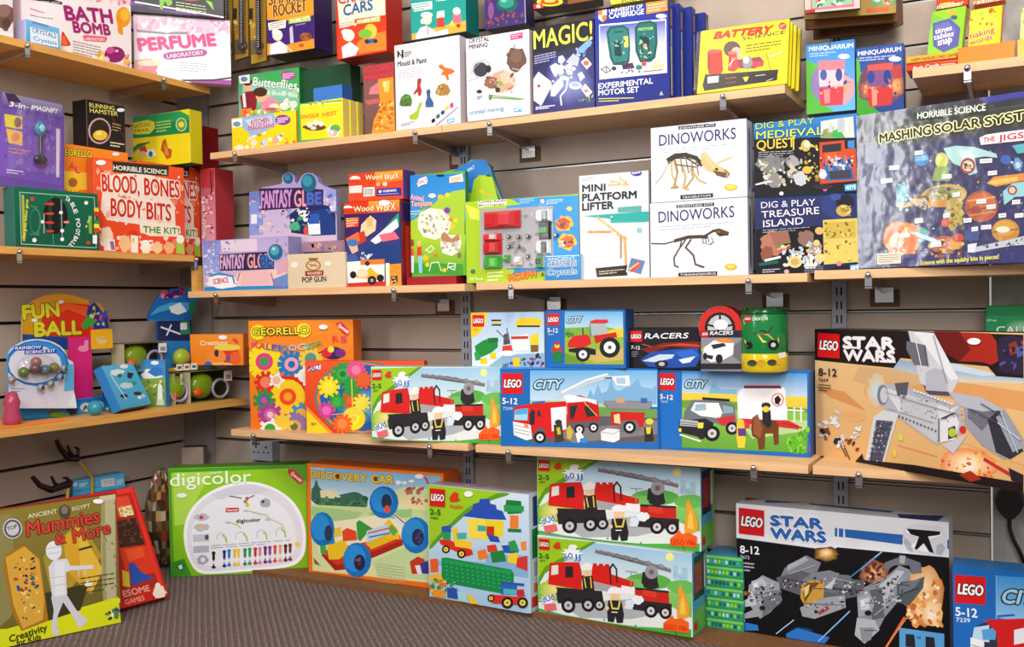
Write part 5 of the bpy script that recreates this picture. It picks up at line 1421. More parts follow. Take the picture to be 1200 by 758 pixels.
A_('bricks', 'e3', '''
g d4e6f4 a4c8e8 42 105 500 148 490 680 50 600
p 9ccc24 42 105 385 140 300 170 220 210 150 270 90 330 50 380 45 200
c 5c9c28 360 138 425 146 320 175 240 215 165 280 100 345 50 400 50 376 90 330 150 270 220 205 300 168
p 88b4dc 60 400 490 420 490 520 60 460
p b4d0e8 60 400 300 380 300 450 60 440
@house_print picture of a brick house with blue roof
p 2850b4 198 245 240 215 245 190 270 185 275 168 315 168 322 190 345 195 350 215 375 222 392 262 300 258
p f4d42c 218 255 380 265 378 330 350 350 225 345
p f8e050 218 255 300 258 300 345 225 340
p 3cb0a8 264 285 302 288 302 312 264 312
p c83020 304 290 338 290 338 335 304 330
p 2850b4 305 325 355 335 365 362 320 358
p 1c7c3c 392 172 458 178 462 232 400 236 385 210
p 2c9c50 380 195 470 200 470 225 382 225
p f08030 408 240 446 242 446 300 408 300
p 1c8040 398 300 458 302 458 318 398 315
@train_print
p d83020 92 350 130 345 240 395 245 415 215 425 100 370
p f4cc2c 150 300 175 295 190 345 238 360 240 390 165 380
p 2858b8 105 290 145 285 148 315 105 318
p 2c9c50 108 315 145 315 145 350 110 350
p 3cb8a8 170 320 215 318 215 345 175 348
w f4d840 124 392 18
w f4d840 193 412 20
@brick_heap_print
p f08030 262 400 300 390 312 430 270 440
p d83c28 305 375 345 370 355 400 310 405
p 1c8440 320 405 380 395 392 445 330 452
p 2858b8 370 375 440 370 445 410 385 408
p 2c9c4c 400 360 430 350 450 400 410 400
p f4d42c 398 415 440 405 452 460 400 450
p d8382c 440 430 485 420 486 488 436 470
p f08c3c 455 360 480 355 482 395 460 395
p 178a48 105 430 125 428 415 482 425 500 425 585 408 595 120 540 105 525
p 1c9c54 112 434 412 488 415 500 112 446
'''+'\n'.join('e 2cac64 %d %d 7 4' % (125+i*23+j*2, 450+j*18+i*4) for j in range(5) for i in range(13))+'''
p e85c24 55 435 88 432 92 490 58 492
p f0b83c 52 505 100 495 115 530 60 540
s 30 12 1c8c44,2c9c54,f4c82c,e87024 55 520 160 530 170 600 60 590
p f09428 65 568 120 572 125 605 70 600
p 2c50a8 130 560 175 565 178 612 132 605
p a8d8e0 175 580 215 585 225 628 185 618
p f0c82c 215 585 245 600 270 635 235 632
p 2c64b8 368 545 440 550 442 590 370 590
p 4cb8c8 380 565 440 570 438 592 382 590
l 2c54b0 9 375 540 470 548
p d8302c 320 590 480 605 480 640 330 630
p c82c2c 440 570 470 568 476 600 442 600
w f4d840 398 628 26
w f4d840 466 628 24
w f4c83c 326 608 16
@badge_print red badge with white LEGO lettering
lego 54 120 68 78 6
p d8381c 140 165 152 145 168 135 182 145 178 160 190 172 168 180 145 178
@title_print
t d85c28 142 205 200 210 16 duplo
t 1c5c28 56 235 102 240 24 2-5
t 2c6c38 60 255 90 258 10 5483
stick 226 146 20 13
''')
F = BOX['bricks']['R']; o = BOX['bricks']['o']; inv = o.matrix_world.inverted(); g = Geo()
for a0, b0, a1, b1, c in ((.05, .02, .95, .98, 'c4d6e6'), (.3, .72, .95, .97, '2c3c7c'), (.2, .45, .8, .7, '1c7c3c'), (.35, .3, .9, .42, 'b0a0b8'), (.1, .04, .85, .13, 'd03028'), (.3, .16, .8, .24, 'e07830')):
    g.poly([inv @ F.P(a*F.w, b*F.h, .0003+len(g.f)*STEP) for a, b in ((a0, b0), (a1, b0), (a1, b1), (a0, b1))], c)
g.build('side_print', M_CARD, o)
A_('sw_low', 'e5', '''
p 0c0c10 45 240 430 292 900 320 900 790 55 612
p eceef4 40 100 898 178 898 320 885 318 450 278 430 292 400 290 370 284 42 240
p 2868b8 480 205 715 228 712 268 482 238
p 2868b8 440 200 450 201 450 236 440 234
p 2868b8 456 202 474 204 474 238 456 236
p 2868b8 872 245 898 248 898 285 872 282
l d8dae0 3 45 238 370 282
@emblem_print plain white and black emblem at the box corner
p e0e2ea 718 200 760 185 865 195 892 225 892 300 868 315 740 298 712 250
p b8bcc8 722 240 745 260 755 298 735 292 716 260
p b8bcc8 868 260 850 270 845 305 868 310 885 280
p fff 722 205 865 215 868 232 800 250 815 300 780 290 745 275 780 240 725 218
p 101014 728 203 864 215 862 228 815 235 838 302 820 296 797 262 770 288 760 284 778 236 745 226
@explosion_print
r f8c060 14120f 405 306 54 30
r fff0c8 e89838 405 300 26 18
r ffe8c0 c87830 800 480 80 110
r f8d8a8 e0a060 800 430 60 80
r fff8e8 f0b058 830 540 44 54
r f0b080 703828 600 380 60 50
s 40 14 e89848,f8d098,c86828,f8e8c8 700 400 860 420 870 590 740 590
s 30 8 703020,a85030,582818 560 330 660 360 640 420 560 400
r 2868b0 0c0c10 305 625 60 30
p 2c74c8 245 625 290 602 420 640 400 665 330 655 245 640
l 88b8e8 6 545 365 630 295
l 4c8cd8 4 500 400 600 320
l 88b8e8 5 375 655 500 535
l b0d0f0 4 205 625 275 570
l e86c38 8 640 690 720 560
l f09848 3 645 680 730 560
p 2c78c8 52 575 130 590 135 612 52 612
p f0f4fa 52 565 80 570 70 605 52 612
@starfighter_print picture of a dark grey starfighter
p 7c8088 240 360 325 310 385 340 370 375 260 410 205 430
p a8acb4 250 350 320 315 335 330 250 375
p 5c6068 205 400 300 370 400 400 560 410 560 470 400 500 300 470 215 440
p 989ca4 95 430 150 390 215 420 228 490 180 540 140 565 90 500
p b8bcc4 105 415 150 400 170 430 110 455
p 6c7078 150 480 225 450 225 500 150 560
p c0c4cc 60 500 120 470 125 510 65 520
p 9ca0a8 65 550 130 520 140 555 75 565
p 6c7078 395 430 430 385 500 390 520 430 450 465 400 455
p c4c8d0 400 440 430 385 455 380 425 450
p 7c808a 310 410 350 380 420 370 460 385 410 430 380 440
p c89840 305 430 345 410 400 415 395 480 320 515 302 480
p 6c4c1c 312 460 330 420 380 420 350 450 320 500
p 9ca0a8 300 520 400 480 480 470 485 520 360 565 310 555
p a84048 370 540 410 510 420 525 380 550
p 88909a 560 440 620 420 700 350 745 370 740 440 640 560 610 620 540 560 530 470
p b8bcc4 620 430 690 370 720 375 640 500
p 5c6068 580 450 630 440 640 560 590 570
p 9ca4ac 530 480 580 460 600 500 590 540 535 560
p d0d4dc 540 490 575 480 580 525 545 530
p b4b8c0 530 560 600 570 620 610 560 665 520 630
p 8c9098 540 600 600 600 585 650 550 660
p 6c7078 640 340 710 312 785 340 790 380 750 385 740 350 680 350 640 375
p a8acb4 700 310 725 312 720 345 700 340
p 50585c 690 420 760 410 800 395 795 440 740 510 690 500
p 6c747c 700 430 790 400 760 440 700 470
s 80 5 2c2e34,c8ccd4,54585e,b03840 220 390 560 410 560 470 220 440
s 60 5 2c2e34,d0d4dc,54585e 540 400 740 370 700 500 560 560
s 50 5 2c2e34,d0d4dc,54585e 90 430 225 420 220 500 90 500
s 24 4 2c2e34,c8ccd4 310 500 480 480 480 520 320 550
p 58a0d8 700 600 880 625 880 700 700 690
p 24242c 725 625 760 628 765 680 725 676
p 24242c 805 635 840 640 845 690 805 686
e 3c6cc0 778 640 10 6
r f08040 101014 72 462 26 12
@badge_print red badge with white LEGO lettering
lego 55 118 102 104 12
@title_print blue two-line title edged white
t 2868b8:fff:.07:.12 185 188 392 204 38 STAR
t 2868b8:fff:.07:.12 185 240 404 258 40 WARS
l 2868b8 6 182 180 225 184
t eceef4 62 300 138 306 30 8-12
t b0b4c0 62 322 98 326 13 7673
x b0b4c0 62 336 118 342 3 14 6
''')
A_('sw_low', 'e5', '''
p b8342c 80 76 150 72 148 86 80 90
p 2c68b0 160 88 330 92 300 100 160 100
p 1c3c8c 690 145 880 152 850 176 700 160
s 12 6 1c1c28,3c3c48,6c7c8c 740 148 840 154 830 168 730 160
p 2c68b0 340 100 680 134 660 140 340 108
''', 'T')
A_('city_low', 'e5', '''
g 3c94dc 8cc4ec 1090 392 1300 405 1300 600 1090 560
p 1c68bc 912 360 1084 392 1084 760 920 760
l 78b8e8 4 1088 392 1088 700
@fire_engine_print
e 2c3444 1050 640 60 60
p b8dcf0 1000 600 1060 590 1060 660 990 650
p 58a0d8 1030 610 1090 600 1085 650 1035 650
p d01c1c 1040 570 1300 560 1300 760 1100 760 1090 620
p f0f0f4 985 640 1040 655 1040 760 985 760
l 7c7c84 4 988 670 1040 685
l 7c7c84 4 988 695 1040 710
l 3c5cc0 10 1095 555 1160 550
p e8e8ee 1160 610 1210 600 1210 660 1160 670
@badge_print red badge with white LEGO lettering
lego 922 388 124 112 10
@title_print
t f0f4fc 926 552 1012 560 34 5-12
t e0e8f4 928 576 984 580 16 7239
i a8d4ec:16324c:.03:.1 1108 500 1288 512 54 CITY
''')
A_('mummies', 'c4', '''
g 8a7a30 6c6428 -20 255 428 182 450 575 -10 700
g a09038 b8942c 160 420 300 280 380 420 200 600
p d8a428 235 350 290 300 385 470 330 560 250 470
p e4b83c 290 300 385 470 340 560 300 470
p b8b088 378 186 428 182 434 570 385 590 376 400
p 9c9460 376 186 390 184 398 580 385 590
p c8c09c 370 186 430 180 430 205 372 212
s 26 6 a8a07c,8c8460,c0b890 385 210 428 206 434 560 392 575
p 8c8450 -20 270 40 262 50 330 45 640 -10 690
p d8dc18 -10 700 440 570 455 668 -10 765
p d8dc18 0 690 120 690 455 573 455 590 -10 770
p 3c3820 150 560 330 520 300 620 180 660
@sarcophagus_print golden patterned case
p a8741c 8 450 20 410 90 378 150 430 180 660 80 698 50 640
p d8a43c 20 425 90 382 145 430 165 580 160 655 85 690 50 600
s 60 6 2c6c6c,b84828,1c3c6c,e8c860,3c2c14,f0d880 45 430 130 415 150 640 80 660
s 8 9 24548c,a83c24 55 470 120 460 130 540 60 550
@mummy_print white bandaged figure with one arm held out
e e8e8ee 200 398 30 36
p dcdce4 180 460 200 432 250 428 262 455 345 452 348 466 262 472 245 480 250 560 235 580 195 580 188 520
p d0d0da 190 570 250 565 285 620 330 660 318 668 295 690 270 640 235 590 215 640 212 690 228 706 198 716 192 690 200 620
p e8e8f0 205 440 240 436 240 560 205 570
l c4c4d0 3 190 500 245 492
l c4c4d0 3 192 530 245 522
l c4c4d0 3 176 390 228 382
l c4c4d0 3 178 410 226 402
l dcdce4 8 262 460 345 458
l d0d0da 4 292 465 294 495
l d0d0da 4 315 462 318 490
j e8e8ee 330 522 16 10
x 4c4420 300 500 430 480 4 18 4
@title_print red hand-lettered title
t d04030:4c1810:.02:.05 102 345 370 292 54 Mummies
t d04030:4c1810:.02:.05 208 378 245 368 42 &
t d04030:4c1810:.02:.05 275 368 412 332 48 More
t d8d4b0 104 278 212 258 16 ANCIENT
t d8d4b0 270 250 336 236 14 EGYPT
e 4c4438 240 252 22 26
e 7c7464 240 246 13 16
l 2c2814 7 295 394 340 382
t 3c3c14 36 740 176 694 26 Creativity
t 3c3c14 62 754 152 728 22 for Kids
e e8e8e4 46 316 36 38
e 5c5c68 46 316 33 35
e c8c8cc 46 316 24 26
t 3c3c44 28 324 64 312 14 TOP
s 14 8 c83c3c,3c8c4c,3c4ca0,f0f0e0,2c2c2c 390 620 445 605 448 650 395 660
stick 365 214 20 9
''')
A_('redkit', 'c4', '''
p c02018 40 240 497 160 632 570 200 690
p e03428 430 166 490 160 622 570 600 560 490 180 440 190
p a8241c 430 190 480 185 590 520 450 590
p d8442c 432 200 478 192 500 260 440 275
p e8d8a0 440 240 490 228 500 265 450 272
s 14 6 f0e0b0,c89050 440 235 490 228 496 265 445 270
p 3c241c 436 290 506 275 540 375 446 388
s 30 6 5c3828,2c1814,7c4c30 442 290 505 280 535 370 450 380
p d8381c 448 390 545 378 580 480 470 500
p e85428 465 395 530 385 540 420 480 440
p d8b82c 455 470 480 480 485 535 458 530
p 2c4ca0 478 450 495 440 530 480 575 500 490 530
@title_print
t e8a088 462 572 560 548 24 ESOME
t e0907c 468 600 540 582 18 GAMES
j e8dccc 595 555 24 26
e f0e8dc 588 530 10 12
''')
BOX['redkit']
A_('globe_front', 'd1', '''
g b4a8d8 d8b8c8 28 425 455 412 455 675 42 690
g 7c8cd4 98a8e0 30 425 120 422 120 600 40 600
p dccfe0 120 430 300 420 300 480 130 485
s 60 9 8c80c0,b0a0d0,dcd0e8,7c88cc 35 440 200 430 200 600 45 610
s 20 10 c8b0c8,a890b8 380 430 450 425 450 500 390 500
p f0c8b8 200 590 440 570 450 650 190 655
p e8b8bc 230 580 360 575 370 650 220 655
p d8a4b8 400 520 452 520 452 580 400 600
p 6c8cc8 380 620 452 590 452 675 380 675
p 2488cc 42 658 455 650 455 678 42 690
l a06ca0 6 215 590 200 640 180 655
l a06ca0 6 370 590 385 650 440 655
j f4f0f8 128 632 78 34
l 3c8cc8 8 75 600 120 592 180 605 190 640
t c83c50:fff:.03:.1 85 645 160 635 26 SCIENCE
@title_print outlined FANTASY GLOBE lettering
p 2c2458 112 498 235 490 385 482 385 568 250 575 118 578
t d8a8d0 120 570 240 566 68 FANTASY
t e8a098 255 564 380 560 66 GLOBE
p 3870b8 312 500 380 495 380 562 318 564
t 2c4c8c 318 560 378 558 60 BE
@ball_print round blue ball
e b8a8c8 393 486 42 46
e 1c6890 393 486 36 40
e 50a0b8 388 478 22 24
e a8d8e0 384 470 8 8
''')
A_('globe_back', 'd1', '''
g b0a4d4 e0c4d0 262 190 690 180 697 500 262 500
g 6c7cc4 8c9cdc 262 190 330 186 330 400 262 405
s 50 10 9c90c4,c8b0cc,e4c4b8,8c9cd8,7c70b0 270 220 460 210 460 400 270 400
p 7c98d8 268 240 305 236 305 350 268 352
p e8e4f0 270 300 300 298 300 345 270 347
p 18285c 460 300 520 255 600 248 670 260 688 300 690 400 580 405 470 390
p 1c3c80 540 290 640 270 688 330 688 400 560 402
s 10 12 2c9c6c,e8f0f0,6cb890 470 320 560 300 560 380 475 380
j 48b080 485 360 26 20
p e8f0f8 550 340 610 330 614 398 556 400
p 2858b0 556 300 606 296 610 345 556 348
p d8503c 530 370 545 350 556 400 532 400
e f0f4f4 530 295 26 16
s 16 8 1c2448,c8d0e0 500 270 560 260 560 320 500 320
e 8c9ce0 665 200 26 20
s 20 8 c8ccf0,ecf0ff,5c6cb0 620 200 690 190 690 300 640 290
@title_print outlined FANTASY GLOBE lettering
p 2c1c50 312 172 520 168 628 178 628 262 320 280
t c890c8 322 270 472 262 84 FANTASY
t e098a0 486 262 548 258 78 GL
p 2c3c90 540 195 622 190 622 256 545 258
t 4c6cb8 550 252 618 248 58 BE
@ball_print round blue balls on the header
e 1c6080 556 145 38 46
e 3890a8 550 135 24 28
e 1c5c84 455 122 24 26
e 3c88a8 452 118 14 15
stick 598 366 10 6
''')
art(BOX['globe_tray']['o'], BOX['globe_tray']['F'], 'd1', '''
s 40 10 b0848c,c89c80,8c7098,d8a888,7c6488,a89098 475 410 695 405 695 495 475 500
l 2c2450 6 525 490 670 486
''')
A_('popgun', 'd1', '''
e f0e6dc 485 548 18 14
e f0e6dc 650 542 16 12
e a87c3c 578 552 38 28
e dcc8a8 578 552 30 20
l a87c3c 5 556 546 600 556
l a87c3c 4 562 560 590 544
l 8c6430 8 558 520 598 520
p 9c2c2c 538 580 628 576 628 600 538 604
t f0e0d0 548 598 618 594 12 WOODEN
@title_print black POP GUN lettering
t 2c2420 524 636 642 630 26 POP GUN
''')
A_('wood_low', 'd1', '''
g 2a2468 3c4c8c 727 300 1003 285 1018 655 738 662
p 3c1c5c 730 300 860 290 820 420 735 440
p d8381c 727 242 1003 226 1004 285 728 300
g f0a030 e8602c 850 232 1003 226 1004 284 850 292
p 2c9c68 900 400 1000 290 1003 350 920 420
p f0f0f4 860 430 990 320 1000 360 890 450
p e86c80 900 400 980 385 1003 420 920 435
p 1c3c7c 830 470 900 440 1003 460 1010 545 850 550
p e8d0a0 815 350 860 305 890 330 885 380 840 410 810 390
p d8b878 840 320 870 312 872 360 845 365
p c83c20 780 400 830 380 840 430 800 450
p e86c3c 738 420 800 385 810 430 750 450
p e8b890 750 450 795 445 800 480 770 495
e 3c78b8 772 440 28 18
p 3c5c9c 735 500 790 495 800 530 738 540
p f0c850 740 320 800 315 770 340 740 345
p e84c2c 738 325 805 316 800 360 740 365
x f4d0a0 742 330 798 324 3 12 6
s 8 9 f0f0f0,a8b8d8 800 490 860 480 860 530 800 530
p f4f0ec 745 535 930 520 930 652 750 655
p e87c2c 810 525 930 520 930 545 812 550
p c83028 740 640 940 628 940 655 740 660
e 2c2c34 845 542 12 12
p e8b830 780 600 840 580 860 560 890 590 920 600 900 625 860 620 790 612
e e8d8b8 820 590 30 22
e 1c1c24 775 598 16 18
e 1c1c24 868 625 22 22
e 9c9ca0 868 625 9 9
e 1c1c24 910 614 18 18
p f0942c 935 548 1012 542 1014 650 938 654
p f4ecc8 935 540 955 540 955 650 938 652
p 3c3c3c 962 605 995 602 995 640 965 642
s 20 4 f0c080,2c2c2c 965 608 992 606 992 638 966 640
@title_print pale Wood WorX lettering on a red band
e f4ecd8 750 268 24 12
p d8381c 730 270 775 268 775 285 730 286
t f8ecb8:c83818 778 288 875 280 26 Wood
t f8ecb8:c83818 890 286 985 278 36 WorX
stick 930 243 28 14
''')
F = BOX['wood_low']['R']; o = BOX['wood_low']['o']; inv = o.matrix_world.inverted(); g = Geo()
for a0, b0, a1, b1, c in ((.05, .02, .95, .98, '7c1c20'), (.1, .75, .9, .96, '2c2050'), (.3, .1, .65, .7, 'c83424')):
    g.poly([inv @ F.P(a*F.w, b*F.h, .0003+len(g.f)*STEP) for a, b in ((a0, b0), (a1, b0), (a1, b1), (a0, b1))], c)
g.build('side_print', M_CARD, o)
A_('wood_top', 'd1', '''
g d8381c e04c24 752 98 1018 80 1020 225 752 235
g f0a030 ec7428 880 92 1018 82 1020 130 890 150
p f4ece4 755 162 818 156 818 192 757 196
x c8b8b0 760 168 812 163 4 8 3
p f0f0ec 826 168 880 164 880 208 826 212
'''+'\n'.join('l 2c2c2c 2 %d 172 %d 204' % (832+i*5, 832+i*5) for i in range(9))+'''
p 2c2c8c 890 175 1012 166 1014 205 890 212
p e8e8f0 900 182 915 180 915 192 902 194
t f0f0f4 922 192 988 186 12 WARNING
l c8c8e0 2 898 202 1000 196
e f4b890 898 152 10 9
e f4d0b0 932 150 12 11
@title_print pale Wood WorX lettering
e f4ecd8 785 124 26 14
p d8381c 762 128 808 126 808 140 762 142
t f8ecb8:c83818 835 130 918 124 24 Wood
t f8ecb8:c83818 930 132 1000 120 30 WorX
''')
A_('galtpack', 'd2', '''
g 2484d0 3c98d8 45 95 335 95 330 330 40 335
g a8cc30 50a028 40 320 85 300 130 270 180 215
p a8cc34 38 335 90 310 150 260 200 210 260 185 335 175 306 598 34 590
g b0d030 58a828 38 400 325 400 306 598 34 590
p 3c9c2c 36 540 306 545 306 598 34 590
p f0ecd8 82 330 95 290 140 270 200 275 240 310 250 360 225 400 170 425 110 410 85 370
p f4f0e0 198 420 225 400 290 405 298 440 290 480 250 505 205 490 195 450
s 44 7 a8a490,c8b878,8c8c80,d8d0b0 100 300 230 290 235 390 110 400
s 20 8 b8a890,c8b0a0 205 430 290 425 285 490 210 490
p b8805c 198 400 215 385 250 420 285 395 292 425 250 440 200 430
k f0c41c 45 395 14 14
k f0c41c 195 215 17 17
k e8d82c 230 205 15 15
k 7c3c9c 228 280 20 20
k f08c2c 245 325 14 14
k f0c81c 255 360 18 18
k f4d42c 270 330 14 14
k f4c81c 122 515 18 18
k f0d02c 130 548 14 14
k e86c2c 172 502 12 12
k f0d02c 215 575 13 13
e 7c6c5c 288 502 10 14
l e8f0e0 4 120 480 150 455 165 470 140 490 125 470
l e8f0e0 4 140 580 150 540 185 535 200 580
l e8f0e0 4 230 570 235 540 270 545 265 575 235 560 270 555
p d83c2c 80 460 100 455 104 505 80 508
p 8cc8e0 84 505 106 503 106 590 90 590
p e84c3c 48 470 62 466 66 500 50 505
p c8e0e8 50 505 66 503 64 588 52 588
e 8c4c28 56 440 9 18
e e8c050 90 445 10 16
e f4c8a0 91 440 6 7
@title_print
t f0c8d8:d85c8c:.01:.04 38 225 110 235 26 Animal
t f4c8b8:e0705c:.01:.04 52 262 155 256 26 Templates
x d0e8f4 48 285 100 280 2 12 5
@badge_print white curved badge
p f4f0f4 80 145 90 125 125 112 132 125 130 148 105 155 85 165
t d83040 84 152 132 136 16 GALT
p f0e8d8 240 115 305 98 310 138 240 145
x d88c5c 248 122 300 112 3 10 5
e 142c44 195 108 20 6
stick 155 208 19 11
''')
for k_ in ('fan1', 'fan2'): A_(k_, 'd2', '''
p 2878c0 180 120 360 25 420 30 450 105 380 105 350 190 300 200
p a8cc2c 360 130 385 108 450 115 500 230 480 600 200 600 330 300
k f0c41c 395 185 14 14
t d8ecf8 330 90 365 70 14 GALT
k f0a83c 430 200 12 12
''')
A_('carset', 'd2', '''
p a8cc1c 308 232 520 222 640 620 885 610 885 620 330 642
p 2c94d8 520 225 875 205 885 500 885 540 560 610 520 600
p a8cc1c 308 232 540 220 590 250 390 275 385 580 430 570 560 572 540 635 330 640
p d8e450 318 250 385 275 388 330 340 322
g a8a4a8 bcb8bc 390 275 752 258 752 560 390 568
s 60 12 b4b0b4,9c989c,c4c0c4,8c888c 395 285 745 270 745 550 395 560
p e8ecd8 378 228 520 222 522 252 382 266
t 3c4428 385 244 518 236 12 Combo-Racers
t 3c4428 385 260 516 252 9 Bumper
x a8d8f4 585 225 660 220 3 9 4
e f0c8d0 698 235 11 11
x c8e4f8 718 228 800 222 3 9 4
@character_patches_print small round orange toy portraits
j e8b83c 805 345 42 38
j c8502c 800 345 32 28
s 10 8 7c3c2c,e88048,b04028 775 335 830 335 830 360 775 360
j e8c040 818 435 46 42
j d86c2c 822 435 34 32
s 10 8 f0f0f0,7c2c2c,3c3c44,d84c3c 795 425 845 420 845 455 795 455
k e8dc6c 832 272 18 14
@title_print
t f08828:b02c1c:.04:.09 535 632 668 606 34 MORPH
t 1c3c5c 692 606 706 606 20 A
e 3c7c5c 356 582 12 12
t f0f4c8 342 626 408 624 14 18 Pack
x e8f0b0 428 585 505 580 3 18 9
''')
A_('crystal_small', 'd2', '''
g 3c9cd8 1478bc 708 500 885 495 890 625 712 632
t 0c3c6c:fff:.02:.08 725 560 865 552 26 CRYSTALS
t 0c5c8c:e8f4fc:.02:.08 722 600 868 592 26 Crystals
t cce4f4 722 528 860 522 14 ANCIENT
l e8f4fc 3 716 508 880 502
''')
A_('lifter', 'd3', '''
g e8e8ee dcdce4 28 282 298 264 298 678 35 688
p 24a8a0 42 438 298 420 298 460 158 466 158 440
g 20a49c 2cb0a0 42 440 150 436 150 466 298 462 298 628 46 640
p ecece8 40 560 95 540 105 560 60 590
l e0b070 10 100 445 210 530
l d8a460 10 205 520 210 625
l e8c890 5 110 452 205 540
l c89858 9 62 500 150 500
l e8d8b0 3 62 500 78 450
l e8d8b0 3 78 450 85 500
l b08850 7 190 520 190 600
p e0f0ec 160 505 175 555 182 560 170 500
l f0f4f0 6 108 580 108 625
l f0f4f0 6 138 575 148 620
l f0f4f0 4 125 570 158 572
p 24201c 92 640 215 628 215 668 98 675
x c8b898 105 652 205 642 2 9 4
e 84c8c0 262 494 11 11
p e8e8f4 225 590 290 605 272 672 210 655
p 5c7cb0 230 600 284 612 268 664 216 650
p d8483c 225 655 250 610 268 625 240 655
l e0c078 6 222 645 258 620
l e0b060 5 140 320 215 315
l e0b060 5 185 290 220 320
l e8c888 4 150 300 215 325
s 8 5 e0b878,c8a060 150 295 215 300 215 325 150 325
p 5ca8a0 178 405 270 398 270 422 178 425
@title_print heavy black MINI PLATFORM LIFTER lettering
t 141414:141414:.03:.04 42 346 130 340 26 MINI
t 141414:141414:.03:.04 42 381 250 369 27 PLATFORM
t 141414:141414:.03:.04 42 417 162 409 27 LIFTER
e 3c3c9c 250 272 22 12
t fff 234 278 266 272 10 Science
x b8b8c0 38 292 90 288 2 8 3
''')
def skel(o):  # generic fossil drawing strokes, scaled polylines
    return o
A_('dino_top', 'd3', '''
g f2f2f8 e2e2ec 306 100 672 62 680 362 306 388
@title_print DINOWORKS lettering under a black band
p 1c1c20 412 92 556 80 556 94 412 106
t d8d8e0 418 104 550 91 8 EYEWITNESS KITS
t 2c2468::.008 338 168 634 140 42 DINOWORKS
x b0b0c0 342 182 632 158 2 11 3
@skeleton_print bone skeleton of a horned dinosaur
l b89c68 4 325 312 345 290 362 260 375 230
l 3c342c 16 372 222 400 205 440 202 480 215 502 240
l 2c2620 6 375 235 400 215 445 215 490 245
l c8ac74 7 385 230 388 285 400 300 392 330
l b89860 9 395 225 408 270 398 320 410 328
l a88850 7 385 330 410 328
l c8ac78 10 430 250 440 290 432 330 450 335
l b89860 8 460 255 470 290 440 330
l 9c7c48 6 400 222 410 270
l 9c7c48 5 420 215 428 268
l 8c7040 5 440 212 452 272
l 9c7c48 5 460 216 472 275
l 9c7c48 5 480 225 490 280
l c8ac74 8 470 270 490 300 518 312
l 2c2620 4 405 240 480 250
p d8bc84 498 200 515 188 535 215 560 240 608 265 610 285 570 280 520 262 500 235
l e0c890 9 510 195 540 240 545 250
l d8b87c 6 560 235 618 212
p 6c5438 545 262 600 272 595 292 560 282
l 8c6c40 5 590 262 608 275 600 290
e 2c2418 560 258 6 5
e e8b828 615 328 26 13
e f8d868 615 326 18 8
p 1c1c20 420 358 546 350 546 366 420 374
t d8d8e0 428 371 538 363 8 TRICERATOPS
''')
A_('dino_low', 'd3', '''
g eef0f6 dcdce6 303 390 676 366 684 672 305 682
@title_print DINOWORKS lettering under a black band
p 1c1c20 404 396 550 386 550 400 404 408
t d8d8e0 410 406 544 397 8 EYEWITNESS KITS
t 3c2c6c::.008 336 464 628 442 42 DINOWORKS
x b0b0c0 340 480 628 460 2 11 3
@skeleton_print dark bone skeleton of a two-legged dinosaur
l 3c2e26 5 308 545 360 546 410 532 450 522
l 4c3a30 13 400 534 450 520 500 518 520 520
l 3c2e26 8 510 518 540 500 560 492
p 5c4434 540 492 570 486 608 500 606 512 570 518 560 505
l 2c2018 4 560 508 602 512
l 5c4838 6 440 530 412 570 395 600 398 630 412 636
l 5c4838 7 460 530 440 560 470 590 478 625 510 636
l 4c3a30 4 495 635 512 634
l 4c3a30 5 425 530 418 560
l 4c3a30 3 505 522 508 545
l 4c3a30 3 515 520 520 542
l 4c3a30 3 525 516 530 538
l 7c6454 3 540 520 548 540 535 550
l a89078 3 505 540 530 548 545 540
e 9c7c54 568 500 4 3
e d8a828 615 635 24 13
e f4d058 615 633 16 8
p 1c1c20 412 658 562 652 562 668 412 672
t d8d8e0 420 670 556 664 8 TYRANNOSAURUS
''')
for k_ in ('dino_top', 'dino_low'):
    F = BOX[k_]['R']; o = BOX[k_]['o']; inv = o.matrix_world.inverted(); g = Geo()
    for a0, b0, a1, b1, c in ((.05, .02, .95, .98, 'c4c6d2'), (.3, .1, .6, .9, '8c8ca0'), (.36, .15, .5, .85, '3c3460')):
        g.poly([inv @ F.P(a*F.w, b*F.h, .0003+len(g.f)*STEP) for a, b in ((a0, b0), (a1, b0), (a1, b1), (a0, b1))], c)
    g.build('side_print', M_CARD, o)
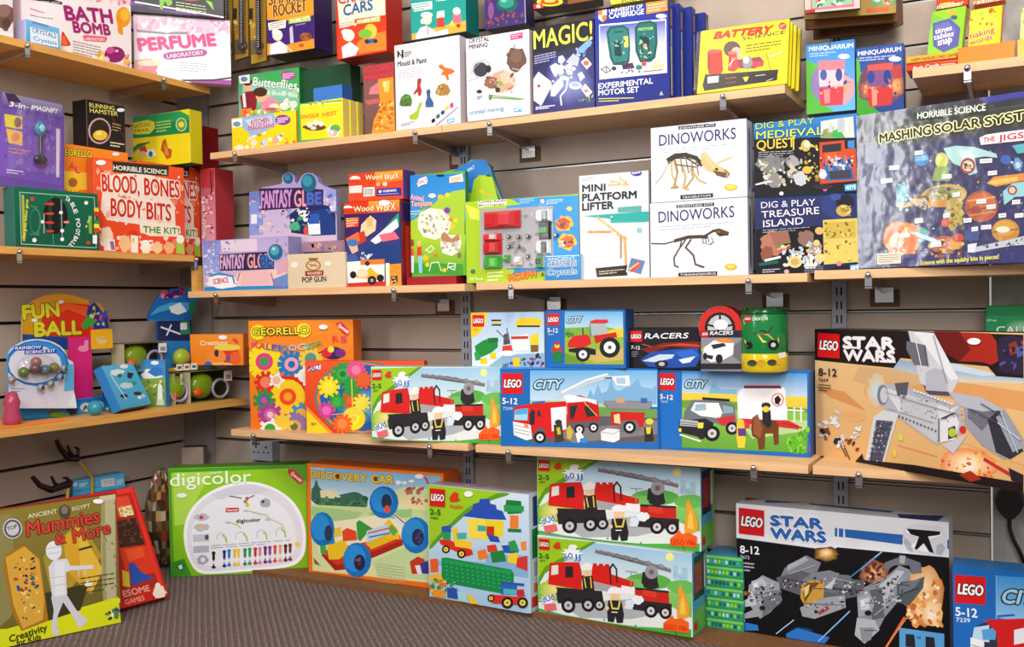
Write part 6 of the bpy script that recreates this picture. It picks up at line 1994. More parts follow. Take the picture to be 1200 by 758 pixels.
A_('dig_top', 'd4', '''
p 1c6cb4 38 80 425 38 425 130 290 130 180 140 45 140
g 2c84c8 1c60a8 38 80 425 38 425 100 45 138
g 141418 1c1a1c 45 138 290 128 430 330 45 350
p d8d8d0 290 70 350 60 410 52 415 130 290 132
p 8c9860 300 100 340 90 330 130 290 132
p 3cac4c 335 105 360 95 380 130 330 130
p c8c8c8 318 78 335 75 335 110 318 112
p b8bcc4 352 62 378 55 378 110 352 110
p d0d0cc 390 70 410 68 412 110 392 112
p c84820 285 148 378 140 380 172 420 170 422 290 288 302
p 2c2c34 296 158 366 150 366 180 296 186
p 2864a8 300 215 400 205 415 285 310 290
p 3c84c8 390 142 415 140 415 170 390 168
p e85c28 305 188 350 184 352 230 308 232
s 20 8 e8e8ec,a8b0b8,7c7c80 320 205 385 200 385 245 320 245
p 3c3c44 320 255 400 248 405 280 325 285
s 30 6 c8ccd0,2c2c34,e8602c 290 200 415 195 418 240 292 240
j 7c7c7c 105 230 52 34
j a09c9c 185 220 26 22
j 8c8888 120 290 30 26
j 98948c 190 265 26 18
s 50 8 c8bc98,b0aca8,6c6c70,d8d4c8 60 220 220 200 220 300 80 310
s 24 7 d8c050,b89838,8c6c1c,e8dc90 210 150 275 145 280 290 230 290
e c8b060 235 160 18 22
e e8dcc0 240 155 12 12
l c0c4cc 8 60 302 100 292
l e4e8ec 5 50 304 110 292
j c0c4c8 215 282 24 28
e d8b04c 240 250 18 14
j e0e0e8 298 265 14 18
e e0648c 306 320 9 9
e e8e8ec 145 337 8 7
x a8a8a8 60 184 190 178 3 8 3
p 48a4d0 378 305 422 300 422 325 380 328
t d8f0f8 382 324 418 320 16 4M
e 2c2c30 300 312 40 10
@title_print serif-like DIG & PLAY MEDIEVAL QUEST lettering
t b8d070:2c5c50:.01:.04 50 100 266 78 22 DIG & PLAY
t c8dc60:1c5470:.01:.04 52 136 300 118 27 MEDIEVAL
t f0c84c:3c2c0c:.01:.04 54 176 196 164 34 QUEST
l f0c84c 5 190 125 190 175
''')
A_('dig_low', 'd4', '''
g 2c3464 1c2448 42 350 430 338 434 632 50 640
e 2c3c78 350 380 60 50
e 181c30 380 370 34 30
e 3c5090 345 350 20 12
p 14141c 50 470 295 455 300 620 434 590 434 632 50 640
p d8c060 298 435 425 428 428 590 302 600
p c8ac48 305 445 418 438 420 500 308 505
s 44 6 8c7430,a88c3c,7c6428,e0cc78 305 445 418 440 420 585 308 590
e c8a84c 375 400 28 22
e 8c702c 380 395 16 12
s 14 6 e8d088,a88838 350 385 400 380 400 420 350 420
j b07460 115 520 44 44
j 8c5440 90 560 22 28
p 9c6450 100 480 170 478 180 520 120 530
j 8c6860 235 505 32 30
j a88878 270 540 24 26
s 60 9 e8e8ec,c8d4dc,d8b080,f0e0c0,a8c4d0 140 530 290 520 290 610 150 610
e e8c888 195 590 26 22
e c8a060 195 590 16 13
e e8c88c 288 575 20 16
e d8b070 285 475 16 14
e e0c080 275 520 12 12
l 3c8c5c 5 125 535 170 515
l e8b83c 5 130 545 175 528
l c84c5c 5 135 550 178 535
l e8ecf0 9 85 585 140 572
l 1c5c54 12 65 600 130 590
e e87c90 358 596 10 9
e e8a0a0 164 626 9 8
e d8d8dc 240 605 12 10
x 9c9cb0 75 472 250 460 2 8 3
x 8c8cac 230 608 300 604 4 7 3
x b0b0c0 75 618 140 614 2 8 4
p 48a4d0 398 602 430 598 430 622 400 626
t d8f0f8 402 622 428 618 16 4M
@title_print white DIG & PLAY TREASURE ISLAND lettering
t dcd8f0:1c1c40:.01:.04 70 392 270 380 23 DIG & PLAY
t e4e0f4:1c1c40:.01:.04 72 428 285 412 25 TREASURE
t e8e4f4:1c1c40:.01:.04 78 462 226 450 25 ISLAND
''')
A_('solar', 'd4', '''
g 1c1858 241c60 540 150 1150 60 1150 560 540 585
p 14142c 425 52 1150 -60 1150 60 560 150 430 160
p 2c2a9c 870 -15 1150 -60 1150 -38 910 0
p 24241c 520 95 1150 -5 1150 80 520 170
p 3c3c28 520 88 1150 -12 1150 -5 520 96
p 24207c 540 570 1150 535 1150 599 440 620
p 1c186c 470 578 1150 538 1150 596 470 618
@space_scene_print cartoon planets, comets and labels on dark blue
s 130 12 14103c,2c2460,3c2c70,0c0c28,3c3470 560 180 1140 120 1140 560 560 560
s 50 5 b8b0d8,e8e4f8,8c88b8 560 190 1140 140 1140 540 560 550
p b0dcd8 745 170 790 160 860 165 940 190 945 205 900 200 860 205 870 260 840 270 815 240 780 225 760 200
p d8ecec 800 180 850 175 860 205 815 215
e a83c34 835 235 28 30
e f0d8b8 835 235 20 20
s 12 5 5c2c2c,e8b090,2c2c2c 822 225 850 225 850 248 822 248
e c8cc4c 738 215 24 30
p 8ca83c 715 240 760 235 770 290 700 290
e e8dc6c 730 205 10 10
e 2c84c8 663 208 28 28
p 7cc0e0 640 200 685 196 688 212 642 218
e 2c5cb8 975 212 20 18
j 5c9cc8 1020 230 18 24
e c8d0f0 1020 232 10 12
p e89030 905 300 930 275 1042 262 1140 245 1140 270 1030 292 940 312
p f8c860 910 296 940 285 1020 275 1020 288 935 305
e c8a84c 745 345 88 42 -8
e 8c8c5c 745 340 64 28
s 30 8 5c7c3c,d8c05c,a8b04c,4c3c24 690 325 800 315 800 360 700 365
e d88c2c 750 372 70 12
e b85424 885 385 62 58
e c86c34 890 375 50 40
l e8a05c 7 835 365 935 350
l 8c3c1c 8 832 400 940 385
l d8844c 6 840 418 935 405
e 9c4018 865 398 22 14
e c88828 975 475 52 44
e d8a040 972 465 40 28
l 9c6418 6 930 480 1025 468
e e8e8d0 965 470 26 12
j b89c3c 785 410 34 60
s 30 8 8c6c1c,c8b050,5c4418 760 380 820 380 820 470 760 460
e d04c20 752 445 16 16
e 4cb0b0 660 490 30 28
e 3c9c50 655 492 16 14
p b85c3c 700 510 740 492 790 500 800 540 760 560 705 550
p e8dccc 708 512 748 505 752 528 710 532
s 40 9 a84c34,d8943c,6c3c24,e8b85c,8c6c2c 690 520 830 500 810 570 700 570
e e0a038 790 520 22 24
r f8c070 e07c30 590 500 70 60
p e8803c 545 470 590 440 620 480 650 520 630 560 540 570
s 30 9 f8c868,e86c28,d85020,f8e0a0 545 480 630 460 640 560 545 570
j e8c0a0 570 510 26 30
j 3c4c8c 850 490 30 26
p 9cd4dc 965 330 1000 300 1060 290 1100 310 1090 345 1010 350 970 380
e 8c3c3c 1000 325 18 18
e e8c8a8 1000 325 12 12
j 6cc4d0 1090 170 50 20
p 58b4c4 1000 160 1060 150 1080 180 1020 190
p c8ccd8 840 540 1000 505 1140 470 1140 520 1000 530 850 556
p e8e8f0 835 525 870 520 860 555 835 555
s 20 5 6c6c80,3c3c50 880 530 1120 490 1120 515 900 545
e 48b8c0 590 340 20 40
j e8b868 600 380 30 10
e c8e0e8 680 500 60 8 20
s 30 6 7cb0c0,a8d8e0,5c90b0 570 300 620 300 620 400 570 400
p c8c4b8 620 358 690 350 680 400 640 380
s 24 8 e8b040,a87828,785020 620 350 700 345 700 390 630 390
e c83c28 800 500 22 16
'''+'\n'.join('p f4f4fa %d %d %d %d %d %d %d %d\nl 8c8ca8 2 %d %d %d %d' % (x, y, x+w_, y-3, x+w_, y+13, x, y+16, x+3, y+8, x+w_-4, y+6) for x, y, w_ in ((515,283,42),(545,235,36),(740,268,36),(880,210,46),(910,255,34),(640,180,30),(640,432,30),(780,335,26),(868,360,36),(905,380,34),(745,412,24),(820,430,30),(885,455,38),(850,462,24),(950,412,28),(1000,362,30),(585,485,34),(1010,412,32),(1060,380,36),(1080,230,34),(640,430,26),(700,520,38)))+'''
@title_print cream lettering edged black on an olive band
p 2c3824 640 38 906 5 908 42 645 68
t f0f0e4 650 62 902 30 24 HORRIBLE SCIENCE
l 3c4c34 2 642 40 905 7
t 2c2818:e8e4b0:.03:.12 512 150 700 118 32 MASHING
t 2c2818:f0e8a8:.03:.12 716 116 882 90 32 SOLAR
t 2c2818:f4eca8:.03:.12 900 88 1140 48 32 SYSTEM
p f4f0f0 880 132 905 120 960 112 1150 88 1150 130 960 150 885 158
t c8283c:fff:.03:.06 895 150 938 143 18 THE
t c8283c:fff:.03:.06 950 144 1140 120 22 JIGSAW
p 241c50 940 100 941 100 941 101 940 101
t e8e06c 662 602 952 578 16 Science with the squishy bits in pieces!
p e4dcc8 502 560 590 555 590 595 502 600
x 8c8474 508 566 585 562 4 8 3
''')
''' '''
A_('butterfly', 'c5', '''
g 3ca45c 8cc0a0 195 350 480 315 488 545 200 548
g a8d8d8 48a84c 220 390 470 370 480 540 205 545
p 3cac58 320 330 480 316 484 420 400 400 330 370
s 30 12 a8dc9c,ecf4e8,5cb868 280 400 480 380 480 540 290 545
p 8c2430 205 450 225 430 265 425 285 460 280 520 215 520
e e8b48c 240 402 20 24
e 4c2818 240 385 22 16
p f0e8e8 215 440 228 432 235 500 222 505
p e88ca8 300 470 345 450 385 475 385 515 310 520
e e8b898 305 450 26 26
e 4c2c1c 300 430 34 22
e f0e8c0 365 500 24 16
p f08c3c 210 510 260 505 265 545 208 546
s 30 9 f0b83c,e8602c,8cc83c,f4f0e0 205 520 400 505 400 545 208 546
e f0ece0 412 496 22 18
e e8e0d0 455 488 18 18
e d8487c 350 510 30 8
@title_print
t f4fff4:3c8c5c:.01:.05 265 400 470 420 40 Butterflies
t e8f8ec 330 440 472 455 18 & Butterflies
p e8f0ec 200 355 250 348 252 388 204 392
e 5c8cac 225 370 16 12
e a84c98 430 352 36 22
x f0c8e8 405 345 458 340 3 9 5
''')
A_('kitchen', 'c5', '''
g f4dc20 f0d010 160 552 462 515 470 680 172 710
p 9cb8dc 215 545 360 525 380 580 330 610 260 640 210 590 200 560
p c8d8ec 225 560 350 540 360 580 260 600
p eef4f8 165 560 215 552 216 590 170 598
e 6c9cac 190 580 18 12
s 26 10 f8f0c8,e8a83c,f0f0f0,8c8cb0,d87c3c 180 640 460 600 465 670 180 700
e f4ece0 205 690 18 14
e e8dcc8 270 665 16 16
e c8d0e0 322 665 14 16
e e0a890 372 655 16 16
@title_print
t b82c50:f0e0f0:.02:.05 258 585 342 570 24 KITCHEN
t b82c50:f0e0f0:.02:.05 245 610 365 594 22 MAGICIANS
e 8c3c98 406 560 36 24
x f0d8f0 380 552 432 546 3 9 5
''')
NEST = '''
g f4e430 ecd818 473 480 680 462 690 648 480 665
p 4cac5c 473 480 525 476 530 486 482 490 488 655 690 640 690 648 480 665
l 3cac4c 5 480 486 680 470
l 3cac4c 5 482 490 490 655
l f4f0c8 3 490 490 675 478
s 12 6 d84c2c,f4e4a0,2c8c3c 525 470 620 465 620 485 525 488
e 4c2c18 555 596 50 14
e 6c4424 552 594 56 12
j e8e0c8 530 582 16 14
j f0e8d4 560 572 16 14
j e0d8bc 548 598 14 10
j ece4cc 585 578 14 12
e e4f0dc 642 612 32 30
e 5cac58 650 600 24 18
e e8a898 640 622 20 16
e f0f4e8 635 620 8 10
@title_print orange DINOSAUR NEST lettering
t e8702c 490 556 575 546 18 DINOSAUR
t e8702c 590 545 658 536 18 NEST
'''
A_('nest', 'c5', NEST)
F = BOX['nest1']['R']
A_('volcano', 'c5', '''
g 8c5858 6c5048 772 305 925 290 935 610 790 630
p a83c38 780 300 925 290 925 370 785 380
p e87c80 806 440 815 410 850 385 870 420 850 440
p c85c5c 790 470 850 460 860 480 800 490
p f09428 850 370 920 360 925 480 930 610 820 625 830 560 860 500
p f8c860 870 380 905 376 900 430 880 430
s 46 9 e0701c,f0a840,c85018,f8c870 860 480 925 470 932 610 830 620
e f4e0a0 880 395 8 12
@title_print red VOLCANO MAKING lettering
t d83454 775 345 920 320 28 VOLCANO
t d83454 790 378 918 358 22 MAKING
''')
A_('mould', 'c6', '''
g f2eef4 e4dfe6 42 212 340 165 366 548 62 608
@dinosaur_print five small painted model dinosaurs
p d8702c 255 305 270 300 285 315 320 322 332 335 318 345 300 350 305 372 296 378 288 358 280 350 270 355 268 345 278 330 258 318
p a83c34 156 370 172 364 176 376 170 400 178 425 172 448 160 448 158 430 138 446 140 432 155 410
p a87c38 242 425 255 400 278 388 300 400 312 425 298 445 262 448 240 438
s 10 7 c8a050,7c5420,e0c070 248 400 300 395 305 440 250 440
p 4c7c34 72 490 80 455 100 438 122 444 132 468 128 496 85 498
s 8 6 7c3c30,6c9c4c 80 450 125 445 125 490 80 490
p 3c5c90 198 425 210 414 218 425 216 450 232 480 232 500 196 502 194 480 202 455
p a8c02c 165 480 175 476 178 486 168 510 162 545 150 560 122 558 118 540 138 530 155 515
@paint_pot_print
p 141418 222 560 238 550 240 568 224 576
p 1c6c3c 244 540 260 530 262 548 246 556
p 24348c 266 522 282 512 284 530 268 538
p e8c830 286 500 302 490 304 510 288 518
p d8485c 308 486 324 478 326 500 310 506
l 8c7ca8 4 245 585 345 502
p 4ca8dc 295 560 330 550 330 570 297 578
t fff 300 575 326 568 12 4M
@title_print
p 2c2418 62 238 70 236 72 262 64 274
p 2c2418 82 234 92 232 92 272 84 274
l 5c4428 5 66 240 88 270
x 6c6058 95 244 130 238 3 9 5
t 3c3838 65 312 200 292 24 Mould & Paint
x b8b4bc 68 330 185 314 4 11 3
x a8a4ac 80 580 145 565 2 8 4
''')
A_('crystal', 'c6', '''
g f2eef2 e6e0e4 382 180 675 138 682 508 388 548
@rock_print brown rock, geode and goggles
e 2c2830 452 325 38 36
e c8c8d0 452 322 48 46
e 3a3640 452 325 34 34
e 2c2c34 488 322 14 18
l a8a8b0 3 400 350 430 310 470 275 498 300
l a8a8b0 4 395 380 440 362
j 6c4c40 620 275 44 56
e 7c5c4c 615 260 30 34
l 5c4438 4 575 280 600 240 612 210
l c8c0b8 3 600 320 650 330 662 300
j c8a48c 560 375 52 50
j 8c6450 500 385 32 30
j d8bca0 575 360 34 30
s 26 9 b08868,e0c8a8,7c503c,d8a880 480 350 610 350 610 430 490 430
e 4c6c50 520 405 9 9
e c83c2c 498 405 8 8
e 3c2c24 532 420 12 12
e 8ca83c 545 390 12 10
l 6c9c50 5 490 455 640 465
l 8cb068 5 495 445 655 462
p 5c8c50 490 440 510 445 500 470 490 465
e 2c2a30 446 428 13 9
x 5c5860 436 450 460 448 2 9 5
@title_print
t 2c2a30 398 202 492 190 20 CRYSTAL
t 2c2a30 398 230 484 218 20 MINING
p e8407c 590 162 648 150 650 178 592 188
x f8c8dc 596 165 642 158 2 10 5
t 6ca0c8 402 535 560 515 18 crystal mining
p 4ca8dc 606 506 644 500 646 520 608 524
t fff 610 522 642 514 13 4M
''')
A_('magic', 'c6', '''
g 101018 2c2c78 695 125 975 88 988 478 698 520
p 14101c 695 125 975 88 978 200 820 240 697 245
r 8c98c8 2c2a78 860 380 110 120
@trick_print playing cards and white magic props
p f0eef8 695 370 722 335 780 380 785 400 735 495 700 470
e d83c3c 724 402 8 8
p e8ecf8 775 310 800 295 830 310 825 345 790 345
p e4e8f4 815 265 835 258 848 280 830 300 815 290
p e8e8f4 920 290 945 268 972 300 948 325
e d8643c 945 295 14 12
p e4e4f4 920 415 940 390 975 430 950 455
e d87c5c 945 425 10 8
p f0f0fa 905 345 925 335 940 360 918 380
e e8ecf8 895 400 30 18
e a8b0d0 895 396 20 11
p b8c0dc 850 290 885 250 915 270 905 310 870 300
l e8ecf8 7 830 350 860 380 850 420 825 450 830 490
l d8e0f4 6 790 400 830 360
p dce0f0 780 410 830 360 840 400 800 450 780 450
s 30 9 e8ecf8,c8d0e8,fff 780 310 900 300 890 390 790 400
s 14 6 6c8cc8,a8c0e8 890 230 960 200 970 250 900 270
s 14 5 e8c84c,2c8c5c,c83c3c 910 470 980 430 985 470 920 480
p 7ca8e0 900 235 960 180 975 200 930 250
x b0b0d8 704 262 805 240 4 11 5
x e8e8f4 710 500 800 490 2 8 5
@title_print tall yellow MAGIC! lettering
t f0ec50::.012 702 230 974 184 84 MAGIC!
''')
A_('motor', 'c7', '''
g 2034a0 18247c 28 48 368 2 385 455 30 490
p f2f2f8 48 115 362 88 366 340 50 372
g 5868b8 e4e8f4 52 122 358 96 361 240 54 250
@motor_print two dark teal motor boards
p 1c5458 82 150 100 125 160 118 188 135 194 230 190 290 170 305 115 305 98 270
p 2c7c78 92 160 105 135 158 128 180 140 186 230 180 285 120 292 108 260
p 143c44 118 195 150 190 155 260 122 262
p c8dc5c 162 170 184 168 186 220 166 222
l 143c40 5 118 150 160 148
p 1c5458 215 130 235 102 290 96 318 110 322 200 312 270 290 290 240 292 218 240
p 24706c 224 140 240 112 288 106 308 120 312 200 300 265 245 280 228 235
t c8ec50 232 144 300 138 12 MOTOR
e 143840 262 200 22 30
e c88c6c 262 215 10 12
s 20 6 0c2c34,8cc8a0,c8d0a0 230 160 300 150 300 270 235 275
s 16 6 0c2c34,8cb8a0 110 190 180 180 185 280 115 285
l 3c3c44 4 56 325 82 310 104 330 80 340 60 325
l 3c3c44 3 82 312 82 338
e 3c3c4c 118 320 12 10
p 3c3054 155 302 205 292 215 318 160 325
e 1c8c6c 235 315 16 12
e d84c4c 258 298 12 12
l e8dc7c 12 300 315 348 305
e f0ecb0 325 285 22 10
l a84848 4 255 335 345 325
s 16 5 5c5c6c,8c3c3c,3c6c8c 130 300 240 290 240 340 140 345
@title_print white EXPERIMENTAL MOTOR SET lettering
t eef0fa 96 62 252 38 18 UNIVERSITY OF
t eef0fa 96 88 258 66 24 CAMBRIDGE
t f4f4fc 46 416 300 390 25 EXPERIMENTAL
t f4f4fc 46 447 234 430 25 MOTOR SET
l d8cc5c 4 48 462 210 458
l d8cc5c 4 48 474 140 470
@crest_print orange and white shield
p f0ece8 44 50 86 45 84 90 66 104 46 88
p d87c34 44 50 62 48 62 70 45 72
p d87c34 66 72 86 70 84 90 66 102
l d87c34 3 64 48 64 100
p e8904c 268 12 368 0 370 50 270 68
x f8d0a8 276 24 360 10 3 13 6
p b8b0b0 330 445 340 425 350 445
stick 340 76 26 11
''')
for k_ in ('motor', 'motor0', 'motor1', 'motor2'):
    F = BOX[k_]['R']; o = BOX[k_]['o']; g = Geo()
    d_ = BOX[k_]['d']; w0 = BOX[k_]['w']; h0 = BOX[k_]['h']
    for a0, b0, a1, b1, c in ((.1, .02, .9, .98, '24387c'), (.3, .05, .62, .55, 'd8c8a8'), (.35, .75, .7, .92, 'b0783c'), (.4, .56, .6, .72, 'c8d0e8')):
        g.poly([(w0+.0003+len(g.f)*STEP, a*d_, b*h0) for a, b in ((a0, b0), (a1, b0), (a1, b1), (a0, b1))], c)
    g.build('spine_print', M_CARD, o)
A_('battery', 'c7', '''
g f0dc20 e4d010 535 135 950 97 920 408 492 440
@title_print
i e8321c:7c2418:.05:.08 585 182 850 152 30 BATTERY
i 24243c 715 190 915 158 16 SCIENCE
x 5c5418 735 212 900 188 3 14 5
e d83020 906 122 19 17
x f4c8b8 894 118 918 114 2 8 4
@gadget_print red battery cells and clips
e 5c4438 670 230 40 38
e d8b090 690 250 26 30
p 8c3c4c 690 280 800 265 820 290 780 320 700 320
p c83c50 760 290 820 285 815 310 770 315
p b8281c 555 245 580 230 622 235 628 330 610 352 568 350 555 320
e e85040 590 240 34 10
e c83024 590 340 32 12
p 9c1c18 556 260 566 250 570 345 558 330
p d03028 655 250 690 240 698 320 680 335 650 330
e e8705c 672 248 22 8
t f8d8d0 660 318 688 268 12 X
e 8c8c8c 742 292 24 32
e d8d8d4 736 280 14 18
l e8b828 10 815 262 860 268 905 242
l e8c04c 6 840 240 845 310
l f0e8b0 8 850 265 902 245
l b8901c 5 830 250 850 330
@drawer_print black plastic drawer strip at the book's foot
p 1c1618 545 345 570 355 630 345 885 325 880 375 540 425 532 400
p 2c2422 545 350 885 328 885 340 545 362
p e8e8ec 556 360 608 355 606 385 556 390
l b85c2c 4 640 368 690 362
l 8c3c2c 4 640 390 690 384
p e8d82c 720 362 748 358 742 376 732 384
l d8d8dc 3 780 355 825 350
l c8c8cc 3 830 380 860 368
''')
# wire spiral of the battery book
r_ = BOX['battery']; g = Geo()
for i in range(26):
    z = r_['h']*(.05+.9*i/25)
    g.tube([(-.004+.0055*math.cos(a), .004+.009*math.sin(a), z+.0008*a) for a in [6.283*j/6 for j in range(7)]], .0008, 'e8e8e8', 5)
g.build('wire_spiral', M_METAL, r_['o'])
A_('rocket', 'c5', '''
g e8a42c d88818 330 0 548 -20 550 75 332 95
p e89c28 326 -130 545 -170 550 60 500 80 430 95 332 92
p 3c1c70 330 100 430 95 552 70 554 235 330 262
@rocket_print cartoon scientist with rocket
p e89428 420 210 550 180 553 235 425 250
p e8942c 330 205 400 200 420 245 332 258
e f0e0d0 380 165 24 26
e f4ece4 372 150 18 14
p f0ecf0 345 210 390 190 425 215 425 250 345 255
l e8c8a0 8 420 215 445 240
p c8c0d8 436 130 450 120 456 200 440 205
e 9c5428 512 172 28 20
s 10 7 b86434,7c3c1c 490 160 535 155 535 190 492 190
e c85018 492 212 12 8
p f4ecd8 336 108 420 92 418 130 340 142
x 8c7c98 345 112 410 100 3 10 4
p b8c86c 432 88 535 70 535 98 432 112
t f0f4d8 440 108 530 88 14 TUBE KIT
l 8c8cb0 4 465 118 510 110
@title_print brown ROCKET lettering
t 7c4418:f4d080:.03:.06 362 80 516 50 56 ROCKET
t 7c4418:f4d080:.03:.06 340 25 520 -5 50 SHAKER
''')
A_('cars', 'c5', '''
p ecdcc8 640 -130 880 -175 884 70 740 90 740 130 670 140
g d83c1c e04820 665 135 880 80 890 232 666 280
p e8842c 800 165 885 145 890 232 760 250 750 200
@car_print cartoon scientist with balloon car
e f4e8d8 712 165 28 28
e f0ece8 700 150 22 14
p f0ecec 680 220 720 195 760 225 745 258 685 272
e d8c83c 815 145 30 34
e 7cb83c 790 158 32 22
p 2c68a8 785 190 830 180 840 200 795 205
e 2c3440 798 194 11 11
e 2c3440 838 192 10 10
p e8d8a0 740 110 760 105 740 125
p b8c86c 748 95 860 75 860 100 750 112
t f0f4d8 755 110 855 92 14 TUBE KIT
x c8a898 670 110 735 98 3 10 4
@title_print
t 2c5c8c:f4f0e8:.03:.06 690 75 825 45 50 CARS
t c83c2c:f4f0e8:.03:.06 665 20 850 -10 46 CRAZY
''')
A_('teal', 'c6', '''
g 24b0a4 1ca094 120 -160 380 -190 388 100 130 130
p 1c9c90 112 -160 390 -190 392 145 132 188
p e8a840 130 160 240 130 388 95 392 145 132 188
@scientist_print cartoon scientist in a white coat
e f0d8c0 202 90 22 26
e f0ece4 200 70 28 14
e f0ece8 180 100 9 12
p f0ecec 150 165 170 130 200 120 240 145 245 170 150 184
l c86c3c 5 204 115 206 160
p c83c34 248 85 278 80 285 125 248 128
p d8e8d8 248 55 282 48 284 80 246 85
p e86c7c 322 70 358 65 362 105 325 108
e f0e8e0 340 52 18 18
p f0ecec 240 150 300 135 300 165 240 175
p e8c840 300 120 320 95 332 125
e b83c28 348 120 10 10
p f0f0ec 128 18 225 5 226 42 140 55
x 3c8c88 136 24 215 12 3 11 5
t f0fff8 240 8 330 -4 14 TUBE KIT
''')
A_('putty', 'c6', '''
g 2c2c80 3c2c6c 470 -160 660 -180 665 110 470 140
e 1c5c5c 575 20 50 40
e 2c9484 572 12 36 26
e 68c8b0 560 2 14 10
e 8c4c8c 500 50 14 40
s 40 8 4c2c5c,6c3c6c,2c2c4c,a83c50,8c4c3c 475 60 660 50 660 110 475 130
l a8a8c8 4 655 -100 662 110
@side_label_print
e 8c2c30 490 -10 16 20
''')
A_('disc', 'c6', '''
p 2c2018 690 -120 985 -140 990 15 700 45
e e8d020 775 8 62 22
e d8401c 775 8 44 14
e f0e060 775 4 26 8
p c8381c 698 20 740 15 745 38 700 42
e f0e8e0 722 30 10 8
p 8c4c20 860 -20 980 -30 985 12 860 20
''')
A_('bagged', 'c7', '''
s 60 12 d8d03c,5c8c3c,6c5c9c,e8e460,b0a82c 100 -100 400 -110 400 8 100 22
p e8e040 110 -30 300 -40 300 14 110 20
t 5c6c1c 150 12 290 4 18 SCIENCE
''')
AQ = '''
g %s %s 15 208 243 185 252 520 24 535
e 68b83c 30 420 90 130
p 58b43c 18 280 60 300 90 480 150 530 24 535
e %s 130 390 92 100
r f0a070 %s 190 420 60 70
p %s 75 285 200 280 198 330 78 335
p %s 78 330 198 325 190 400 80 405
e 4c5c9c 100 350 16 26
e 3c4c90 172 350 16 30
p d8404c 80 410 195 405 190 490 85 495
p f08c8c 100 420 130 415 130 480 105 485
s 12 7 e86c3c,3c3c7c,f0b0a0 60 380 220 370 220 440 60 440
@title_print white MINIQUARIUM lettering
t f0f4fc 32 240 238 222 20 MINIQUARIUM
x a8c8e8 36 250 160 240 2 11 6
stick 196 264 28 12
'''
A_('aqua_a', 'c8', AQ % ('3c88d0', '68b4dc', '8c7cac', 'c09cb0', 'f08088', 'ecc4cc'))
src = '''
g 2450a0 1c3c84 250 225 470 202 480 522 258 540
e 4c9c2c 250 440 110 110
p 3c9c2c 255 420 290 440 330 500 370 530 258 540
e 58b040 256 330 16 60
e 6c3c54 370 390 105 105
r f0803c 6c3c54 320 420 60 50
r f0b060 8c4c48 440 400 50 50
p d8504c 305 305 425 292 425 330 308 335
p 7c4c7c 300 330 430 325 420 400 310 405
e 2c3c8c 322 360 18 30
e 24347c 398 360 18 34
p c8302c 305 415 425 405 418 490 312 500
p f0907c 325 420 350 416 350 490 328 494
p b83830 420 310 460 300 470 360 430 370
s 12 7 e86c3c,3c2c5c,f0a080 290 380 450 370 450 440 290 440
@title_print white MINIQUARIUM lettering
t e8ecfc 262 262 462 238 20 MINIQUARIUM
x a8b8dc 266 270 440 256 2 11 6
stick 434 276 30 12
'''
A_('aqua_b', 'c8', src)
A_('red_flat', 'c8', '''
p e05c30 488 292 724 280 726 286 488 298
t f8dcc8 520 330 640 312 18 flash Cards
x f4c8b0 650 300 715 294 3 9 4
''')
A_('yellow_flat', 'c8', '''
t 7c3c10 510 288 720 262 13 HAPPY FAMILIES CARD GAME
l d88c14 2 488 290 722 280
''')
A_('pack0', 'c8', '''
e 7cb83c 610 120 60 50
p 8cc83c 570 255 590 130 612 110 625 250
p 5c5c9c 610 110 690 85 740 130 730 215 660 245 612 215
p 6c6cac 620 120 680 100 720 140 700 200 630 210
e 48587c 710 82 16 10
e e8a83c 700 60 24 12
@title_print
t f0ecf8:4c4484:.02:.05 622 160 700 140 22 times
t f0ecf8:4c4484:.02:.05 615 188 708 168 24 tables
t f0ecf8:4c4484:.02:.05 635 215 700 198 22 snap
''')
A_('pack1', 'c8', '''
e f0d83c 850 110 70 70
s 14 12 e87c2c,8cc83c,f4e04c,d84c2c 775 60 930 30 900 120 770 150
@title_print
t d83c28:f8e4a0:.02:.06 775 185 900 150 26 making
t d83c28:f8e4a0:.02:.06 785 212 890 182 22 words
''')
A_('pack2', 'c8', '''
e f4f08c 1010 120 60 60
s 10 12 8cc87c,f0e04c,a8d8c8 950 60 1060 40 1060 150 945 180
''')
for k_, x in (('packu0', 0), ('packu1', 170)):
    A_(k_, 'c8', '''
e f0d03c %d 25 50 14
t f4d8c8:8c2c1c:.02:.05 %d 48 %d 32 22 %s
''' % (690+x, 630+x, 755+x, 'number' if x == 0 else 'reading'))
for k_ in ('hang0',): A_(k_, 'c8', '''
p d8707c 40 -60 240 -70 242 30 40 48
p 8cbc9c 48 -50 232 -62 234 18 48 38
s 40 9 3c8c5c,e8f0e8,c8846c,5c6c4c 60 -40 225 -50 225 20 60 30
p a82c2c 10 48 60 42 60 58 12 64
''')
A_('hang1', 'c8', '''
p 5c9c58 325 -40 435 -45 436 20 325 28
s 30 9 e8e8e0,7cb08c,c88c5c 330 -30 435 -35 435 20 330 25
p c85c30 300 40 405 32 405 50 300 60
''')
for k_, x in (('kal0', 98), ('kal1', 168), ('kal2', 243)):
    A_(k_, 'c5', 's 16 8 c8a040,8c6c20,e0c870 %d 60 %d 50 %d 190 %d 200\np 6c5c40 %d 190 %d 180 %d 250 %d 256\ne 4c4c54 %d 215 24 22\ne 8c8c94 %d 212 14 12\np 2c2418 %d 40 %d 38 %d 90 %d 92' % (x+4, x+60, x+60, x+6, x+10, x+62, x+66, x+14, x+50, x+50, x+2, x+22, x+22, x+4))
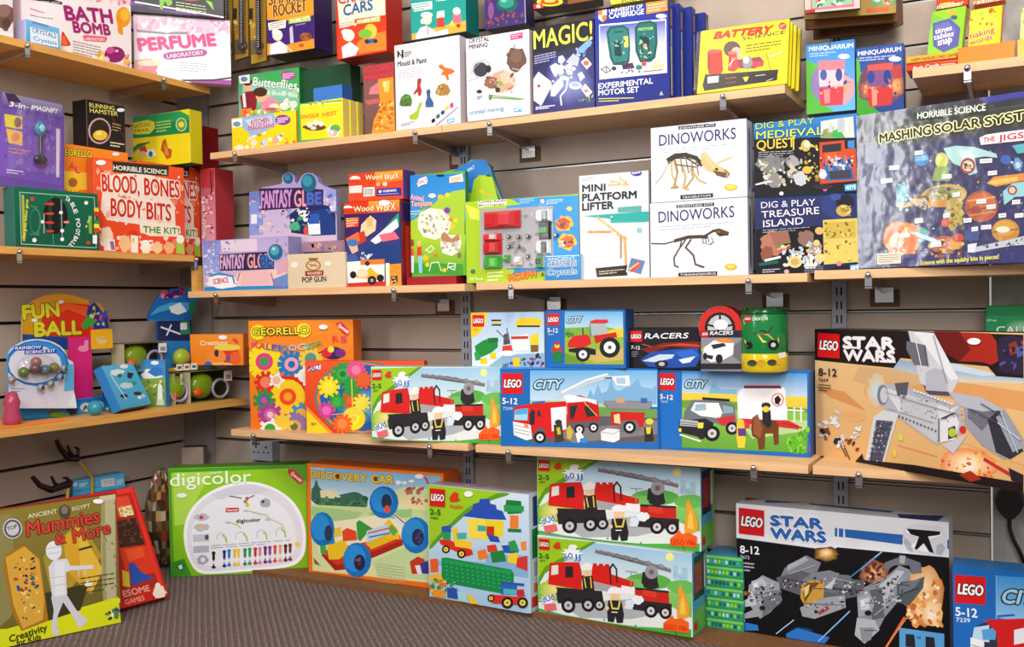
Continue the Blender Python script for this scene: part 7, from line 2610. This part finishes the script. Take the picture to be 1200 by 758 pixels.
A_('bath', 'c1', '''
g f4e8ec ece4e4 100 -180 618 -10 615 318 100 190
p ecc4d0 330 -120 618 -30 618 20 480 -10 330 -20
s 50 18 f0b8c8,e890a8,f4d0dc 320 -110 615 -20 615 15 330 -15
p 18141c 100 -50 150 -30 290 10 290 22 150 0 100 -15
t e8e0e8 130 6 280 16 9 Make your own
@fizz_print orange splash, red cone and fruit pictures
e f0a01c 575 80 34 48
p f0941c 545 90 570 60 575 165 552 155
e f4bc3c 582 70 20 28
p d8281c 288 150 295 148 330 205 325 215 286 214
p f0702c 290 170 300 165 318 208 290 210
e 8c1c6c 535 255 48 38
e c84c98 515 235 20 16
e e8c8d8 545 238 8 6
e e8b83c 470 262 18 26
p f0e8a0 440 290 480 250 490 290
e e8c8d0 495 280 16 16
s 14 7 e8c040,8cb03c,d85c90 580 260 612 260 612 310 585 300
l d8687c 3 140 40 205 60
l d8687c 3 140 70 165 74
x a89c9c 165 75 285 90 1 9 4
x 8c8088 340 190 470 220 5 13 4
@title_print purple BATH BOMB lettering
t a0186c:d890b8:.04:.05 308 92 526 108 62 BATH
t a0186c:d890b8:.04:.05 345 150 516 164 48 BOMB
p e8506c 385 170 395 164 495 172 500 182 490 196 392 190
t f8d8e0 395 188 490 192 14 LABORATORY
''')
A_('pale_blue', 'c1', '''
g 78b8e0 4c9cd0 120 85 278 135 278 235 122 200
p d8ecf8 140 125 270 158 272 222 142 196
t 2c5ca8:fff:.02:.08 150 150 262 180 22 CRYSTALS
t 3c6cb8:fff:.02:.08 155 186 265 212 18 Crystals
p 5c8cc8 150 98 225 118 225 128 150 108
''')
A_('rock_box', 'c1', '''
j 6c4c44 20 80 46 60
e 8c6860 15 50 34 30
e 54383a 30 110 20 24
p f4f0f0 -20 150 62 160 62 168 -20 160
''')
A_('perfume', 'c1', '''
g f0dce8 e8ecf4 628 75 1075 90 1085 400 622 330
p f0c0d4 630 80 1075 95 1078 160 632 145
s 60 14 f4d8e4,e8a8c4,f8e8f0,ecb8d0 632 85 1075 98 1078 150 640 140
p 8c8890 636 138 760 150 880 148 880 162 760 160 640 150
p d8eef4 740 140 790 110 830 140 780 155
p e0a8a0 625 280 700 275 780 300 790 320 760 350 690 345 625 325
e e8788c 720 322 60 26
e f0d8b8 700 295 60 14
e f0ecf4 850 330 120 60
p 9c3c98 880 380 1000 372 1085 375 1088 410 900 400
p 1c1418 840 372 1000 370 1088 360 1088 368 1000 378 860 380
x a8a0b0 840 290 970 300 4 12 4
@title_print pink PERFUME LABORATORY lettering
t d8387c:f8c8dc:.05:.07 652 238 1010 212 56 PERFUME
e a8488c 790 262 28 17
e a8488c 940 246 28 17
p a8488c 790 244 940 230 942 262 790 279
t f0dcec 782 272 952 254 18 LABORATORY
''')
A_('glow', 'c1', '''
p 6c2890 600 -4 700 40 830 65 1045 80 1045 88 600 20
p fff 630 5 1045 78 1045 84 630 12
p 7cb81c 745 0 800 -30 805 20 785 30 770 5 760 45 748 40
p 8cc82c 960 0 990 10 1000 50 975 20
e a83c3c 895 -10 50 16
x c8d89c 822 8 965 30 4 13 4
''')
A_('blood', 'c2', '''
g f0572c e8441c 432 58 858 105 866 512 448 497
p f4e0d0 470 140 650 130 840 170 840 235 815 280 820 380 700 400 650 370 500 350 470 300 480 200
s 90 14 f4dccc,f8ece0,f0a888,ec8058 455 110 850 150 855 500 460 480
e f0683c 500 100 34 20
e e84a20 560 395 40 30
e d83c18 620 430 30 34
p f4e4cc 650 350 840 380 845 410 830 428 700 425 655 405
@bottle_print little jars and cartons along the foot
j f4d8b8 498 420 30 40
p f0e8e0 485 440 535 440 540 495 485 492
p 8c6ca0 512 450 530 448 538 490 520 490
j f0c088 582 460 28 40
p f0e8d8 610 420 645 425 645 505 612 500
e e8c83c 622 445 7 12
j f8e8d0 682 480 26 30
e f4f0e0 680 455 18 12
j f0c890 735 480 26 26
j f0b078 790 478 26 28
p a8c83c 825 440 855 440 862 510 822 505
e f4f0e0 842 440 18 20
@title_print red BLOOD BONES and BODY BITS lettering
p 2c2c1c 525 75 788 98 786 145 526 125
t f0ece0 530 115 780 138 22 HORRIBLE SCIENCE
t d03018:f8ecdc:.02:.06 478 215 650 228 80 BLOOD,
t d03018:f8ecdc:.02:.06 675 232 838 246 78 BONES
t c89c88 562 245 608 250 12 and
t d03018:f8ecdc:.02:.06 518 330 665 342 82 BODY
t d03018:f8ecdc:.02:.06 685 345 798 354 78 BITS
t 2c7c24:f8f4d0:.02:.06 668 408 836 416 30 THE KIT!
stick 470 82 24 12
''')
dup_art('blood', 'blood_back')
A_('football', 'c2', '''
g 0c6444 08523a 62 195 455 225 468 492 72 475
l a8d0c0 3 92 220 440 245 450 480 100 462 92 220
l 4c9c80 3 140 285 170 290 180 420 140 415
l 4c9c80 3 240 230 250 472
e 3c8c70 165 355 26 60
e 0a5a3e 163 355 22 54
p a8b03c 100 232 112 233 118 450 106 448
x e8e088 110 240 116 440 1 10 6
t e8d84c 118 440 132 255 14 The great indoor game
e 101414 258 330 58 86
l 1c3c30 16 236 260 232 410
l 1c3c30 14 285 260 285 420
e d8382c 232 275 22 6
e d8382c 232 320 22 6
e d8382c 232 362 22 6
e d8382c 234 402 18 6
l b8bcb8 4 205 320 205 410
l b8bcb8 3 286 255 290 440
e e8e8e8 198 358 8 8
e f0f0f0 284 315 9 8
e e88c80 310 360 14 6
e f0f0f0 290 400 9 9
e f0f0f0 290 440 9 9
e f0f4f0 160 444 10 10
e f0f4f0 402 270 9 9
e d03c2c 150 252 9 9
e c83c2c 412 456 9 9
p 78a83c 412 330 428 330 430 415 414 412
t e8e89c 404 390 424 340 10 4 IN
@title_print white TABLE FOOTBALL lettering in an arc
t f0f4f0 302 255 322 268 20 TA
t f0f4f0 326 275 340 300 20 BL
t f0f4f0 340 305 348 322 20 E
t f0f4f0 352 345 358 385 20 FO
t f0f4f0 356 390 350 418 20 OT
t f0f4f0 348 422 336 445 20 BA
t f0f4f0 334 448 318 468 20 LL
@flag_print
p e8c82c 438 292 462 294 462 312 438 310
p d8281c 438 312 462 314 462 332 438 330
p 2c8c3c 438 350 464 352 464 370 438 368
p e8e83c 438 368 464 370 464 388 438 386
p d83c28 438 388 464 390 464 408 438 406
p f0f0f0 432 420 452 422 452 462 432 460
stick 276 199 24 8
''')
A_('georello_left', 'c2', '''
g f08c24 e87414 290 -10 600 36 605 480 296 465
p f8c83c 300 120 420 130 420 210 300 205
'''+gear('f0d02c',340,175,40,12,'d8502c','3c8c4c')+'''
@title_print
t f4e42c:2c2418:.02:.08 305 48 430 58 30 EORELLO
t d83c50 320 110 350 115 30 A
t c83c78 352 128 372 132 30 L
stick 540 42 18 8
''')
A_('hamster', 'c1', '''
e c8a0a0 465 612 54 62
e 2c2018 466 612 46 54
e e8c83c 468 632 34 24
e f4e078 462 622 14 10
e f0b83c 485 640 12 8
l 7c3c3c 2 520 540 580 640
l 7c3c3c 2 530 560 510 660
x c8a868 525 575 565 585 3 14 4
x e8dcb0 515 662 580 672 2 14 6
@title_print cream outlined lettering
t e8e070:5c4c1c:.01:.04 418 500 535 516 20 RUNNING
t e8e070:5c4c1c:.01:.04 420 525 550 542 20 HAMSTER
stick 563 514 19 9
''')
A_('worm', 'c1', '''
g 1c7c44 188c4c 600 548 886 512 888 640 602 656
p 2c9c58 600 548 886 512 886 560 602 600
p f0d81c 602 650 886 620 890 800 604 800
p e8d83c 605 600 618 575 690 560 722 570 725 600 700 625 640 628 610 622
t 7c8c1c:f8f060:.02:.06 620 600 705 590 18 NATURE
t 3c6c1c:f0e848:.02:.06 625 622 700 612 14 TRAIL
x a8d868 730 570 800 560 4 14 7
e e8dca0 848 582 26 32
e 4ca05c 848 582 22 28
e f0d83c 848 582 14 14
p f0d81c 836 500 886 495 886 540
@picture_print gnome with butterfly
p b85c1c 760 660 775 645 785 690 805 700 800 735 780 745 765 715 752 700
p d88c3c 768 670 785 695 790 730 772 720
p f0f0e8 680 705 720 695 732 725 695 740
p c83c28 650 690 680 680 690 710 660 715
e e8b890 668 720 16 14
p 3c8c3c 610 700 650 670 700 665 640 700 620 720
l 2c6c2c 4 605 720 640 680 700 665
e 2c6cb0 705 720 10 14
''')
A_('spine_box', 'c2', '''
g b83040 e09aa8 935 108 1003 112 1006 440 940 520
p c03038 940 115 1000 118 1000 200 942 200
s 30 8 e8c0c8,b85c74,f0d8dc,a83c4c 945 220 1000 222 1000 440 948 460
l 3c3438 7 985 130 990 220
t f4e0e4 962 420 958 240 18 BODY BITS
''')
A_('red_book', 'c1', '''
p 1c1014 905 640 925 640 918 758 903 758
t f0ece4 920 748 924 650 11 SCIENCE
''')
A_('robot', 'c3', '''
g 58bce0 3ca4d4 450 408 590 402 672 572 540 606
@part_print green and black kit parts on sky blue
j e8f0f4 520 440 30 14
p 1c7c50 520 450 540 445 542 460 525 465
p 1c1c20 565 440 595 445 582 470 565 465
j 2c9c5c 590 490 18 9
j 1c1c20 550 545 18 9
j 1c1c20 610 535 18 8
j c8e0ec 560 500 30 14
l e8f4f8 3 490 450 560 560
stick 550 414 19 10
p f0f0f0 610 548 622 545 626 556 614 560
t fff 626 556 645 548 12 CE
''')
A_('rocketbox', 'c3', '''
g 3c88c8 5ca8d4 603 385 732 385 736 500 608 510
p f0f4f8 625 450 650 425 700 430 725 460 690 470 640 470
p 3c7cc0 655 440 685 415 720 420 730 450 690 460
g 8ca84c 6c9438 612 470 735 465 736 598 615 606
s 16 8 e8e880,4c7c34,c8c06c 615 480 730 475 732 540 615 545
@rocket_print white rocket
p e8f4ec 702 500 710 485 720 500 724 580 698 582
p c8d8cc 698 560 726 560 730 585 694 586
stick 688 398 18 9
''')
A_('orange_small', 'c3', '''
g f0902c ec7c1c 840 270 1078 272 1082 455 850 452
@ball_print red, orange and blue balls with a figure
e d83820 1025 370 40 46
e f0883c 960 372 44 32
e e8d04c 1010 330 60 14
e f4b84c 985 420 80 24
e 2c6cb0 925 415 20 24
e 2c6cb0 985 428 20 22
e e85c2c 1045 378 26 30
e f0b83c 1052 425 16 16
j 3c2c2c 962 355 10 16
e 3c5cb0 1015 378 8 14
@title_print
t f8e4b0 890 320 1010 318 20 Creations
p e03c34 1030 295 1045 288 1062 308 1052 314
stick 990 285 20 9
''')
A_('bluebar', 'c4b', '''
p 58b8e8 455 402 788 350 806 430 470 495
p f0f4f4 645 392 732 382 736 428 652 438
'''+'\n'.join('l 5c4c54 3 %d %d %d %d' % (656+i*9, 396-i, 660+i*9, 430-i) for i in range(9))+'''
e d8ecf8 480 424 14 14
x d8f0fc 505 420 560 410 2 12 8
x 2c80c0 490 460 640 435 2 10 5
x d0e8f8 745 395 790 388 3 12 7
''')
A_('narrow', 'e1', '''
p 24242c 15 180 70 176 72 215 16 218
p e8e8ec 22 190 62 186 62 204 24 208
''')
for k in range(7):
    r_ = BOX['slim%d' % k]; g = Geo(); w0, h0 = r_['w'], r_['h']
    for i in range(9):
        a = .04+.1*i; g.poly([(a*w0, -.0003, .25*h0), ((a+.07)*w0, -.0003, .25*h0), ((a+.07)*w0, -.0003, .6*h0), (a*w0, -.0003, .6*h0)], rnd.choice(['2c5ca0', '8cd03c', '1c4c80', 'a8d8e0', '3ca8a0']))
    g.poly([(0.01*w0, -.0002, .72*h0), (.99*w0, -.0002, .72*h0), (.99*w0, -.0002, .95*h0), (.01*w0, -.0002, .95*h0)], '7cc860'); g.build('edge_print', M_CARD, r_['o'])
A_('funball', 'c3', '''
p e0301c 180 180 280 130 400 140 430 200 420 300 250 300 190 250
p f06020 200 170 290 130 390 150 400 200 300 160 210 200
p f0a028 140 130 200 100 300 95 400 120 380 140 300 115 220 125 150 150
p 1c4c9c 100 270 380 290 400 300 405 340 100 340
p 24349c 390 150 420 130 480 200 484 244 420 250 380 200
s 26 10 3c9c3c,d8e03c,7c3ca0,e84c2c,2c5cc0 380 140 480 150 480 240 390 250
p 3ca83c 360 230 390 190 430 215 400 240 370 250
@title_print yellow FUN BALL lettering edged purple
t e8e02c:3c4c1c:.05:.08 104 205 262 190 60 FUN
t e8e02c:3c4c1c:.05:.08 155 280 360 268 60 BALL
stick 152 209 14 8
stick 270 128 12 8
''')
A_('pinkcard', 'c3', '''
e f090b8 370 335 24 14
p f090b8 375 300 392 296 392 340 370 345
''')
A_('yellowcard', 'c3', '''
e e8c880 452 300 24 18
p e8c078 425 280 440 285 440 310 428 305
l c8984c 3 440 292 470 290
''')
A_('rainback', 'c3', '''
p 58b0dc 290 400 328 405 328 520 285 525
e 1c74c0 165 400 140 102
e 2c90d8 165 396 128 92
e dcdce8 155 405 118 84
p d8e8f0 330 530 510 560 510 600 300 590
x 7c8ca0 50 510 110 512 2 12 4
@title_print
p 2c50b0 62 322 190 318 190 340 62 345
t f0f4fc 68 340 182 334 14 RAINBOW
p 2c50b0 108 342 250 336 250 356 108 362
t f0f4fc 114 358 244 350 13 SCIENCE KIT
''')
A_('rainbow', 'c3', '''
g 1c6cc0 2c98dc 75 588 508 545 515 606 80 648
t e8f4fc 190 585 300 574 9 RAINBOW SCIENCE KIT
j 5c7c3c 235 620 22 14
j 8cb83c 265 630 40 12
j 3c2c5c 320 610 24 18
e d0d8dc 385 595 30 20
s 8 6 6c5430,8c6c44,3c2c1c 365 588 405 584 405 605 365 610
e d8e8f0 440 588 20 20
e 6cacd0 440 588 8 8
e f0f8fc 476 602 7 7
''')
A_('egghead', 'c3', '''
p 1c6cb8 655 205 670 165 700 110 760 72 835 66 850 150 848 210
p 48a8dc 665 190 700 150 760 130 840 130 840 165 760 160 700 175
p e8f0f4 750 150 800 130 830 170 790 185 760 175
p 3c2c7c 720 100 800 72 830 90 740 120
s 16 8 d83c5c,7c2c50,f08090 710 85 820 70 815 105 720 110
p 3c9c3c 838 70 878 66 862 100 840 96
p 2c8c48 845 130 868 124 852 190 840 170
p 242c5c 698 212 850 210 850 300 700 300
l e8f0f8 6 715 240 800 270
l e8f0f8 6 760 230 740 275
p 2c8c5c 800 215 840 212 845 270 800 272
p e8e8f0 800 222 830 220 830 250 800 252
''')

A_('purple', 'c1', """
g 8c88a0 5c3c94 10 430 290 490 290 560 10 500
p 3c2450 22 434 70 440 100 478 40 480
p 7854b4 10 540 290 600 290 868 -30 815
s 40 12 7c5cb8,8c6cc4,6444a0 20 560 280 610 280 840 10 800
p d8c838 20 532 102 545 104 604 24 592
e 8c4c30 82 572 18 24
p e8b83c 28 600 104 616 104 680 40 668
e e08850 70 640 20 20
x e8883c 40 690 140 705 2 16 5
x f0ece8 30 790 110 800 2 12 5
p e0d8e8 262 600 280 604 276 830 262 826
@title_print
i f4f0f4 42 496 150 512 22 3-in-1
i f4f4f8 155 512 268 530 22 MAGNIFY
""")
r_ = BOX['funball']
art(BOX['ftray']['o'], BOX['ftray']['F'], 'c3', """
p e0507c 300 375 560 360 560 400 300 410
s 20 8 f0c8d0,d8486c,f4e0e4 300 380 540 365 540 395 300 400
""")
art(BOX['eggtray']['o'], BOX['eggtray']['F'], 'c3', """
p f0ecd8 772 395 800 392 802 425 775 428
p f0ecd8 808 392 835 390 838 420 812 424
p f0ecd8 845 388 880 385 884 415 848 420
""")
o = BOX['eggtray']['o']; g = Geo()
for i in range(3):
    x = .036+.026*i; g.box(x, -.0012, .002, x+.022, -.0004, .022, 'ece8dc'); g.box(x+.004, -.0016, .008, x+.018, -.0013, .016, ['5c6c34', 'c84838', '3c6c9c'][i])
g.build('lettered_flap', M_CARD, o)
# finer printed detail: plates and studs of the grey spacecraft
g_ = ['p 5c5c66 %d %d %d %d %d %d %d %d' % (x, y, x+6, y+2, x+6, y+9, x, y+7) for x, y in [(345+i*13, 412+int(i*5.2)) for i in range(11)]]
g_ += ['p ececf2 %d %d %d %d %d %d %d %d' % (x, y, x+8, y+2, x+7, y+8, x-1, y+6) for x, y in [(400+i*12, 322+int(i*4.3)) for i in range(12)]]
g_ += ['l 7c7c88 2 350 350 560 412', 'l 8c8c98 2 352 402 470 440', 'l 9c9ca8 2 300 330 345 345', 'l 9c9ca8 2 312 390 345 402', 'l 50505c 3 600 392 700 440', 'l 50505c 3 640 372 720 420', 'l f4f4f8 3 402 122 430 250', 'l 7c7c88 2 470 128 520 300', 'l 585864 3 440 170 452 238',
       'l c8d4dc 3 712 405 770 545', 'l c8d4dc 3 700 440 780 500', 'l 2c2c34 4 500 425 545 405', 'l 2c2c34 3 490 425 490 505']
g_ += ['l 3c4258 2 %d %d %d %d' % (266-i*4, 440+i*18, 326-i*5, 444+i*18) for i in range(8)] + ['l 3c4258 2 %d 432 %d 585' % (280+i*13, 246+i*12) for i in range(3)]
A_('sw_top', 'd8', '\n'.join(g_))
g_ = ['l c8ccd4 2 %d %d %d %d' % t for t in ((250, 365, 325, 322), (255, 385, 360, 350), (110, 425, 205, 420), (430, 400, 520, 420), (560, 440, 640, 400), (640, 470, 720, 400), (600, 550, 700, 470))]
g_ += ['l 24262c 2 %d %d %d %d' % t for t in ((230, 400, 330, 420), (330, 440, 560, 450), (300, 500, 480, 510), (120, 470, 215, 450), (545, 500, 600, 500), (560, 610, 610, 610), (650, 420, 740, 430), (690, 470, 780, 440))]
g_ += ['e 2c2e34 %d %d 5 4' % (x, y) for x, y in ((240, 425), (262, 428), (284, 430), (440, 440), (462, 444), (484, 448), (506, 452), (528, 456), (640, 440), (655, 428), (670, 416), (685, 404))]
g_ += ['p e0e4ea 545 495 560 488 564 512 550 518', 'p e0e4ea 112 425 130 418 136 436 118 440', 'p e8c878 318 440 340 425 336 460 320 480', 'e 1c1c20 150 520 12 9', 'e 1c1c20 575 540 14 10', 'e 1c1c20 365 535 8 6']
A_('sw_low', 'e5', '\n'.join(g_))
# ---------------------------------------------------------------- toy cars behind the window of the lime and blue box
_o = BOX['carset']['o']; _F = BOX['carset']['F']; _inv = _o.matrix_world.inverted()
def at_(x, y, out=0): a, b = _F.uv(470+x/4.213, 180+y/4.213); return a, b
def toycar(x0, y0, x1, y1, col, cab, name='toy_car'):
    (a0, b1), (a1, b0) = at_(x0, y0), at_(x1, y1); g = Geo(); y = -.0035
    w_, h_ = a1-a0, b1-b0; lon = w_ > h_
    def bx(u0, v0, u1, v1, d0, d1, c):
        X0, X1, Z0, Z1 = a0+w_*u0, a0+w_*u1, b0+h_*v0, b0+h_*v1; m = .12; dx, dz = (X1-X0)*m, (Z1-Z0)*m
        g.mesh([(X0, -d0, Z0), (X1, -d0, Z0), (X1, -d0, Z1), (X0, -d0, Z1), (X0+dx, -d1, Z0+dz), (X1-dx, -d1, Z0+dz), (X1-dx, -d1, Z1-dz), (X0+dx, -d1, Z1-dz)], [(4, 5, 6, 7), (0, 1, 5, 4), (1, 2, 6, 5), (2, 3, 7, 6), (3, 0, 4, 7)], c)
    if lon: bx(0, .05, 1, .95, .004, .014, col); bx(.42, .15, .8, .85, .013, .02, cab); bx(.05, .2, .35, .8, .012, .016, col)
    else: bx(.05, 0, .95, 1, .004, .014, col); bx(.15, .3, .85, .72, .013, .02, cab); bx(.2, .76, .8, .96, .012, .016, col)
    g.build(name, M_SHINY, _o)
toycar(412, 285, 595, 370, 'c8141c', 'd8303c'); toycar(412, 395, 500, 430, 'e03038', 'f0c8cc', 'roof_piece'); toycar(412, 430, 502, 500, 'c8181c', 'e0484c', 'car_shell')
toycar(414, 505, 502, 570, '38a838', '6cd060', 'chassis'); toycar(672, 275, 752, 340, 'e8e8ec', '98989c', 'car_shell'); toycar(682, 340, 748, 420, '2c2c30', '3c8c3c', 'chassis')
toycar(674, 425, 746, 500, 'e8e8e4', '2c2c30', 'car_shell'); toycar(672, 500, 706, 565, '2c9c3c', '242428', 'chassis'); toycar(565, 508, 606, 552, 'ececec', 'f4f4f4', 'white_block'); toycar(514, 500, 545, 535, '48b048', '60c860', 'green_block')
for x, y in ((538, 410), (585, 410), (632, 408), (538, 460), (585, 458), (632, 508), (770, 402)):
    a, b = at_(x, y); g = Geo().cyl((a, -.004, b), (a, -.011, b), .0048, .0048, '2a2a2e', 14); g.cyl((a, -.011, b), (a, -.0115, b), .0028, .0028, 'd0d0d4', 10); g.build('wheel', M_SHINY, _o)
(a0, b1), (a1, b0) = at_(392, 272), at_(750, 560); g = Geo(); g.poly([(a0, -.023, b0), (a1, -.023, b0), (a1, -.023, b1), (a0, -.023, b1)], 'fff'); g.build('window_film', film('window_film_flat', .03, .12, .08), _o)
# shrink wrap over the big puzzle; its sheen comes from the added glare lamp
r_ = BOX['solar']; g = Geo(); nx, nz = 14, 10; W_, H_ = r_['w'], r_['h']; rr = random.Random(5)
V = [(-.001+(W_+.002)*i/nx, -.0028-.0005*math.sin(math.pi*i/nx)-rr.uniform(0, .0004), .0005+(H_-.001)*j/nz) for j in range(nz+1) for i in range(nx+1)]
g.mesh(V, [(j*(nx+1)+i, j*(nx+1)+i+1, (j+1)*(nx+1)+i+1, (j+1)*(nx+1)+i) for j in range(nz) for i in range(nx)], 'fff', True)
_f = g.build('shrink_wrap', film('shrink_wrap_film', .10, .2), r_['o'])
